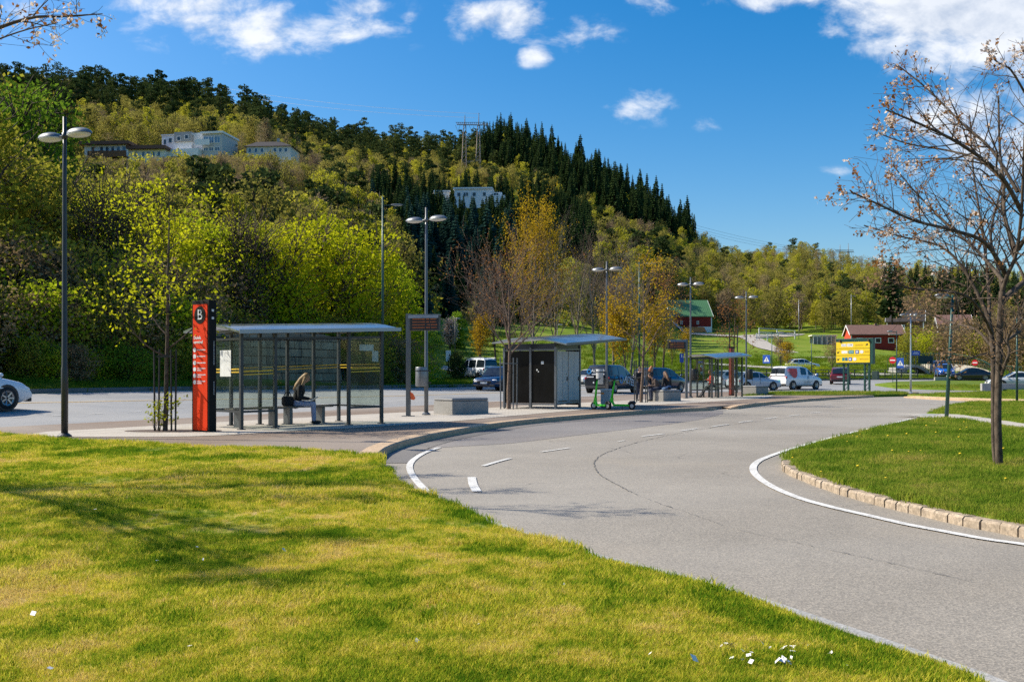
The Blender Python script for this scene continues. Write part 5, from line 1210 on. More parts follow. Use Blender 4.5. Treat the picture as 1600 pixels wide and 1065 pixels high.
def railing(line, h, mat, parent, step=.45):
    b = MB(); r_ = resample(line, step)
    for p in r_: b.bar(p, p + Vector((0, 0, h)), .05)
    for z in (.1, h): 
        for p, q in zip(r_, r_[1:]): b.bar(p + Vector((0, 0, z)), q + Vector((0, 0, z)), .07)
    return b.build('railing', mat, parent)
railing(dk, 1.6, GREEN_S, t); railing([p + Vector((0, 2.9, 0)) for p in dk], 1.6, GREEN_S, t)
b = MB(); b.box((P(1403, 588, D_ + 1.5)), (1.4, 2.6, 2.4)); b.build('abutment', CONC, t)
wl = dense([P(1450, 568.5, 139), P(1480, 568.5, 137), P(1515, 571, 134), P(1545, 579, 131), P(1562, 588, 128)], 4); t = thing('ramp_wall', 'long pale concrete ramp wall falling to the right behind the parked cars', 'wall', (0, 0, 0))
b = MB(); vs = []
for p in wl: vs += [p, p + Vector((0, 2.5, .0)), Vector((p.x, p.y + 2.5, -.5)), Vector((p.x, p.y, -.5))]
n = len(wl); b.add(vs, [(4 * i + k, 4 * i + (k + 1) % 4, 4 * i + 4 + (k + 1) % 4, 4 * i + 4 + k) for i in range(n - 1) for k in range(4)] + [(0, 1, 2, 3), (4 * n - 1, 4 * n - 2, 4 * n - 3, 4 * n - 4)]); b.build('masonry', m_speckle('ramp_concrete', (.36, .32, .27), (.50, .46, .40), 3, .85), t)
railing([p + Vector((0, 2.4, 0)) for p in wl] + [P(1600, 592, 126)], 1.5, GREEN_S, t)

# ---- power line
LATT = M_('weathered_lattice', (.34, .27, .22), .6, .3, var=.2)
def pylon(loc, label, sc=1.0, rz=0.0):
    t = thing('power_pylon', label, 'pylon', loc, rz, 'power line pylons', sc)
    for s, hm in ((-1, 1.0), (1, 2.2)):
        x0 = s * 3.5; b = MB()
        for (ax, ay) in ((-1, -1), (-1, 1), (1, -1), (1, 1)): b.bar((x0 + ax * 1.35, ay * 1.0, -1), (x0 + ax * .55 + .5, ay * .4, 26.5), .26)
        for k in range(13):
            z0, z1 = 2 * k, 2 * k + 2; w0 = 1.35 - .8 * z0 / 26.5; w1 = 1.35 - .8 * z1 / 26.5; e0, e1 = .5 * z0 / 26.5, .5 * z1 / 26.5; y0, y1 = 1 - .6 * z0 / 26.5, 1 - .6 * z1 / 26.5
            for ay in (-1, 1): b.bar((x0 + e0 - w0, ay * y0, z0), (x0 + e1 + w1, ay * y1, z1), .15)
            b.bar((x0 + e0 - w0, -y0, z0), (x0 + e0 - w0, y0, z0), .12)
        b.build('leg', LATT, t); b = MB(); b.tube([(x0 + .5, 0, 26), (x0 + .6, 0, 30.5 + hm)], [.3, .12], 6); b.build('mast', LATT, t)
    b = MB(); 
    for (z, y) in ((27.6, 0), (26.2, -.5), (26.2, .5)): b.bar((-7.5 if z > 27 else -7, y * .6, z - (0 if z > 27 else -.4)), (8.5, y * .6, z + .4), .22)
    for k in range(16): x = -7.2 + k; b.bar((x, 0, 27.6), (x + .5, -.4, 26.3), .13); b.bar((x + .5, .4, 26.3), (x + 1, 0, 27.6), .13)
    b.bar((-3.8, 0, 7.5), (4.2, 0, 8.5), .28); b.bar((-3.8, 0, 8.1), (4.2, 0, 9.1), .2); b.build('crossarm', LATT, t)
    for x in (-6.5, .5, 7.8):
        b = MB(); b.bar((x - 1.2, 0, 26.2), (x, 0, 23.2), .16); b.bar((x + 1.2, 0, 26.2), (x, 0, 23.2), .16); b.build('insulator', M_('insulator_glass', (.35, .42, .42), .2), t)
    return t
p1 = at(735.5, 430); pylon((p1.x, p1.y, P(736, 270, 430).z - 2.2), 'weathered twin legged lattice pylon on the wooded hill above the white house', .86, R(6))
p2 = P(1318, 452, 560); pylon(p2, 'distant lattice pylon showing over the low hill at the right', .80, R(20))
def wire(a, c, sag, label):
    b = MB(); pts = [a.lerp(c, i / 24) - Vector((0, 0, sag * 4 * (i / 24) * (1 - i / 24))) for i in range(25)]; b.tube(pts, .055, 3); tag(b.build('power_line', M_('power_cable', (.03, .03, .035), .6)), label, 'power line', 'power lines')
for k, (x, lb) in enumerate(((-6.5, 'left'), (0, 'middle'), (7.5, 'right'))):
    a = Vector((p1.x + x * .9, p1.y, P(736, 205, 430).z)); c = P(1318 + x * 2.2, 394, 560)
    wire(a, c, 9 + k * 3, 'thin cable of the power line sagging from the big pylon to the distant one')
for k, (yy, x) in enumerate(((178, 6), (184, -3))):
    wire(P(745 + x, yy, 430), P(350 + 10 * k, 138 + 10 * k, 520), 2, 'thin cable of the power line running left from the big pylon over the ridge')
# ------------------------------------------------------------------ buildings
RENDER_W = M_('render_white', (.80, .79, .76), .8, var=.07, scale=.8); RENDER_G = M_('render_grey', (.38, .37, .35), .8, var=.08, scale=.8)
WOODB = m_plank('brown_boards', (.13, .065, .035), (.21, .11, .06), 4, 2); ROOFD = m_plank('dark_roof_tiles', (.035, .03, .028), (.07, .06, .055), 3, 1)
REDB = m_plank('red_boards', (.23, .018, .012), (.31, .028, .018), 5, 0); REDB_SUN = m_plank('red_boards_sunlit', (.40, .05, .022), (.48, .07, .03), 5, 1); GRNR = m_plank('green_roof_sheets', (.08, .20, .085), (.12, .26, .12), 2.2, 0, .5); BRNR = m_plank('brown_roof_tiles', (.15, .085, .068), (.22, .13, .105), 3, 1)  # barn gable boards: brighter copy of the red boards, sunlight put into the colour
def window(parent, c, w, h, ax=0, frame=None, sub=None, n=-1):
    """window with frame on a wall whose outward normal is axis 1-ax times n"""
    f = MB(); d = lambda a, b_, t_: (a, t_, b_) if ax == 0 else (t_, a, b_)
    o = Vector((0, n * .05, 0)) if ax == 0 else Vector((n * .05, 0, 0)); c = Vector(c); fw = min(.12, w * .12)
    u_ = Vector((1, 0, 0)) if ax == 0 else Vector((0, 1, 0)); z_ = Vector((0, 0, 1))
    for s in (-1, 1): f.box(c + o + u_ * s * (w / 2 - fw / 2), d(fw, h, .12)); f.box(c + o + z_ * s * (h / 2 - fw / 2), d(w - 2 * fw, fw, .12))
    if w > 1.3: f.box(c + o, d(fw * .8, h - 2 * fw, .10))
    fr_ = f.build('window', frame or WHITE, parent); g = MB(); g.box(c + o * .6, d(w - 2 * fw, h - 2 * fw, .05)); g.build('pane', sub or GLASS_H, fr_)
def gable_house(name, label, loc, rz, L, Wd, he, hr, wall, roof, endwall=None, trim=WHITE, base=None, ov=.35, cat='house'):
    """ridge along local x; front wall at y = 0, body extends to y = Wd"""
    t = thing(name, label, cat, loc, rz)
    b = MB(); b.box((L / 2, Wd / 2, he / 2 - 1.5), (L, Wd, he + 3)); b.build('wall', wall, t)
    for s, x in (('l', 0), ('r', L)):
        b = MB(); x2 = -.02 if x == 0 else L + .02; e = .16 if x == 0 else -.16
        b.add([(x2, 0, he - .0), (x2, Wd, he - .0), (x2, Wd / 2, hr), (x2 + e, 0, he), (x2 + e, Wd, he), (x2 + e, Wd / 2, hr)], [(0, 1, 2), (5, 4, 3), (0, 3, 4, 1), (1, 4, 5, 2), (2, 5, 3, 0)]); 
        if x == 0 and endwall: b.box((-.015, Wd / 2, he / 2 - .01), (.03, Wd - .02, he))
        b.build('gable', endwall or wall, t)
    b = MB(); k = (hr - he) / (Wd / 2); th = .18
    for (y0, y1) in ((-ov, Wd / 2), (Wd + ov, Wd / 2)):
        z0 = he - ov * k; b.add([(-ov, y0, z0), (L + ov, y0, z0), (L + ov, y1, hr), (-ov, y1, hr), (-ov, y0, z0 + th), (L + ov, y0, z0 + th), (L + ov, y1, hr + th), (-ov, y1, hr + th)], [(3, 2, 1, 0), (4, 5, 6, 7), (0, 1, 5, 4), (0, 4, 7, 3), (1, 2, 6, 5)])
    r = b.build('roof', roof, t)
    b = MB()
    for x in (-ov - .03, L + ov + .03):
        for y0 in (-ov, Wd + ov): b.bar((x, y0, he - ov * k + .05), (x, Wd / 2, hr + .05), .06, .28)
    b.build('bargeboard', trim, r)
    b = MB()
    for x in (0, L): b.box((x, -.02, he / 2), (.22, .06, he))
    b.build('corner_board', trim, t)
    if base: b = MB(); b.box((L / 2, Wd / 2, base / 2 - 1.5), (L + .08, Wd + .08, base + 3)); b.build('foundation', RENDER_W, t)
    return t
# barn with the green roof
bl = P(1049, 523, 232); t = gable_house('red_barn', 'dark red barn with a green roof and a sunlit gable beside the wood', bl, R(6), 9.6, 9.0, 4.5, 8.3, REDB, GRNR, REDB_SUN, base=.15, cat='barn')
window(t, (6.3, 0, 2.9), .55, .8); window(t, (2.4, 0, 2.9), .55, .8)
b = MB(); b.box((7.9, -.06, .95), (3.3, .1, 2.0)); b.build('foundation', RENDER_W, t)
an = P(1070, 525, 226); t2 = gable_house('barn_annex', 'low annex with a rusty orange roof in front of the red barn', an, R(6), 4.6, 3.0, 1.1, 2.0, RENDER_W, m_plank('rusty_orange_roof', (.45, .14, .03), (.60, .24, .05), 2, 0), cat='shed'); window(t2, (2.2, 0, .65), .9, .5)
# red bungalow
bl = P(1330, 540, 200); t = gable_house('red_bungalow', 'long low red house with a brown roof and a sunlit gable above the yellow board', bl, R(-7), 10.2, 6.6, 2.3, 4.15, REDB, BRNR, M_('gable_sunlit_red', (.55, .07, .03), .6, var=.05))  # gable red brighter than the front wall: sun on that end painted in
for x in (5.2, 7.7): window(t, (x, 0, 1.05), 1.15, 1.05, sub=GLASS_D)
window(t, (1.6, 0, 1.05), 1.15, 1.05, sub=GLASS_D)
b = MB(); b.box((5.5, 3.2, 4.2), (.5, .5, .7)); b.build('chimney', M_('chimney_brick', (.22, .12, .09), .8), t); b = MB(); b.box((8.2, -.55, 2.2), (2.2, .9, .08)); b.build('porch_roof', WHITE, t)
# glass pavilion
c = P(1270, 541, 206); t = thing('glass_pavilion', 'small flat roofed white glass pavilion left of the red bungalow', 'pavilion', c, R(-5))
b = MB(); b.box((2.4, 1.6, 2.28), (5.2, 3.6, .16)); b.build('roof', RENDER_W, t); b = MB(); b.box((2.4, 2.9, 1.0), (4.8, .1, 2.6)); b.box((4.72, 1.5, 1.0), (.1, 2.9, 2.6)); b.build('wall', M_('pavilion_back', (.35, .34, .32), .7), t)
for (x0, x1) in ((.05, 1.75), (1.9, 2.75), (2.9, 4.6)): window(t, ((x0 + x1) / 2, 0, 1.15), x1 - x0, 1.95, frame=WHITE, sub=GLASS_H)
b = MB(); b.box((2.4, 1.5, -.4), (4.9, 3.1, 1.1)); b.build('foundation', CONC, t)
# houses behind the right-hand trees
t = gable_house('brown_house', 'brown gabled house half hidden behind the tall pine at the right', P(1386, 520, 222), R(-24), 7.5, 6, 2.6, 5.0, WOODB, ROOFD); window(t, (3, 0, 1.2), 1.4, 1.1)
t = gable_house('grey_house', 'pale grey house with a brown roof behind the leaning lamp post', P(1466, 524, 215), R(-18), 6.5, 6, 2.4, 4.4, RENDER_W, BRNR); window(t, (2, 0, 1.2), 1.0, 1.0); window(t, (4.6, 0, 1.2), 1.0, 1.0)
# long low house with the brown fascia
k = 282 / F
def blk(b, ox, oy, x0, x1, y0, y1, dy0, dy1): b.box((((x0 + x1) / 2 - ox) * k, (dy0 + dy1) / 2, (oy - (y0 + y1) / 2) * k), ((x1 - x0) * k, dy1 - dy0, (y1 - y0) * k))
ox, oy = 127, 262; o = P(ox, oy, 282); t = thing('hillside_house', 'long low white house with thick brown eaves and a wooden balcony on the hillside', 'house', o, R(-4))
b = MB(); blk(b, ox, oy, 132, 202, 226, 262, 0, 9); blk(b, ox, oy, 202.2, 258, 233, 262, 1.2, 9); b.box((6, 4, -2), (18, 8, 4)); b.build('wall', RENDER_W, t)
b = MB(); blk(b, ox, oy, 127, 207, 222.5, 227.5, -1.4, 9.6); blk(b, ox, oy, 200, 262, 229, 234, -.4, 9.7); b.build('roof', M_('brown_fascia', (.13, .055, .03), .6, var=.1), t)
b = MB(); blk(b, ox, oy, 142, 204, 238.5, 248, -1.9, -1.75); blk(b, ox, oy, 142, 142.8, 238.5, 248, -1.75, 0); bl_ = b.build('balcony', WOODB, t); b = MB(); blk(b, ox, oy, 142, 204, 247, 248.4, -1.75, 0); b.build('balcony_floor', WOODB, bl_)
b = MB(); blk(b, ox, oy, 150, 200, 249, 262, -.12, -.02); b.build('basement', M_('basement_dark', (.05, .045, .04), .8), t)
for x in (146, 160, 169, 178, 187, 196): window(t, ((x - ox) * k, 0, (oy - 233.5) * k), 1.1, 1.5)
for x in (212, 224, 232, 240, 249): window(t, ((x - ox) * k, 1.2, (oy - 241) * k), 1.0, 1.5)
# modern flat roofed villa
ox, oy = 250, 262; o = P(ox, oy, 286); k = 286 / F; t = thing('modern_villa', 'modern white and grey flat roofed villa in stepped blocks on the hillside', 'house', o, R(-10))
b = MB(); blk(b, ox, oy, 250, 300, 211, 244, 1.0, 10); blk(b, ox, oy, 300.2, 334, 207.5, 244, 2.0, 10); b.build('upper_block', RENDER_W, t)
b = MB(); blk(b, ox, oy, 272, 300.5, 207, 222, .6, 3); b.build('stair_block', RENDER_G, t)
b = MB(); blk(b, ox, oy, 320, 353, 211.5, 262, .4, 10.2); b.build('glazed_block', M_('villa_grey', (.50, .50, .48), .7, var=.05), t)
b = MB(); blk(b, ox, oy, 318, 355, 209, 212, -.2, 10.5); blk(b, ox, oy, 249, 301, 209.4, 211, .8, 10.2); b.build('roof', RENDER_W, t)
b = MB(); blk(b, ox, oy, 256, 319, 236, 247.5, -1.6, .9); b.build('terrace_wall', RENDER_W, t); b = MB(); blk(b, ox, oy, 252, 319, 247.8, 268, -1.4, .9); b.build('garage_front', M_('garage_grey', (.20, .19, .175), .8), t)
b = MB(); blk(b, ox, oy, 312, 336, 222, 231, -1.2, -1.05); b.build('balcony', RENDER_W, t)
for (x, y, w, h) in ((255.5, 221, 1.0, 1.6), (264.5, 219, 1.2, 1.5)): window(t, ((x - ox) * k, 1.0, (oy - y) * k), w, h, sub=GLASS_D)
for (x, y, w, h) in ((280, 217, 1.2, 1.3), (293, 215, 1.2, 1.3)): window(t, ((x - ox) * k, .6, (oy - y) * k), w, h, sub=GLASS_D)
for (x, w) in ((326, 1.6), (335, 1.6), (345, 1.8)): window(t, ((x - ox) * k, .4, (oy - 221.5) * k), w, 2.0, sub=M_('villa_glass_blue', (.10, .20, .30), .08, 0, spec=.8)); window(t, ((x - ox) * k, .4, (oy - 236) * k), w * .9, 1.2)
for x in (300, 308): window(t, ((x - ox) * k, 2.0, (oy - 233) * k), .8, 1.0, sub=GLASS_D)
# hip roofed white house
ox, oy = 382, 262; o = P(ox, oy, 288); k = 288 / F; t = thing('hipped_house', 'white house with a dark hipped roof right of the modern villa', 'house', o, R(-4))
x0, x1, zt = 0.6, 13.6, (oy - 229) * k; b = MB(); b.box(((x0 + x1) / 2, 4.5, zt / 2 - 1), (x1 - x0, 9, zt + 2)); b.build('wall', M_('cream_render', (.66, .62, .52), .8, var=.06), t)
b = MB(); zr_ = (oy - 216.5) * k; vs = [(x0 - .6, -.6, zt - .1), (x1 + .6, -.6, zt - .1), (x1 + .6, 9.6, zt - .1), (x0 - .6, 9.6, zt - .1), (x0 + 1.5, 4.5, zr_), (x1 - 4.5, 4.5, zr_)]; b.add(vs, [(0, 1, 5, 4), (1, 2, 5), (2, 3, 4, 5), (3, 0, 4), (3, 2, 1, 0)]); r = b.build('roof', ROOFD, t)
b = MB(); b.box((8.6, 4.5, zr_ + .3), (.7, .7, 1.2)); b.build('chimney', RENDER_G, r)
for x in (1.6, 3.4, 5.2, 9.0, 10.6, 12.2): window(t, (x, 0, zt - 1.2), 1.0, 1.3)
b = MB(); b.box((7.2, -.8, 1.4), (1.8, 1.6, 3.4)); b.build('bay', M_('bay_green', (.42, .50, .40), .7), t); b = MB(); b.box((13.9, -1, .9), (1.8, 2.6, 2.8)); b.build('annex', RENDER_W, t)
# white house among the spruces
ox, oy = 708, 325; o = P(ox, oy, 298); k = 298 / F; t = thing('white_villa', 'long white flat roofed house half hidden among the dark spruces', 'house', o, R(-3))
b = MB(); blk(b, ox, oy, 710, 768, 295, 325, 0, 8); blk(b, ox, oy, 768.2, 784, 300, 325, 1, 8); b.build('wall', RENDER_W, t); b = MB(); blk(b, ox, oy, 708, 770, 293.4, 295.6, -.5, 8.5); b.build('roof', WHITE, t)
b = MB(); blk(b, ox, oy, 766, 790, 307, 325, -1.4, -.1); b.build('balcony', RENDER_W, t)
for (x, w) in ((717, 1.2), (728, 1.6), (741, 1.2), (757, 1.1), (775, 1.6)): window(t, ((x - ox) * k, 0 if x < 768 else 1.0, (oy - 304) * k), w, 1.3, sub=GLASS_D)
ox, oy = 676, 320; o = P(ox, oy, 300); t = thing('white_cottage', 'small white house end showing left of the long white house in the spruces', 'house', o, R(5))
b = MB(); blk(b, ox, oy, 678, 702, 299, 320, 0, 6); b.build('wall', RENDER_W, t); b = MB(); blk(b, ox, oy, 677, 704, 297.2, 299.4, -.3, 6.3); b.build('roof', WHITE, t); window(t, ((690 - ox) * k, 0, (oy - 306) * k), 1.2, 1.1, sub=GLASS_D)
# ------------------------------------------------------------------ vehicles: local x forward, y left, z up, origin on the road under the middle
CHROME = M_('chrome', (.6, .6, .62), .15, 1.0); HEADL = M_('headlamp_lens', (.75, .78, .80), .1, spec=.8); TAILL = M_('taillamp_red', (.45, .008, .01), .2, spec=.7); PLATE = M_('plate_white', (.72, .72, .72), .5); PLATEG = M_('plate_green', (.02, .42, .42), .5); TRIM = M_('black_trim', (.016, .016, .018), .5)
def car(label, col, loc, heading, L, Wd, belt, roof, zb=.22, wr=.34, wb=None, pillars=None, group=None, name='car', cat='car', plate=PLATE, rims=M_('alloy', (.45, .45, .46), .3, .8), lamps=True, glass=GLASS_D, clad=False, tail=.25, nose=.30, side_win=None, dz=0.0):
    """belt: [(x, z)] upper edge of the lower body from tail to nose; roof: [(x, z)] greenhouse from the rear base to the windscreen base; x in fractions of L"""
    t = thing(name, label, cat, loc, atan2(heading[1], heading[0]), group)
    hw = Wd / 2; bx_ = [p[0] for p in belt]; bz = [p[1] for p in belt]; rx = [p[0] for p in roof]; rz_ = [p[1] for p in roof]
    zbelt = lambda f: float(np.interp(f, bx_, bz)); zroof = lambda f: float(np.interp(f, rx, rz_)); X = lambda f: (f - .5) * L
    def wx(f): return hw * (1 - .16 * max(0, (f - (1 - nose)) / nose) ** 2.4 - .10 * max(0, (tail - f) / tail) ** 2.4)
    N_ = 40; fs_ = [i / N_ for i in range(N_ + 1)]; vs = []; m = 13
    for f in fs_:
        w = wx(f); zt = zbelt(f); z0 = zb + .10 * max(0, (f - .9) / .1) + .12 * max(0, (.08 - f) / .08)
        half = [(0, z0), (w * .86, z0), (w * .95, z0 + .06), (w * .985, z0 + (zt - z0) * .35), (w, z0 + (zt - z0) * .62), (w * .965, zt - .05), (w * .88, zt)]
        for (y, z) in half: vs.append((X(f), y, z))
        for (y, z) in half[1:][::-1]: vs.append((X(f), -y, z))
    m = 13; b = MB(); b.smooth = True; q = []
    for i in range(N_):
        for k in range(m): q.append((i * m + k, i * m + (k + 1) % m, (i + 1) * m + (k + 1) % m, (i + 1) * m + k))
    b.add(vs, q); b.smooth = False; b.add([vs[k] for k in range(m)], [tuple(range(m))]); b.add([vs[N_ * m + k] for k in range(m)], [tuple(range(m))[::-1]])
    f0, f1 = rx[0], rx[-1]; fr_ = [f0 + (f1 - f0) * i / 24 for i in range(25)]; gv = []
    wbot = lambda f: wx(f) * .90; wtop = lambda f: wx(f) * .90 - .30 * (zroof(f) - zbelt(f)) * .62
    for f in fr_:
        zl = zbelt(f) - .03; zr_ = max(zroof(f), zl + .02); wt = wtop(f); e = min(.06, (zr_ - zl) * .4)
        half = [(wbot(f), zl), (wt, zr_ - e), (wt - e * 1.2, zr_), (0, zr_ + .015)]
        for (y, z) in half: gv.append((X(f), y, z))
        for (y, z) in half[:-1][::-1]: gv.append((X(f), -y, z))
    b.smooth = True; m = 7; b.add(gv, [(i * m + k, i * m + k + 1, (i + 1) * m + k + 1, (i + 1) * m + k) for i in range(24) for k in range(m - 1)])
    b.build('body', col, t)
    # glass, set a few millimetres proud
    def P3(f, s, side):                           # point on the greenhouse side at height fraction s
        zl, zr_ = zbelt(f) + .03, zroof(f) - .07; wl, wr_ = wbot(f), wtop(f); return Vector((X(f), side * (wl + (wr_ - wl) * s + .007), zl + (zr_ - zl) * s))
    top = max(rz_); ws = [p for p in roof if p[1] > top - .10]; ra, rb = ws[0][0], ws[-1][0]
    if side_win is None:
        a, c = ra - (ra - f0) * .35, rb + (f1 - rb) * .72; cut = [a + (c - a) * z for z in (0, .30, .34, .64, .68, 1)]; side_win = [(cut[0], cut[1]), (cut[2], cut[3]), (cut[4], cut[5])]
    for side in (1, -1):
        for (a, c) in side_win:
            b = MB(); n = 8; vs = []
            for i in range(n + 1):
                f = a + (c - a) * i / n; vs += [P3(f, .02, side), P3(f, .95 if zroof(f) - zbelt(f) > .2 else .6, side)]
            b.add(vs, [(2 * i, 2 * i + 1, 2 * i + 3, 2 * i + 2) for i in range(n)]); b.build('side_window', glass, t)
    def screen(fa, fb, nm, sh):
        b = MB(); vs = []; n = 6
        for i in range(n + 1):
            f = fa + (fb - fa) * i / n; z = zroof(f) + .012; w = (wtop(f) * .93 if i else wbot(f) * .90)
            zz_ = max(z, zbelt(f) + .02); vs += [(X(f) + sh, w, zz_ - .02), (X(f) + sh * 1.3, 0, zz_ + .012), (X(f) + sh, -w, zz_ - .02)]
        b.add(vs, [(3 * i + k, 3 * i + k + 1, 3 * i + 4 + k, 3 * i + 3 + k) for i in range(n) for k in range(2)]); b.build(nm, glass, t)
    screen(f1 - .01, rb + .015, 'windscreen', .012); screen(f0 + .006, ra - .012 if ra - f0 > .04 else f0 + .03, 'rear_window', -.014)
    wb = wb or .6 * L; fw = (.5 + wb / L / 2 - .02, .5 - wb / L / 2 - .02)
    for f in fw:
        for side in (1, -1):
            y = side * (wx(f) - .10); Mx = Matrix.Rotation(R(-90 * side), 3, 'X')
            b = MB(); b.lathe((X(f), side * (wx(f) + .004), wr + .01), [(0, 0), (wr * 1.16, 0), (wr * 1.16, -.05)], 24, Mx); b.build('wheel_arch', BLACK if not clad else TRIM, t)
            b = MB(); b.smooth = True; b.lathe((X(f), y, wr), [(wr * .6, .115), (wr * .93, .118), (wr, .09), (wr, -.09), (wr * .9, -.11), (0, -.11)], 24, Mx); w_ = b.build('wheel', RUB, t)
            b = MB(); b.lathe((X(f), y, wr), [(0, .085), (wr * .16, .09), (wr * .18, .07)], 12, Mx)
            for k in range(7):
                a = 2 * pi * k / 7; p0 = Mx @ Vector((wr * .12 * cos(a), wr * .12 * sin(a), .085)); p1 = Mx @ Vector((wr * .62 * cos(a), wr * .62 * sin(a), .11)); c_ = Vector((X(f), y, wr)); b.bar(c_ + p0, c_ + p1, wr * .13)
            b.lathe((X(f), y, wr), [(wr * .55, .105), (wr * .66, .118), (wr * .66, .10)], 24, Mx); b.build('rim', rims, w_)
    b = MB(); zf = zbelt(1.0); 
    if lamps:
        for side in (1, -1):
            b = MB(); b.smooth = True; b.ell((X(.962), side * wx(.97) * .80, zbelt(.95) - .13), (.13, .20, .075), 12, 8); b.build('headlight', HEADL, t)
            b = MB(); b.box((X(.016), side * wx(.02) * .86, zbelt(.02) - .16), (.12, .26, .17), bev=.03); b.build('taillight', TAILL, t)
    b = MB(); b.box((X(1.0) - .02, 0, zb + .32), (.06, Wd * .52, .18), bev=.02); b.build('grille', BLACK, t)
    b = MB(); b.box((X(1.0) - .03, 0, zb + .10), (.12, Wd * .80, .14), bev=.03); b.build('bumper', TRIM, t)
    b = MB(); b.box((X(0) + .03, 0, zb + .14), (.12, Wd * .84, .16), bev=.03); b.build('bumper', TRIM, t)
    for s, f in ((1, 1.0), (-1, 0.0)): b = MB(); b.box((X(f) + s * .025, 0, zb + (.28 if s > 0 else .46)), (.02, .50, .11)); b.build('licence_plate', PLATE if s > 0 else plate, t)
    for side in (1, -1):
        b = MB(); b.smooth = True; b.ell((X(f1 - .035), side * (wbot(f1 - .05) + .14), zbelt(f1 - .05) + .08), (.08, .10, .07), 10, 6); b.build('mirror', col, t)
        b = MB(); 
        for f in (side_win[0][1] + .012, side_win[-1][0] - .012): b.box((X(f), side * (wx(f) - .005), zb + .30 + (zbelt(f) - zb - .3) / 2), (.012, .02, (zbelt(f) - zb) * .62))
        b.build('door_seam', BLACK, t)
        b = MB(); b.box((X(.5), side * (wx(.5) * .955), zb + .05), (wb * .74, .05, .10)); b.build('sill', TRIM, t)
    t.location.z += dz; return t
def paint(n, c, r=.28): return M_(n, c, r, 0, .04, 2, spec=.6, coat=.6)
SUVB = [(0, .86), (.03, .98), (.2, 1.02), (.68, .99), (.80, .93), (.94, .84), (.985, .74), (1, .60)]; SUVR = [(.015, .98), (.06, 1.22), (.14, 1.50), (.24, 1.60), (.45, 1.64), (.56, 1.58), (.72, .98)]
HATB = [(0, .80), (.03, .92), (.2, .96), (.66, .92), (.78, .86), (.94, .76), (.985, .66), (1, .55)]; HATR = [(.015, .92), (.08, 1.20), (.17, 1.40), (.40, 1.46), (.52, 1.40), (.72, .90)]
SEDB = [(0, .74), (.02, .92), (.16, .95), (.66, .90), (.78, .84), (.94, .72), (.985, .62), (1, .5)]; SEDR = [(.10, .93), (.22, 1.20), (.34, 1.38), (.46, 1.43), (.55, 1.38), (.73, .88)]
VANB = [(0, .98), (.02, 1.12), (.3, 1.13), (.72, 1.10), (.80, 1.05), (.93, .92), (.985, .78), (1, .6)]; VANR = [(.0, 1.12), (.022, 1.60), (.05, 1.78), (.10, 1.83), (.45, 1.84), (.58, 1.74), (.80, 1.08)]
def road_pos(px, d, lift=.012): x = (px - CX) / F * d; return Vector((x, d, H(x, d) + lift))
car('white electric hatchback entering from the left edge on the far road', paint('white_car_paint', (.72, .74, .77)), road_pos(-84, 30.2, .05), (.42, .91), 4.75, 1.92, [(0, .86), (.03, 1.0), (.2, 1.06), (.66, 1.02), (.78, .97), (.92, .84), (.975, .70), (1, .56)], [(.015, 1.0), (.1, 1.28), (.25, 1.55), (.42, 1.62), (.54, 1.55), (.76, 1.0)], .2, .36, 2.89, name='electric_car')
t = car('black people carrier with big slanted white lettering behind the scooters', paint('black_van_paint', (.012, .014, .02), .2), road_pos(957, 66.5), (.50, .87), 4.95, 1.92, VANB, VANR, .24, .34, 3.2, name='people_carrier', side_win=[(.05, .30), (.33, .55), (.58, .70)])
DEC_B = M_('decal_blue', (.03, .22, .50), .4)
text('lettering', 'ALTES', .62, TXT_W, t, (.55, -.972, .78), (R(90), R(12), 0), .002, 'CENTER', .25, .012); text('lettering', 'ALT.NO', .26, TXT_W, t, (-2.535, -.10, 1.46), (R(90), 0, R(-90)), .002, 'CENTER', bold=.006)
b = MB(); b.lathe((-2.53, .52, 1.42), [(.09, 0), (.17, 0), (.17, .008), (.09, .008)], 20, Matrix.Rotation(R(-90), 3, 'Y')); b.build('emblem', DEC_B, t)
b = MB(); b.lathe((-.75, -.972, .92), [(.17, 0), (.32, 0), (.32, .008), (.17, .008)], 24, Matrix.Rotation(R(90), 3, 'X')); b.build('emblem', DEC_B, t)
b = MB(); b.box((-2.50, -.1, 1.24), (.02, .9, .07)); b.box((-2.50, .45, 1.06), (.02, .5, .06)); b.build('lettering_strip', TXT_W, t); b = MB(); b.bar((-.2, -.972, .62), (1.35, -.972, .42), .05, .01); b.build('lettering_strip', TXT_W, t)
car('dark blue sport utility vehicle coming towards us left of the kiosk', paint('navy_paint', (.010, .030, .085), .2), road_pos(781, 68), (-.42, -.91), 4.9, 1.93, SUVB, SUVR, .24, .37, 2.93, name='suv', group=None)
car('dark blue estate car behind the group seated on the concrete block', paint('dark_blue_paint', (.018, .04, .085), .25), road_pos(1031, 70), (.66, .75), 4.7, 1.85, VANB, [(.0, 1.05), (.03, 1.45), (.07, 1.62), (.2, 1.70), (.45, 1.70), (.58, 1.60), (.80, 1.08)], .22, .34, 2.8, name='estate_car')
car('silver white hatchback partly hidden behind the black people carrier', paint('pearl_paint', (.58, .58, .56)), road_pos(921, 88), (-.6, -.8), 4.3, 1.8, HATB, HATR, .2, .32, 2.6, name='hatchback')
t = car('white camper van parked beyond the hedge left of the dark blue car', paint('camper_white', (.62, .66, .70)), at(744, 94, .02), (-.60, .80), 4.9, 1.9, [(0, 1.0), (.02, 1.12), (.76, 1.10), (.84, 1.02), (.95, .86), (1, .6)], [(.0, 1.12), (.02, 1.7), (.04, 1.95), (.4, 1.97), (.62, 1.93), (.84, 1.02)], .26, .33, 3.0, name='camper_van', cat='van')
b = MB(); 
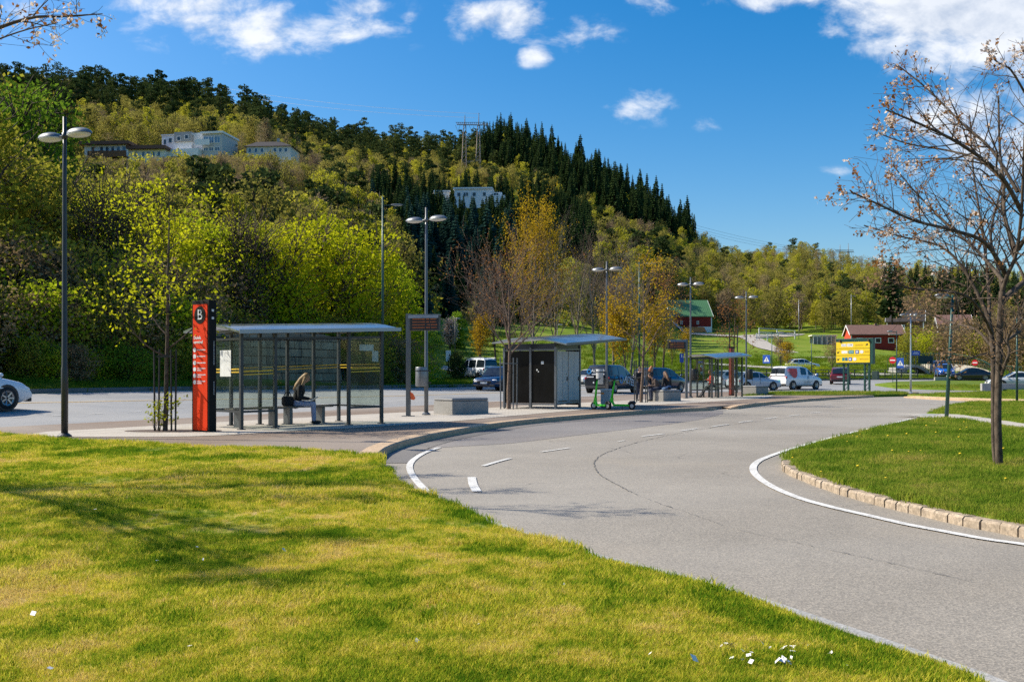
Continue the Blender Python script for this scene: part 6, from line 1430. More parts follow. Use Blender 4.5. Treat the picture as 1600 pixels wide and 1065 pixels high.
for x in (-1.6, 0): b.bar((x, -.7, 2.02), (x, .7, 2.02), .05)
for y in (-.65, .65): b.bar((-2.2, y, 2.04), (1.0, y, 2.04), .05)
b.build('roof_rack', WHITE, t)
car('silver hatchback behind the last concrete block on the platform', paint('silver_paint', (.42, .47, .53)), road_pos(1178, 77), (.90, .43), 4.1, 1.75, HATB, HATR, .2, .32, 2.5, name='hatchback', group=None)
car('pale silver car seen through the glass of the far shelter', paint('pale_silver_paint', (.52, .54, .56)), road_pos(1143, 84), (.80, .60), 4.2, 1.76, HATB, HATR, .2, .32, 2.55, name='hatchback')
t = car('white van with a red side mark and teal number plate by the grass strip', paint('van_white', (.76, .76, .75)), road_pos(1244, 80), (.80, .60), 4.7, 1.85, VANB, VANR, .24, .34, 2.95, name='delivery_van', cat='van', plate=PLATEG, side_win=[(.40, .545), (.60, .735)])
b = MB(); vs = []
for i in range(13): a = pi * i / 12; vs.append((-1.55 + .52 * cos(pi + a) * .95, -.905 + .03 * 0, 1.32 - .52 * sin(a) * 1.05))
pts = [(-2.05, -.845, 1.66), (-1.05, -.845, 1.66), (-1.02, -.90, 1.30), (-1.12, -.928, 1.02), (-1.35, -.934, .90), (-1.65, -.93, 1.0), (-1.9, -.89, 1.3)]; b.add(pts, [tuple(range(7))]); b.build('side_mark', M_('red_mark', (.55, .03, .02), .4), t)
b = MB(); b.box((.3, -.925, .62), (1.1, .012, .05)); b.box((.2, -.925, .50), (.8, .012, .05)); b.build('lettering_strip', M_('print_grey', (.35, .35, .35), .5), t)
b = MB(); b.box((-2.36, .15, 1.40), (.012, .04, .55)); b.build('door_split', BLACK, t)
b = MB(); b.box((1.35, -1.03, 1.16), (.16, .10, .22), bev=.03); b.build('mirror', M_('mirror_blue', (.02, .18, .55), .3), t)
car('maroon sport utility vehicle driving away behind the left post of the yellow board', paint('maroon_paint', (.14, .008, .022), .25), road_pos(1313, 97), (.34, .94), 4.5, 1.82, SUVB, SUVR, .24, .36, 2.67, name='suv')
car('bright blue car facing us in front of the bridge ramp', paint('bright_blue_paint', (.012, .10, .42), .22), road_pos(1476, 117, .45), (-.28, -.96), 4.4, 1.85, SUVB, [(p[0], p[1] * .95) for p in SUVR], .22, .35, 2.65, name='hatchback')
car('dark blue car parked just behind the bright blue one', paint('ink_blue_paint', (.012, .03, .09), .25), at(1468, 126, .55), (-.25, -.97), 4.5, 1.85, SUVB, SUVR, .24, .36, 2.65, name='suv')
car('black saloon seen side on, right of the bright blue car', paint('black_paint', (.010, .012, .016), .2), road_pos(1515, 112, .15), (-.98, .2), 4.7, 1.82, SEDB, SEDR, .2, .33, 2.75, name='saloon')
car('silver saloon behind the low concrete wall at the right edge', paint('silver_grey_paint', (.46, .48, .50)), road_pos(1588, 85, .0), (-.97, .25), 4.75, 1.82, SEDB, SEDR, .2, .33, 2.8, name='saloon')
car('white car roof showing over the meadow above the white van', paint('far_white_paint', (.76, .76, .76)), at(1254, 134, -.35), (.98, .15), 4.3, 1.78, HATB, HATR, .2, .32, 2.6, name='hatchback')
# ------------------------------------------------------------------ people
SKIN = M_('skin', (.46, .27, .19), .55, var=.06, scale=12); CLOTH_K = M_('black_cloth', (.012, .012, .014), .85, var=.3, scale=14); CLOTH_N = M_('navy_cloth', (.02, .028, .055), .85, var=.25, scale=14); CLOTH_B = M_('brown_cloth', (.07, .05, .042), .85, var=.25, scale=14)
JEANS = M_('blue_jeans', (.06, .12, .24), .85, var=.25, scale=14); JEANS_P = M_('pale_jeans', (.34, .37, .52), .85, var=.15, scale=10); GREYT = M_('grey_trousers', (.055, .057, .062), .85, var=.2, scale=12); REDJ = M_('red_jacket', (.55, .05, .04), .75, var=.15, scale=10)
HAIR_B = M_('blond_hair', (.36, .22, .11), .6, var=.35, scale=40); HAIR_D = M_('dark_brown_hair', (.045, .025, .016), .6, var=.3, scale=40); HAIR_R = M_('ginger_hair', (.32, .10, .025), .6, var=.3, scale=40); HAIR_M = M_('brown_hair', (.13, .065, .032), .6, var=.3, scale=40); SHOE = M_('shoe_dark', (.02, .02, .02), .6); SHOE_W = M_('shoe_white', (.6, .6, .58), .6); EYE_M = M_('eye_dark', (.015, .01, .01), .3); LIP = M_('lips', (.32, .10, .08), .5)
def fuse(b, name, mat, parent, vox=.014):
    """one continuous skin over overlapping limbs"""
    o = b.build(name, mat, parent); m = o.modifiers.new('fuse', 'REMESH'); m.mode = 'VOXEL'; m.voxel_size = vox; m.use_smooth_shade = True
    s = o.modifiers.new('soften', 'SMOOTH'); s.factor = .5; s.iterations = 4; return o
def limb(b, pts, rad, n=10):
    b.tube(pts, rad, n)
    for p, r in zip(pts, rad): b.ell(p, (r, r, r), n, 6)
def person(name_label, loc, rz, J, top, legs, hair, shoes=SHOE, hairlen=0.0, group=None, sleeve=True, skirt=None, bare_feet=False, ponytail=False, sc=1.0):
    """J: joints in metres in the figure's own frame (facing +x, y to its left)"""
    t = thing('person', name_label, 'person', loc, rz, group, sc); V3 = lambda k: Vector(J[k])
    pel, chest, neck, head = V3('pelvis'), V3('chest'), V3('neck'), V3('head'); up = (head - neck).normalized(); face = Vector(J.get('face', (1, 0, -.2))).normalized(); sd = up.cross(face).normalized(); face = sd.cross(up).normalized()
    Rm = Matrix((face, sd, up)).transposed()
    b = MB()                                        # body: head, neck, arms and hands as one mesh
    b.ell(head, (.092, .074, .112), 16, 12, Rm); b.ell(head + face * .035 - up * .055, (.055, .05, .06), 12, 8, Rm); b.ell(head + face * .098 - up * .01, (.018, .014, .026), 8, 6, Rm)
    for s in (-1, 1): b.ell(head + sd * s * .076 - up * .008, (.02, .012, .03), 8, 6, Rm)
    limb(b, [neck - up * .05, neck + up * .03, head - up * .06], [.055, .05, .05])
    limb(b, [pel, pel.lerp(chest, .5), chest, neck - up * .06], [.115, .10, .115, .08])
    for s in ('l', 'r'):
        sh, el, wr = V3('sh_' + s), V3('el_' + s), V3('wr_' + s); limb(b, [sh, el], [.048, .038]); limb(b, [el, wr], [.038, .026])
        d = (wr - el).normalized(); side_ = d.cross(Vector((0, 0, 1))); side_ = side_.normalized() if side_.length > .1 else Vector((0, 1, 0)); nrm = side_.cross(d)
        pm = wr + d * .045; b.ell(pm, (.05, .038, .018), 10, 8, Matrix((d, side_, nrm)).transposed())
        for k in range(4):
            o_ = side_ * (.027 - .018 * k); L = (.062, .072, .068, .054)[k]; p0 = wr + d * .085 + o_; p1 = p0 + d * L * .55 - nrm * .008; p2 = p1 + d * L * .35 - nrm * .028; b.tube([p0 - d * .02, p0, p1, p2], [.010, .010, .009, .007], 6)
        b.tube([wr + d * .03 + side_ * .03, wr + d * .055 + side_ * .055 - nrm * .012, wr + d * .085 + side_ * .058 - nrm * .03], [.012, .011, .009], 6)
        hp, kn, an = V3('hip_' + s), V3('kn_' + s), V3('an_' + s); limb(b, [hp, kn], [.075, .05]); limb(b, [kn, an], [.05, .034])
    fuse(b, 'body', SKIN, t, .012)
    f = MB()
    for s in (-1, 1): f.ell(head + face * .086 + sd * s * .031 + up * .012, (.010, .015, .009), 8, 6, Rm)
    f.build('eyes', EYE_M, t); f = MB(); f.ell(head + face * .092 - up * .062, (.012, .024, .008), 8, 6, Rm); f.build('mouth', LIP, t)
    b = MB(); limb(b, [pel + Vector((0, 0, -.02)), pel.lerp(chest, .5), chest, neck - up * .075], [.135, .128, .145, .09], 12)
    for s in ('l', 'r'):
        sh, el, wr = V3('sh_' + s), V3('el_' + s), V3('wr_' + s); limb(b, [chest.lerp(sh, .5), sh], [.10, .07]); limb(b, [sh, el], [.068, .056]); limb(b, [el, el.lerp(wr, .92)], [.056, .042])
    fuse(b, 'jacket', top, t, .016)
    b = MB(); limb(b, [pel + Vector((0, 0, .03)), pel - Vector((0, 0, .03))], [.13, .13])
    for s in ('l', 'r'):
        hp, kn, an = V3('hip_' + s), V3('kn_' + s), V3('an_' + s); limb(b, [pel.lerp(hp, .4), hp, kn], [.12, .098, .070]); limb(b, [kn, kn.lerp(an, .93)], [.070, .056])
    fuse(b, 'trousers', legs, t, .016)
    for s in ('l', 'r'):
        an = V3('an_' + s); d = Vector(J.get('toe_' + s, (1, 0, -.1))).normalized(); b = MB(); b.ell(an + d * .06 - Vector((0, 0, .035)), (.135, .048, .045), 12, 8, Matrix.Rotation(atan2(d.y, d.x), 3, 'Z')); b.ell(an - Vector((0, 0, .01)), (.05, .045, .05), 10, 6); fuse(b, 'shoe', shoes, t, .012)
    b = MB(); b.ell(head - face * .022 + up * .026, (.096, .086, .106), 16, 12, Rm); 
    for s in (-1, 1): b.ell(head + sd * s * .062 - face * .02 - up * .03 * (1 + hairlen), (.05, .028, .06 + .06 * hairlen), 10, 8, Rm)
    if hairlen: 
        limb(b, [head - face * .06, head - face * .085 - up * .10, neck - face * .10 - up * (.03 + .10 * hairlen), neck - face * .11 - up * (.03 + .24 * hairlen)], [.07, .075, .075, .045])
        for s in (-1, 1): limb(b, [head + sd * s * .07 - face * .02, head + sd * s * .085 - up * .12, neck + sd * s * .09 + face * .01 - up * .10 * hairlen], [.03, .035, .03], 8)
    fuse(b, 'hair', hair, t, .012); return t
def sit(lean=.0, seat=.47, knee=.50, arms='phone', fold=0.0, spread=.10, shin=-.05):
    """seated joints, facing +x, origin on the ground under the hips"""
    h = seat + .09; s, c = sin(lean), cos(lean); P_ = lambda a, z: (s * z + a, 0, h + c * z); J = {'pelvis': (0, 0, h), 'chest': P_(.01, .33), 'neck': P_(.03, .52)}
    ne = J['neck']; J['head'] = (ne[0] + .05 + s * .12, 0, ne[2] + .15); J['face'] = (1, 0, -.25 - fold)
    for k, y in (('l', 1), ('r', -1)):
        sh = P_(.0, .44); J['sh_' + k] = (sh[0], .18 * y, sh[2]); J['hip_' + k] = (.02, .09 * y, h - .02); J['kn_' + k] = (.45, spread * y, knee + .02); J['an_' + k] = (.45 + shin, spread * y, .085)
        if arms == 'phone': J['el_' + k] = (sh[0] + .08, .22 * y, sh[2] - .27); J['wr_' + k] = (sh[0] + .30, .07 * y, sh[2] - .20)
        elif arms == 'lap': J['el_' + k] = (sh[0] - .02, .23 * y, sh[2] - .28); J['wr_' + k] = (sh[0] + .22, .12 * y, h + .10)
        else: J['el_' + k] = (sh[0] - .05, .23 * y, sh[2] - .28); J['wr_' + k] = (sh[0] + .02, .26 * y, h - .0)
    return J
# woman reading on the bench in the near shelter
J = sit(.30, .46, .50, 'lap', .6, .09, .02); wl = BENCH2 + Vector((-.20, -.14, 0)); WZ = R(8)
person('blond woman in a black coat and pale jeans sitting bent over in the near shelter', wl, WZ, J, CLOTH_K, JEANS_P, HAIR_B, SHOE, .8)
def bag(loc, rz, label, mat, d=(.30, .18, .26)):
    t = thing('shoulder_bag', label, 'bag', loc, rz); b = MB(); b.box((0, 0, d[2] / 2), d, bev=.06); b.build('bag_body', mat, t); b = MB(); b.smooth = True; b.tube([(-d[0] * .4, 0, d[2] * .9), (-d[0] * .2, 0, d[2] * 1.35), (d[0] * .2, 0, d[2] * 1.35), (d[0] * .4, 0, d[2] * .9)], .012, 6); b.build('handle', mat, t)
    b = MB(); b.box((0, -d[1] / 2 - .004, d[2] * .62), (d[0] * .8, .012, d[2] * .5), bev=.005); b.build('flap', mat, t)
bag(wl + Vector((-.16, -.22, .472)), A1, 'soft black shoulder bag on the bench beside the reading woman', CLOTH_K)
t = thing('open_book', 'white open booklet in the hands of the woman in the near shelter', 'booklet', wl + Vector((.50, -.02, .66)), WZ)
for s in (-1, 1):
    b = MB(); b.box((0, 0, 0), (.22, .15, .008), M=Matrix.Rotation(R(-30), 3, 'Y') @ Matrix.Rotation(s * R(10), 3, 'X')); o = b.build('page_block', WHITE, t); o.location = (0, s * .076, 0)
# group around the second block
B2 = at_pole(1037.5, 47.9); a2 = atan2(.68, .73); ax = Vector((cos(a2), sin(a2), 0)); ay = Vector((-sin(a2), cos(a2), 0))
g = 'group around the concrete block'
person('bent over person in a brown top sitting at the left end of the concrete block', B2 - ax * .42 - ay * .05, atan2(ay.y, ay.x) + R(55), sit(.62, .56, .50, 'lap', .6), CLOTH_B, CLOTH_N, HAIR_D, SHOE, 0, g)
person('person with long brown hair in a dark jacket, back to us on the concrete block', B2 + ax * .30 - ay * .02, atan2(ay.y, ay.x) - R(15), sit(.28, .56, .50, 'lap', .5), CLOTH_K, JEANS, HAIR_M, SHOE, .9, g)
def stand(lean=0.05, arms='phone'):
    J = {'pelvis': (0, 0, .95), 'chest': (.02 + lean * .3, 0, 1.28), 'neck': (.03 + lean * .5, 0, 1.48), 'head': (.07 + lean * .6, 0, 1.63), 'face': (1, 0, -.3)}
    for k, y in (('l', 1), ('r', -1)):
        J['sh_' + k] = (.02 + lean * .45, .18 * y, 1.41); J['hip_' + k] = (0, .09 * y, .91); J['kn_' + k] = (.03, .10 * y, .50); J['an_' + k] = (-.02, .11 * y, .085)
        if arms == 'phone': J['el_' + k] = (.08, .23 * y, 1.15); J['wr_' + k] = (.30, .07 * y, 1.20)
        else: J['el_' + k] = (-.03, .24 * y, 1.13); J['wr_' + k] = (.08, .22 * y, .90)
    return J
person('dark haired person in a black open jacket standing behind the left end of the block', B2 - ax * .75 + ay * .95, atan2(-ay.y, -ay.x) + R(-10), stand(), CLOTH_K, CLOTH_N, HAIR_D, SHOE, 0, g, sc=.94)
person('ginger haired person in a dark jacket facing us behind the block', B2 + ax * .10 + ay * .95, atan2(-ay.y, -ay.x) + R(8), stand(.05, 'down'), CLOTH_K, CLOTH_N, HAIR_R, SHOE, .1, g, sc=.96)
# person in the far shelter, leaning back on a perch
SB = at_pole(1112, 55.0); J = {'pelvis': (0, 0, .72), 'chest': (-.02, 0, 1.06), 'neck': (.02, 0, 1.25), 'head': (.09, 0, 1.40), 'face': (1, 0, -.35)}
for k_, y in (('l', 1), ('r', -1)): J['sh_' + k_] = (0, .18 * y, 1.18); J['el_' + k_] = (.06, .22 * y, .93); J['wr_' + k_] = (.27, .08 * y, .97); J['hip_' + k_] = (.02, .09 * y, .70); J['kn_' + k_] = (.36, .09 * y, .47); J['an_' + k_] = (.62, .10 * y, .085)
person('person in a red jacket and grey trousers perched in the far shelter', SB + Vector((.05, .35, 0)), R(187), J, REDJ, GREYT, HAIR_M, SHOE, .2)
b = MB(); b.box((0, 0, .60), (1.6, .26, .04), bev=.008); t = thing('perch_rail', 'narrow leaning perch under the person in the red jacket', 'bench', SB + Vector((.20, .40, 0)), R(52)); b.build('seat', STEEL_D, t)
for s in (-1, 1): b = MB(); b.box((s * .6, 0, .29), (.06, .06, .58)); b.build('leg', STEEL_D, t)
# ------------------------------------------------------------------ near and middle-distance trees and shrubs
# young street tree at the end of the near shelter
CF = [(9, .03, .02, 13, .95, .36, .30, 7), (6, .10, .05, 6, .75, .5, .18, 5), (4, .18, .04, 5, .75, .5, .15, 4), (3, .22, .02, 0, 0, 0, 0, 3)]
st = at_pole(258, 22.6); dec_tree('street_tree', 21, 6.2, LF_LIME, BARK, CF, 2, .062, .07, .55, .06, 'slender young street tree with sparse lime leaves left of the red totem', 'street tree', None, st, BARK, asp=1.4)
t = thing('tree_guard', 'black steel guard of paired posts around the young street tree', 'tree guard', st)
for s in (-1, 1):
    for q in (-.045, .045): b = MB(); b.cyl((s * .19 + q, 0, -.05), (s * .19 + q, q, 1.86), .022, n=8); b.build('post', BLACK, t)
b = MB(); b.bar((-.19, 0, 1.70), (.19, 0, 1.70), .03, .05); b.build('tie_bar', BLACK, t)
tg = Tree(23); 
for k in range(7): tg.limb(Vector((rng.uniform(-.08, .08), rng.uniform(-.08, .08), 0)), Vector((rng.uniform(-.10, .06), 0, 1)), rng.uniform(.45, .8), .006, 2, CF)
root = thing('tree_suckers', 'leafy shoots growing from the foot of the young street tree', 'shoots', st + Vector((-.16, -.05, 0))); tg.tw.build('stems', BARK, root); V, Q = tg.leaves(3, .05, .04, keep=.6); link('leaves', np_mesh('leaves', V, Q, LF_LIME), root)
b = MB(); b.prism([(1.1 * cos(a) , .55 * sin(a)) for a in [2 * pi * k / 24 for k in range(24)]], 0.004, .010); o = b.build('tree_pit', M_('tree_pit_grit', (.09, .06, .045), .95, var=.3, scale=30)); o.location = st + Vector((.15, .1, 0)); tag(o, kind='structure')

# big cherry on the right island: two stems from one root, limbs given through space
def limbs_tree(seed, name, label, loc, limbs, leafsets, bark, cfg, nk, rootcat='cherry tree', keepw=None):
    t = Tree(seed); t.damp = .5
    for lm in limbs:
        pts, r0, r1 = lm[:3]; k_ = lm[3] if len(lm) > 3 else nk; r0, r1 = r0 * (.72 if r0 < .046 else 1), r1
        ln = dense([Vector(p) for p in pts], 4); n = len(ln); rr = [r0 + (r1 - r0) * (i / (n - 1)) ** .8 for i in range(n)]; L = sum((b_ - a_).length for a_, b_ in zip(ln, ln[1:]))
        t.b.tube(ln, rr, 9, cap=False)
        if r1 < .035:
            c2 = [(n - 1, 0, 0, max(3, int(L * k_)), .75, .46 * min(1.0, 2.4 / L), .22, 5)] + cfg; t.kids(ln, rr, L, 0, c2)
    root = thing(name, label, rootcat, loc); t.b.build('trunk', bark, root); t.tw.build('twigs', bark, root)
    for nm, leaf, per, size, spread, keep, fil in leafsets:
        T = t.tips; t.tips = [q for q in T if fil(q[0])]; V, Q = t.leaves(per, size, spread, .2, 1.2, keep); link(nm, np_mesh(nm, V, Q, leaf), root); t.tips = T
    return root
C0 = at_pole(1562, 13.4, .02)
def cp(px, py, dd=0.0): p = P(px, py, 13.4 + dd); return tuple(p - C0)
LIMB = [  # limb points by their look in the photo, each with its own depth
 ([cp(1562, 742), cp(1560, 690), cp(1559, 640), cp(1561, 560), cp(1563, 500), cp(1566, 455)], .050, .042),
 ([cp(1555, 726, .22), cp(1552.5, 690, .25), cp(1552, 640, .28), cp(1552, 590, .3), cp(1551, 540, .35), cp(1545, 500, .4)], .038, .0355),
 ([cp(1566, 455), cp(1574, 430, -.1), cp(1588, 395, -.2), cp(1596, 330, -.4), cp(1600, 240, -.6), cp(1606, 120, -.8), cp(1608, 85, -.9)], .044, .012),
 ([cp(1588, 395, -.2), cp(1570, 340, .1), cp(1568, 290, .3), cp(1562, 230, .5), cp(1560, 150, .8)], .045, .012),
 ([cp(1596, 330, -.4), cp(1560, 270, -.8), cp(1500, 225, -1.2), cp(1440, 195, -1.5), cp(1385, 172, -1.8)], .045, .010),
 ([cp(1590, 300, -.4), cp(1550, 235, -.1), cp(1500, 190, .2), cp(1450, 140, .5), cp(1405, 104, .7)], .035, .008),
 ([cp(1575, 290, .2), cp(1530, 250, .5), cp(1480, 235, .9), cp(1420, 225, 1.2), cp(1372, 208, 1.4)], .03, .008),
 ([cp(1572, 430), cp(1540, 380, -.5), cp(1490, 360, -1.0), cp(1430, 345, -1.4), cp(1370, 318, -1.8), cp(1330, 300, -2.0)], .045, .008),
 ([cp(1568, 440, .1), cp(1530, 395, .6), cp(1480, 350, 1.1), cp(1430, 300, 1.6), cp(1395, 258, 1.9)], .04, .008),
 ([cp(1545, 500, .4), cp(1533, 470, .5), cp(1505, 420, .7), cp(1470, 385, .9), cp(1410, 370, 1.1), cp(1350, 352, 1.3)], .045, .008),
 ([cp(1545, 500, .4), cp(1545, 460, .8), cp(1540, 400, 1.2), cp(1530, 330, 1.6), cp(1520, 260, 1.9), cp(1515, 180, 2.1)], .04, .010),
 ([cp(1550, 520, .35), cp(1520, 470, -.2), cp(1480, 455, -.8), cp(1420, 450, -1.2), cp(1380, 430, -1.4)], .035, .008),
 ([cp(1553, 545, .3), cp(1525, 515, .6), cp(1490, 505, 1.0), cp(1450, 490, 1.4), cp(1420, 480, 1.6)], .032, .008),
 ([cp(1552, 560, .3), cp(1540, 552, 0), cp(1515, 560, -.4), cp(1480, 562, -.8)], .022, .007),
 ([cp(1563, 590), cp(1570, 570, -.1), cp(1577, 550, -.2), cp(1574, 530, -.2), cp(1590, 505, -.4), cp(1625, 470, -.7), cp(1680, 420, -1)], .035, .010),
 ([cp(1563, 540), cp(1590, 520, .4), cp(1630, 500, .9), cp(1690, 480, 1.4)], .035, .010),
 ([cp(1566, 470), cp(1600, 440, .3), cp(1650, 400, .8), cp(1720, 350, 1.2), cp(1780, 300, 1.5)], .05, .012),
 ([cp(1590, 390, -.2), cp(1630, 330, -.6), cp(1680, 260, -1.0), cp(1720, 190, -1.3)], .045, .012),
 ([cp(1600, 240, -.6), cp(1640, 180, -.2), cp(1680, 110, .2), cp(1700, 60, .4)], .03, .010),
 ([cp(1604, 150, -.7), cp(1580, 110, -.9), cp(1562, 100, -1.1), cp(1545, 85, -1.3)], .022, .008),
 ([cp(1566, 455, .2), cp(1560, 420, .6), cp(1548, 370, 1.0), cp(1560, 310, 1.4), cp(1580, 240, 1.6)], .04, .010),
]
hi_ = lambda p: p[2] > 2.55 and (p[0] < -.35 or mnoise.noise((p[0] * 1.3, p[1] * 1.3, p[2] * 1.3)) > .15)
lo_ = lambda p: p[2] <= 2.55
TWC = [(4, .16, .05, 4, .7, .55, .2, 4), (3, .2, .03, 0, 0, 0, 0, 3)]
cherry = limbs_tree(31, 'cherry_tree', 'blossoming twin trunked cherry tree on the grass island at the right', C0, LIMB,
    [('blossom', LF_BLOSSOM, 9, .036, .026, .08, hi_), ('young_leaves', LF_ORANGE, 6, .034, .026, .13, hi_), ('faded_blossom', LF_FADED, 4, .034, .04, .26, lo_)], BARK, TWC, 8.0)
# grass tuft and dandelion leaves at the foot are part of the island planting below
# second cherry off the left edge of the frame: its branch tips reach into view and its crown shades the lawn
L0 = Vector((-9.6, 12.3, 0))
def lp(px, py, d): return tuple(P(px, py, d) - L0)
LL = [([(0, 0, -.1), (.05, 0, 1.2), (.1, .05, 2.4), (.2, .1, 3.2)], .14, .10), ([(.2, .1, 3.2), (1.0, .2, 4.0), (2.2, .3, 4.8), lp(-40, 66, 11.9), lp(40, 30, 11.8), lp(100, 26, 11.7), lp(160, 22, 11.6)], .05, .006, 2.2),
      ([(2.2, .3, 4.8), lp(-30, 78, 11.9), lp(30, 50, 11.7), lp(90, 36, 11.5)], .022, .006, 2.5), ([(.2, .1, 3.2), (.1, .5, 4.6), (-.2, .8, 6.2), (-.3, 1, 7.4)], .08, .02), ([(.2, .1, 3.2), (-.9, .4, 4.2), (-2.2, .6, 5.4), (-3.2, .7, 6.4)], .06, .01), ([(.15, .1, 3.0), (.5, 1.3, 4.2), (1.0, 2.6, 5.4), (1.2, 3.4, 6.4)], .06, .01),
      ([(.15, .1, 2.9), (.5, -1.0, 3.9), (1.2, -2.2, 5.0), (1.6, -3, 5.8)], .055, .01), ([(0, .5, 4.6), (.9, 1.0, 5.8), (1.8, 1.6, 6.8)], .04, .008), ([(.15, .1, 3.0), (.5, -1.6, 4.2), (1.0, -3.4, 5.2), (1.3, -4.6, 5.6)], .05, .01), ([(.2, .0, 2.9), (1.0, -1.6, 3.8), (2.0, -3.6, 4.6), (2.6, -5.0, 4.9)], .05, .01), ([(.2, .1, 2.8), (1.2, -.4, 3.4), (2.4, -.8, 4.0), (3.2, -.9, 4.4)], .05, .01)]
limbs_tree(32, 'cherry_tree', 'cherry tree whose blossoming branch tips reach in at the top left corner', L0, LL, [('blossom', LF_BLOSSOM, 4, .042, .035, .25, lambda p: True), ('young_leaves', LF_ORANGE, 3, .045, .04, .25, lambda p: True)], BARK, TWC, 9.0)

# trees by the kiosk and along the platform
VASE = [(6, .03, .01, 20, .72, .72, .42, 7), (6, .07, .07, 7, .5, .42, .15, 5), (4, .12, .05, 6, .5, .5, .1, 4), (3, .15, .02, 0, 0, 0, 0, 3)]
k1 = at_pole(795, 36.9); dec_tree('street_tree', 41, 5.6, LF_ORANGE, BARK_T, VASE, 1, .05, .05, .30, .085, 'budding street tree with a fan of pinkish twigs at the left end of the kiosk', 'street tree', None, k1, TWIG_V)
def guard(loc, label, n=4, h=1.85, r=.30, mat=BLACK):
    t = thing('tree_guard', label, 'tree guard', loc)
    for k in range(n): a = .5 + 2 * pi * k / n; b = MB(); b.cyl((r * cos(a), r * sin(a), -.05), (r * cos(a) * 1.05, r * sin(a) * 1.05, h), .024, n=8); b.build('post', mat, t)
    b = MB(); b.lathe((0, 0, h * .88), [(r, 0), (r + .02, 0), (r + .02, .03), (r, .03)], 12); b.build('hoop', mat, t)
guard(k1, 'thin dark steel guard around the budding tree by the kiosk', 4, 1.9, .34, STEEL_G)
k2 = at_pole(1001.5, 45.6); dec_tree('street_tree', 43, 7.2, LF_YELLOW, BARK_T, CF, 2, .075, .09, .42, .085, 'street tree with sparse yellow buds between the scooters and the concrete block', 'street tree', None, k2, BARK_T)
guard(k2, 'dark steel guard around the yellow budding tree beside the concrete block', 4, 1.9, .36, STEEL_D)
k3 = at_pole(1146, 69.0); o = dec_tree('street_tree', 45, 6.6, LF_ORANGE, BARK, CF, 1, .08, .1, .5, .08, 'small copper budding tree in a tall steel guard behind the far shelter', 'street tree', None, k3, BARK); guard(k3, 'tall steel guard around the copper budding tree behind the far shelter', 4, 4.6, .36, STEEL_D)
POP = [(10, .02, .02, 30, .50, .52, .14, 6), (5, .05, .10, 7, .45, .42, .15, 4), (4, .10, .08, 4, .5, .5, .15, 3), (3, .14, .05, 0, 0, 0, 0, 3)]
BARE = [(9, .04, .02, 20, .5, .50, .16, 6), (6, .06, .08, 8, .45, .45, .12, 4), (4, .10, .06, 5, .45, .5, .1, 3), (3, .12, .03, 0, 0, 0, 0, 3)]
def mid(px, d, h, label, seed, cfg, leaf, per, size, keep, bark, twig=None, r0=None, grp=None, cat='tree', spread=.2):
    return dec_tree('park_tree', seed, h, leaf, bark, cfg, per, size, spread, keep, r0, label, cat, grp, at(px, d), twig)
mid(832, 108, 16.4, 'tall yellow budding poplar rising behind the kiosk', 51, POP, LF_YELLOW, 3, .14, .7, BARK_P, BARK_T, .16)
mid(868, 112, 15.5, 'slim grey bare tree right behind the yellow poplar', 52, POP, LF_BROWN, 0, .1, 1, BARK_P, BARK_P, .14)
for k, (px, d, h) in enumerate(((930, 106, 13.8), (958, 112, 14.6), (985, 108, 13.2), (900, 120, 13.6))): mid(px, d, h, 'bare grey brown tree in the row behind the black people carrier', 53 + k, BARE, LF_BROWN, 0, .1, 1, BARK_P, TWIG_V, .15, 'bare trees behind the people carrier')
for k, (px, d, h) in enumerate(((775, 106, 10.5), (812, 103, 9.5), (750, 112, 9.0))): mid(px, d, h, 'bare mauve brown tree behind the kiosk and the dark blue car', 61 + k, BARE, LF_BROWN, 0, .1, 1, BARK, TWIG_V, .12, 'bare trees left of the kiosk')
mid(1036, 116, 11.5, 'copper brown budding tree left of the red barn', 66, BARE, LF_ORANGE, 1, .13, .45, BARK, TWIG_V, .13)
mid(1022, 112, 7.5, 'yellow budding tree behind the seated group', 67, BARE, LF_YELLOW, 2, .13, .5, BARK_T, BARK_T, .12); mid(978, 100, 7.5, 'low yellow leaved tree behind the scooters', 68, BARE, LF_YELLOW, 3, .13, .6, BARK_T, BARK_T, .10)
mid(1066, 128, 4.2, 'small golden budding tree in front of the barn', 69, BARE, LF_YELLOW, 1, .12, .35, BARK, BARK_T, .06)
mid(703, 118, 3.4, 'small pale blossoming tree on the meadow behind the bin', 70, BARE, LF_BLOSSOM, 2, .12, .6, BARK, BARK, .08); mid(752, 104, 5.2, 'thin golden sapling by the white camper van', 71, BARE, LF_YELLOW, 2, .12, .4, BARK, BARK_T, .05)
for k, (px, d, h, lf) in enumerate(((1232, 124, 3.6, LF_YELLOW), (1222, 128, 4.0, LF_BROWN), (1300, 124, 4.2, LF_BROWN), (1050, 122, 4.0, LF_OLIVE))): mid(px, d, h, ('thin yellow sapling right of the blue crossing sign', 'thin brown sapling on the bank behind the crossing lamp', 'thin brown sapling left of the yellow board', 'thin olive sapling behind the display board post')[k], 75 + k, BARE, lf, 1, .12, .3, BARK, TWIG_V, .05)
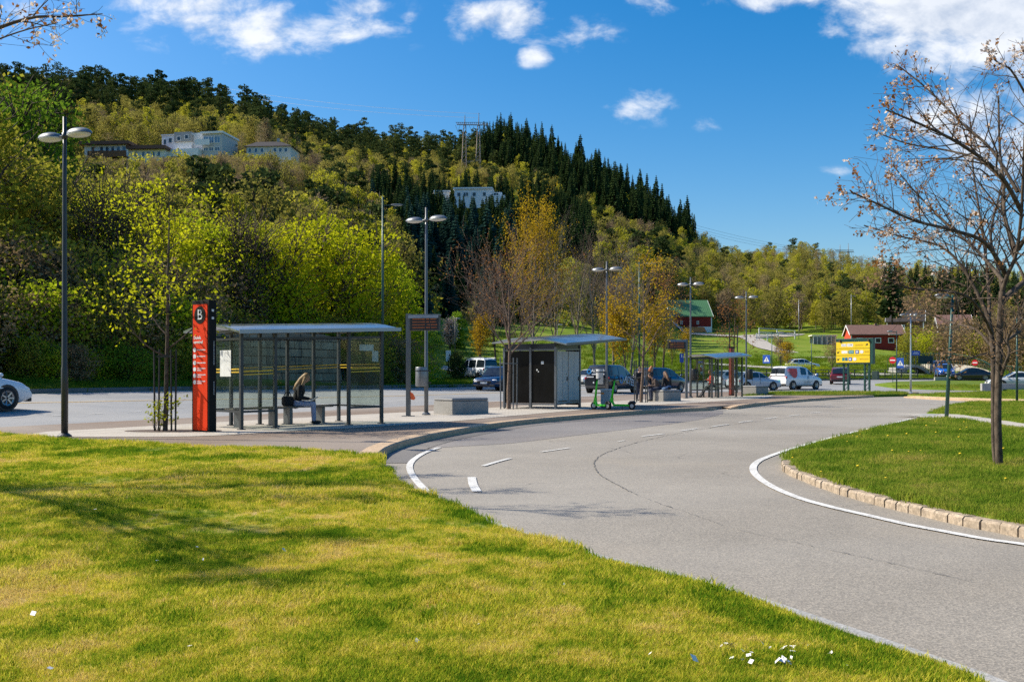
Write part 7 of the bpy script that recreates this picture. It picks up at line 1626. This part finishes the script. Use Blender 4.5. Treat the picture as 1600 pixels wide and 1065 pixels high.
# small evergreens on the meadow
def ever(px, d, kind, v, s, label, name='evergreen'):
    o = link(name, LIB[kind][v]['mesh']); o.location = at(px, d); o.scale = (s, s, s); o.rotation_euler = (0, 0, px); tag(o, label, 'evergreen')
DENSE = far_mesh('small_pine', *far_dec(600, 4.4, 1.9, 3200, .20, LF_PINE, BARK, 14, .04, fine=3)); THUJ = far_mesh('thuja', *far_dec(601, 5.4, 1.8, 3600, .18, LF_DEEP, BARK, 12, .03))
for m_, px, d, s, lb in ((DENSE, 714.5, 92, .56, 'small dark pine left of the white camper van'), (THUJ, 713, 122, .82, 'dense bright green conifer at the foot of the dark spruces')):
    o = link('evergreen', m_); o.location = at(px, d); o.scale = (s, s, s * (1.05)); tag(o, lb, 'evergreen')
TALLP = far_mesh('tall_pine', *far_spruce(605, 20, 4.2, LF_SPRUCE, BARK, 22, 9, .12, .34)); o = link('tall_fir', TALLP); o.location = at(1394, 208); o.scale = (.95, .95, .98); tag(o, 'tall open crowned fir standing behind the red bungalow', 'fir')
# leafy trees and scrub on the bank across the road
BIGL = [far_mesh('big_leafy_tree', *far_dec(620 + k, 11, 4.6, 8500, .19, lf, BARK, 20, .08, fine=9)) for k, lf in enumerate((LF_SPRING, LF_LIME, LF_OLIVE, LF_OLIVE, LF_DEEP))] + [far_mesh('big_leafy_tree', *far_dec(630 + k, 11, 4.4, (6500, 9500)[k], .095, lf, BARK, 26, .08, fine=34)) for k, lf in enumerate((LF_TAN, LF_SPRING))]
BIG = [(500, 72, 1, 1.06, 'broad bright lime tree behind the right half of the near shelter'), (560, 76, 1, 1.12, 'tall lime green tree behind the green road lamp'), (612, 80, 0, .86, 'rounded green tree left of the twin lamp above the display board'), (442, 68, 1, .95, 'lime tree behind the middle of the near shelter'), (385, 66, 6, .90, 'thin spring green tree behind the left half of the near shelter'),
       (325, 66, 0, .86, 'spring green tree behind the red totem'), (235, 63, 1, .84, 'lime tree behind the young street tree'), (165, 60, 6, .90, 'thin spring green tree right of the tall dark lamp'), (85, 62, 3, 1.02, 'olive tree directly behind the tall dark lamp'), (12, 58, 2, 1.10, 'big olive green tree at the left edge above the white car'), (-70, 55, 3, 1.2, 'olive tree beyond the left edge'), (40, 84, 4, 1.65, 'tall deep green tree rising to the skyline at the left'), (-20, 90, 3, 1.7, 'tall olive tree on the skyline at the left edge'), (650, 90, 4, .55, 'low deep green tree beside the display board')]
for k, (px, d, v, s, lb) in enumerate(BIG):
    o = link('leafy_tree', BIGL[v]); o.location = at(px, d, -.4); o.scale = (s, s, s); o.rotation_euler = (0, 0, k * 1.7); tag(o, lb, 'leafy tree')
SCR = [far_mesh('scrub', *far_dec(640 + k, 4.2, 2.7, 3400, .14, lf, BARK, 13, .0, fine=9)) for k, lf in enumerate((LF_SPRING, LF_OLIVE, LF_DEEP, LF_BROWN))]
kk_ = 0
for u in range(-180, 660, 17):
    for row in range(3):
        if (320 < u < 530 and row == 0) or (row == 0 and rng.random() < .42): continue
        d = df_of(u) + ((3.6, 6.0, 10.0)[row] + (3.5 if 315 < u < 540 else 0)) * (1 + .12 * rng.uniform(-1, 1)); v = rng.choice((0, 1, 1, 3, 3)) if row else rng.choice((2, 1, 0, 1, 3)); s = rng.uniform(.75, 1.15) * (.50, 1.0, 1.35)[row]
        if u > 600: s *= .7
        o = link('roadside_bush', SCR[v]); o.location = at(u + rng.uniform(-7, 7), d, -.2); o.scale = (s, s, s * rng.uniform(.8, 1.1)); o.rotation_euler = (0, 0, rng.uniform(0, 6.28))
        tag(o, ('spring green bush', 'olive green bush', 'dark green bush', 'brown twiggy bush')[v] + ' in the thicket on the bank across the far road', 'bush', ('spring green', 'olive', 'dark green', 'brown')[v] + ' bushes on the bank')
# bushes on the right-hand bank by the bridge
for k, (px, d, v, s) in enumerate(((1420, 150, 1, 1.0), (1448, 152, 0, 1.15), (1480, 150, 3, 1.2), (1505, 148, 3, 1.25), (1530, 146, 1, 1.2), (1560, 142, 3, 1.3), (1590, 140, 3, 1.3), (1620, 138, 1, 1.2), (1470, 165, 3, 1.4), (1510, 168, 3, 1.6), (1550, 165, 3, 1.6), (1595, 160, 3, 1.7), (1430, 168, 1, 1.3))):
    o = link('bank_bush', SCR[v]); o.location = at(px, d, -.2); o.scale = (s, s, s); o.rotation_euler = (0, 0, k); tag(o, ('spring green bush', 'olive green bush', 'dark green bush', 'brown twiggy bush')[v] + ' on the bank above the arched bridge', 'bush', ('spring green', 'olive', 'dark green', 'brown')[v] + ' bushes above the bridge')
for k, (px, d, s) in enumerate(((1238, 118, .42), (1262, 119, .4), (1285, 120, .35))):
    o = link('low_shrub', SCR[0]); o.location = at(px, d, -.3); o.scale = (s * 1.6, s * 1.6, s); tag(o, 'low yellow green shrub on the bank right behind the white van', 'shrub', 'low shrubs behind the van')

# ------------------------------------------------------------------ grass, scattered as instances of small tufts
def tuft(seed, n, r, h, w):
    q = np.random.default_rng(seed); a = q.uniform(0, 6.28, n); rad = r * np.sqrt(q.random(n)); bx, by = rad * np.cos(a), rad * np.sin(a); hh = h * q.uniform(.5, 1.25, n); ln = q.uniform(.1, .75, n) * hh; d = q.uniform(0, 6.28, n); f = q.uniform(0, 6.28, n)
    tx, ty = bx + ln * np.cos(d), by + ln * np.sin(d); wx, wy = w * np.cos(f), w * np.sin(f); mx, my = bx + .35 * ln * np.cos(d), by + .35 * ln * np.sin(d)
    V = np.stack([np.stack([bx - wx, by - wy, np.zeros(n) - .01], 1), np.stack([bx + wx, by + wy, np.zeros(n) - .01], 1), np.stack([mx + wx * .8, my + wy * .8, hh * .6], 1), np.stack([tx, ty, hh], 1), np.stack([mx - wx * .8, my - wy * .8, hh * .6], 1)], 1).reshape(-1, 3)
    k = 5 * np.arange(n)[:, None]; return V, np.concatenate([k + np.array([[0, 1, 2, 4]]), k + np.array([[4, 2, 3, 3]])])
def scatter(name, label, pts, scl, tufts, mat):
    col = bpy.data.collections.new(name + '_tufts')
    for i, (V, Q) in enumerate(tufts):
        me = bpy.data.meshes.new(name + '_tuft'); me.from_pydata(V.tolist(), [], [tuple(dict.fromkeys(q)) for q in Q.tolist()]); me.materials.append(mat); o = bpy.data.objects.new(name + '_tuft', me); col.objects.link(o)
    me = bpy.data.meshes.new(name); me.vertices.add(len(pts)); me.vertices.foreach_set('co', np.asarray(pts, np.float32).ravel()); at_ = me.attributes.new('s', 'FLOAT', 'POINT'); at_.data.foreach_set('value', np.asarray(scl, np.float32)); me.materials.append(mat)
    o = link(name, me); ng = bpy.data.node_groups.new(name, 'GeometryNodeTree'); ng.interface.new_socket('Geometry', in_out='INPUT', socket_type='NodeSocketGeometry'); ng.interface.new_socket('Geometry', in_out='OUTPUT', socket_type='NodeSocketGeometry')
    N = ng.nodes; L = ng.links; gi, go = N.new('NodeGroupInput'), N.new('NodeGroupOutput'); ci = N.new('GeometryNodeCollectionInfo'); ci.inputs[0].default_value = col; ci.inputs['Separate Children'].default_value = True; ci.inputs['Reset Children'].default_value = True
    ip = N.new('GeometryNodeInstanceOnPoints'); ip.inputs['Pick Instance'].default_value = True; rv = N.new('FunctionNodeRandomValue'); rv.data_type = 'FLOAT_VECTOR'; rv.inputs[0].default_value = (-.12, -.12, 0); rv.inputs[1].default_value = (.12, .12, 6.283)
    na = N.new('GeometryNodeInputNamedAttribute'); na.data_type = 'FLOAT'; na.inputs[0].default_value = 's'
    L.new(gi.outputs[0], ip.inputs['Points']); L.new(ci.outputs[0], ip.inputs['Instance']); L.new(rv.outputs[0], ip.inputs['Rotation']); L.new(na.outputs[0], ip.inputs['Scale']); L.new(ip.outputs[0], go.inputs[0])
    md = o.modifiers.new('scatter', 'NODES'); md.node_group = ng; return tag(o, label, None, None, 'stuff')
gr = np.random.default_rng(77); pts = []; scl = []
def pn(x, y, s, z=0): return mnoise.noise((x * s, y * s, z))
for k in range(150000):
    y = 3.6 + (24 - 3.6) * gr.random() ** 2.1; x = gr.uniform(-.62, .60) * y; tp = lawn_top(x)
    if y > tp - .02: continue
    f = max(.55, 1 + .9 * pn(x, y, .6, 4) + .5 * pn(x, y, 2.2, 7)); 
    if gr.random() > .35 + .65 * f or (pn(x, y, 1.1, 21) > .42 and gr.random() < .75): continue
    if x > .5 and tp - y < .10: continue
    edge = (.62 if x > .5 else 1.2) if tp - y < .32 else 1.0
    pts.append((x, y, lawn_z(x, y))); scl.append(f * edge * gr.uniform(.7, 1.2) * (1 + .035 * y))
print('tufts', len(pts))
scatter('grass', 'sunlit yellow green lawn grass in the foreground', pts, scl, [tuft(i, 26, .055, .031, .0018) for i in range(5)], LAWN_B)
from mathutils.bvhtree import BVHTree
def bvh_of(prefix):
    r = []
    for o in COL.objects:
        if o.type == 'MESH' and o.name.split('.')[0] == prefix: me = o.data; r.append(BVHTree.FromPolygons([v.co.copy() for v in me.vertices], [tuple(p.vertices) for p in me.polygons]))
    return r
pts = []; scl = []; trees_ = bvh_of('lawn')[1:] + bvh_of('grass_strip')
for k in range(64000):
    y = 8.5 + 76 * gr.random() ** 1.9; x = gr.uniform(.16, .80) * y
    for tr in trees_:
        h = tr.ray_cast(Vector((x, y, 3)), Vector((0, 0, -1)))
        if h[0] is not None and abs(h[1].z) > .6: pts.append(tuple(h[0])); scl.append(gr.uniform(.8, 1.35) * (1 + .02 * y) * max(.6, 1 + .5 * pn(x, y, .7))); break
scatter('grass', 'green grass of the right hand island and strips', pts, scl, [tuft(20 + i, 24, .08, .042, .0026) for i in range(4)], ISL_B)
pts = []; scl = []
for k in range(26000):
    u = gr.uniform(-150, 1620); d0 = df_of(u); d = d0 + .3 + 70 * gr.random() ** 2.2; x = (u - CX) / F * d; pts.append((x, d, Hn(x, d))); scl.append(gr.uniform(.7, 1.5) * (1 + .006 * d))
scatter('meadow_grass', 'rough grass of the verge and meadow beyond the road', pts, scl, [tuft(40 + i, 18, .22, .14, .010) for i in range(4)], m_blade('meadow_blades', [(.32, (.06, .115, .008)), (.48, (.12, .19, .012)), (.58, (.19, .23, .025)), (.70, (.27, .23, .07))], .25))
# dandelions and fallen petals
DY = M_('dandelion_yellow', (.80, .55, .01), .6)
dm = MB(); dm.smooth = True; dm.ell((0, 0, .075), (.022, .022, .010), 8, 5); dm = dm.mesh('flower_head', DY); ds = MB().cyl((0, 0, 0), (.004, 0, .075), .0025, n=4).mesh('stem', ISL_B)
cnt_ = 0
for k in range(900):
    if cnt_ >= 40: break
    y = 11 + 18 * gr.random() ** 1.4; x = gr.uniform(.24, .56) * y; px = U(x, y); py = HY + EYE * F / y
    if pn(x, y, .5, 12) < .0 and gr.random() > .15: continue
    for tr in trees_:
        h = tr.ray_cast(Vector((x, y, 3)), Vector((0, 0, -1)))
        if h[0] is not None and abs(h[1].z) > .6:
            r_ = thing('dandelion', 'yellow dandelion in the grass of the right hand island', 'flower', h[0], 0, 'dandelions on the island', gr.uniform(.7, 1.2)); link('flower_head', dm, r_); link('stem', ds, r_); cnt_ += 1; break
pm = MB(); pm.add([(-.02, 0, .0), (0, -.014, .012), (.022, .002, .016), (.002, .016, .004)], [(0, 1, 2, 3)]); pm = pm.mesh('petal', M_('fallen_petal', (.78, .76, .74), .6))
for k in range(46):
    if k < 30: px, py = gr.normal(1190, 75), gr.uniform(1022, 1062)
    else: px, py = gr.uniform(40, 900), gr.uniform(690, 1050)
    p = G(px, py, -.06)
    if p.y > lawn_top(p.x) - .1: continue
    o = link('petal', pm); o.location = (p.x, p.y, lawn_z(p.x, p.y) + .035); s = gr.uniform(.5, 1.25); o.scale = (s, s, s); o.rotation_euler = (gr.uniform(-.5, .5), gr.uniform(-.5, .5), gr.uniform(0, 6.28)); tag(o, 'white fallen petal lying on the foreground lawn', 'petal', 'fallen petals on the lawn')
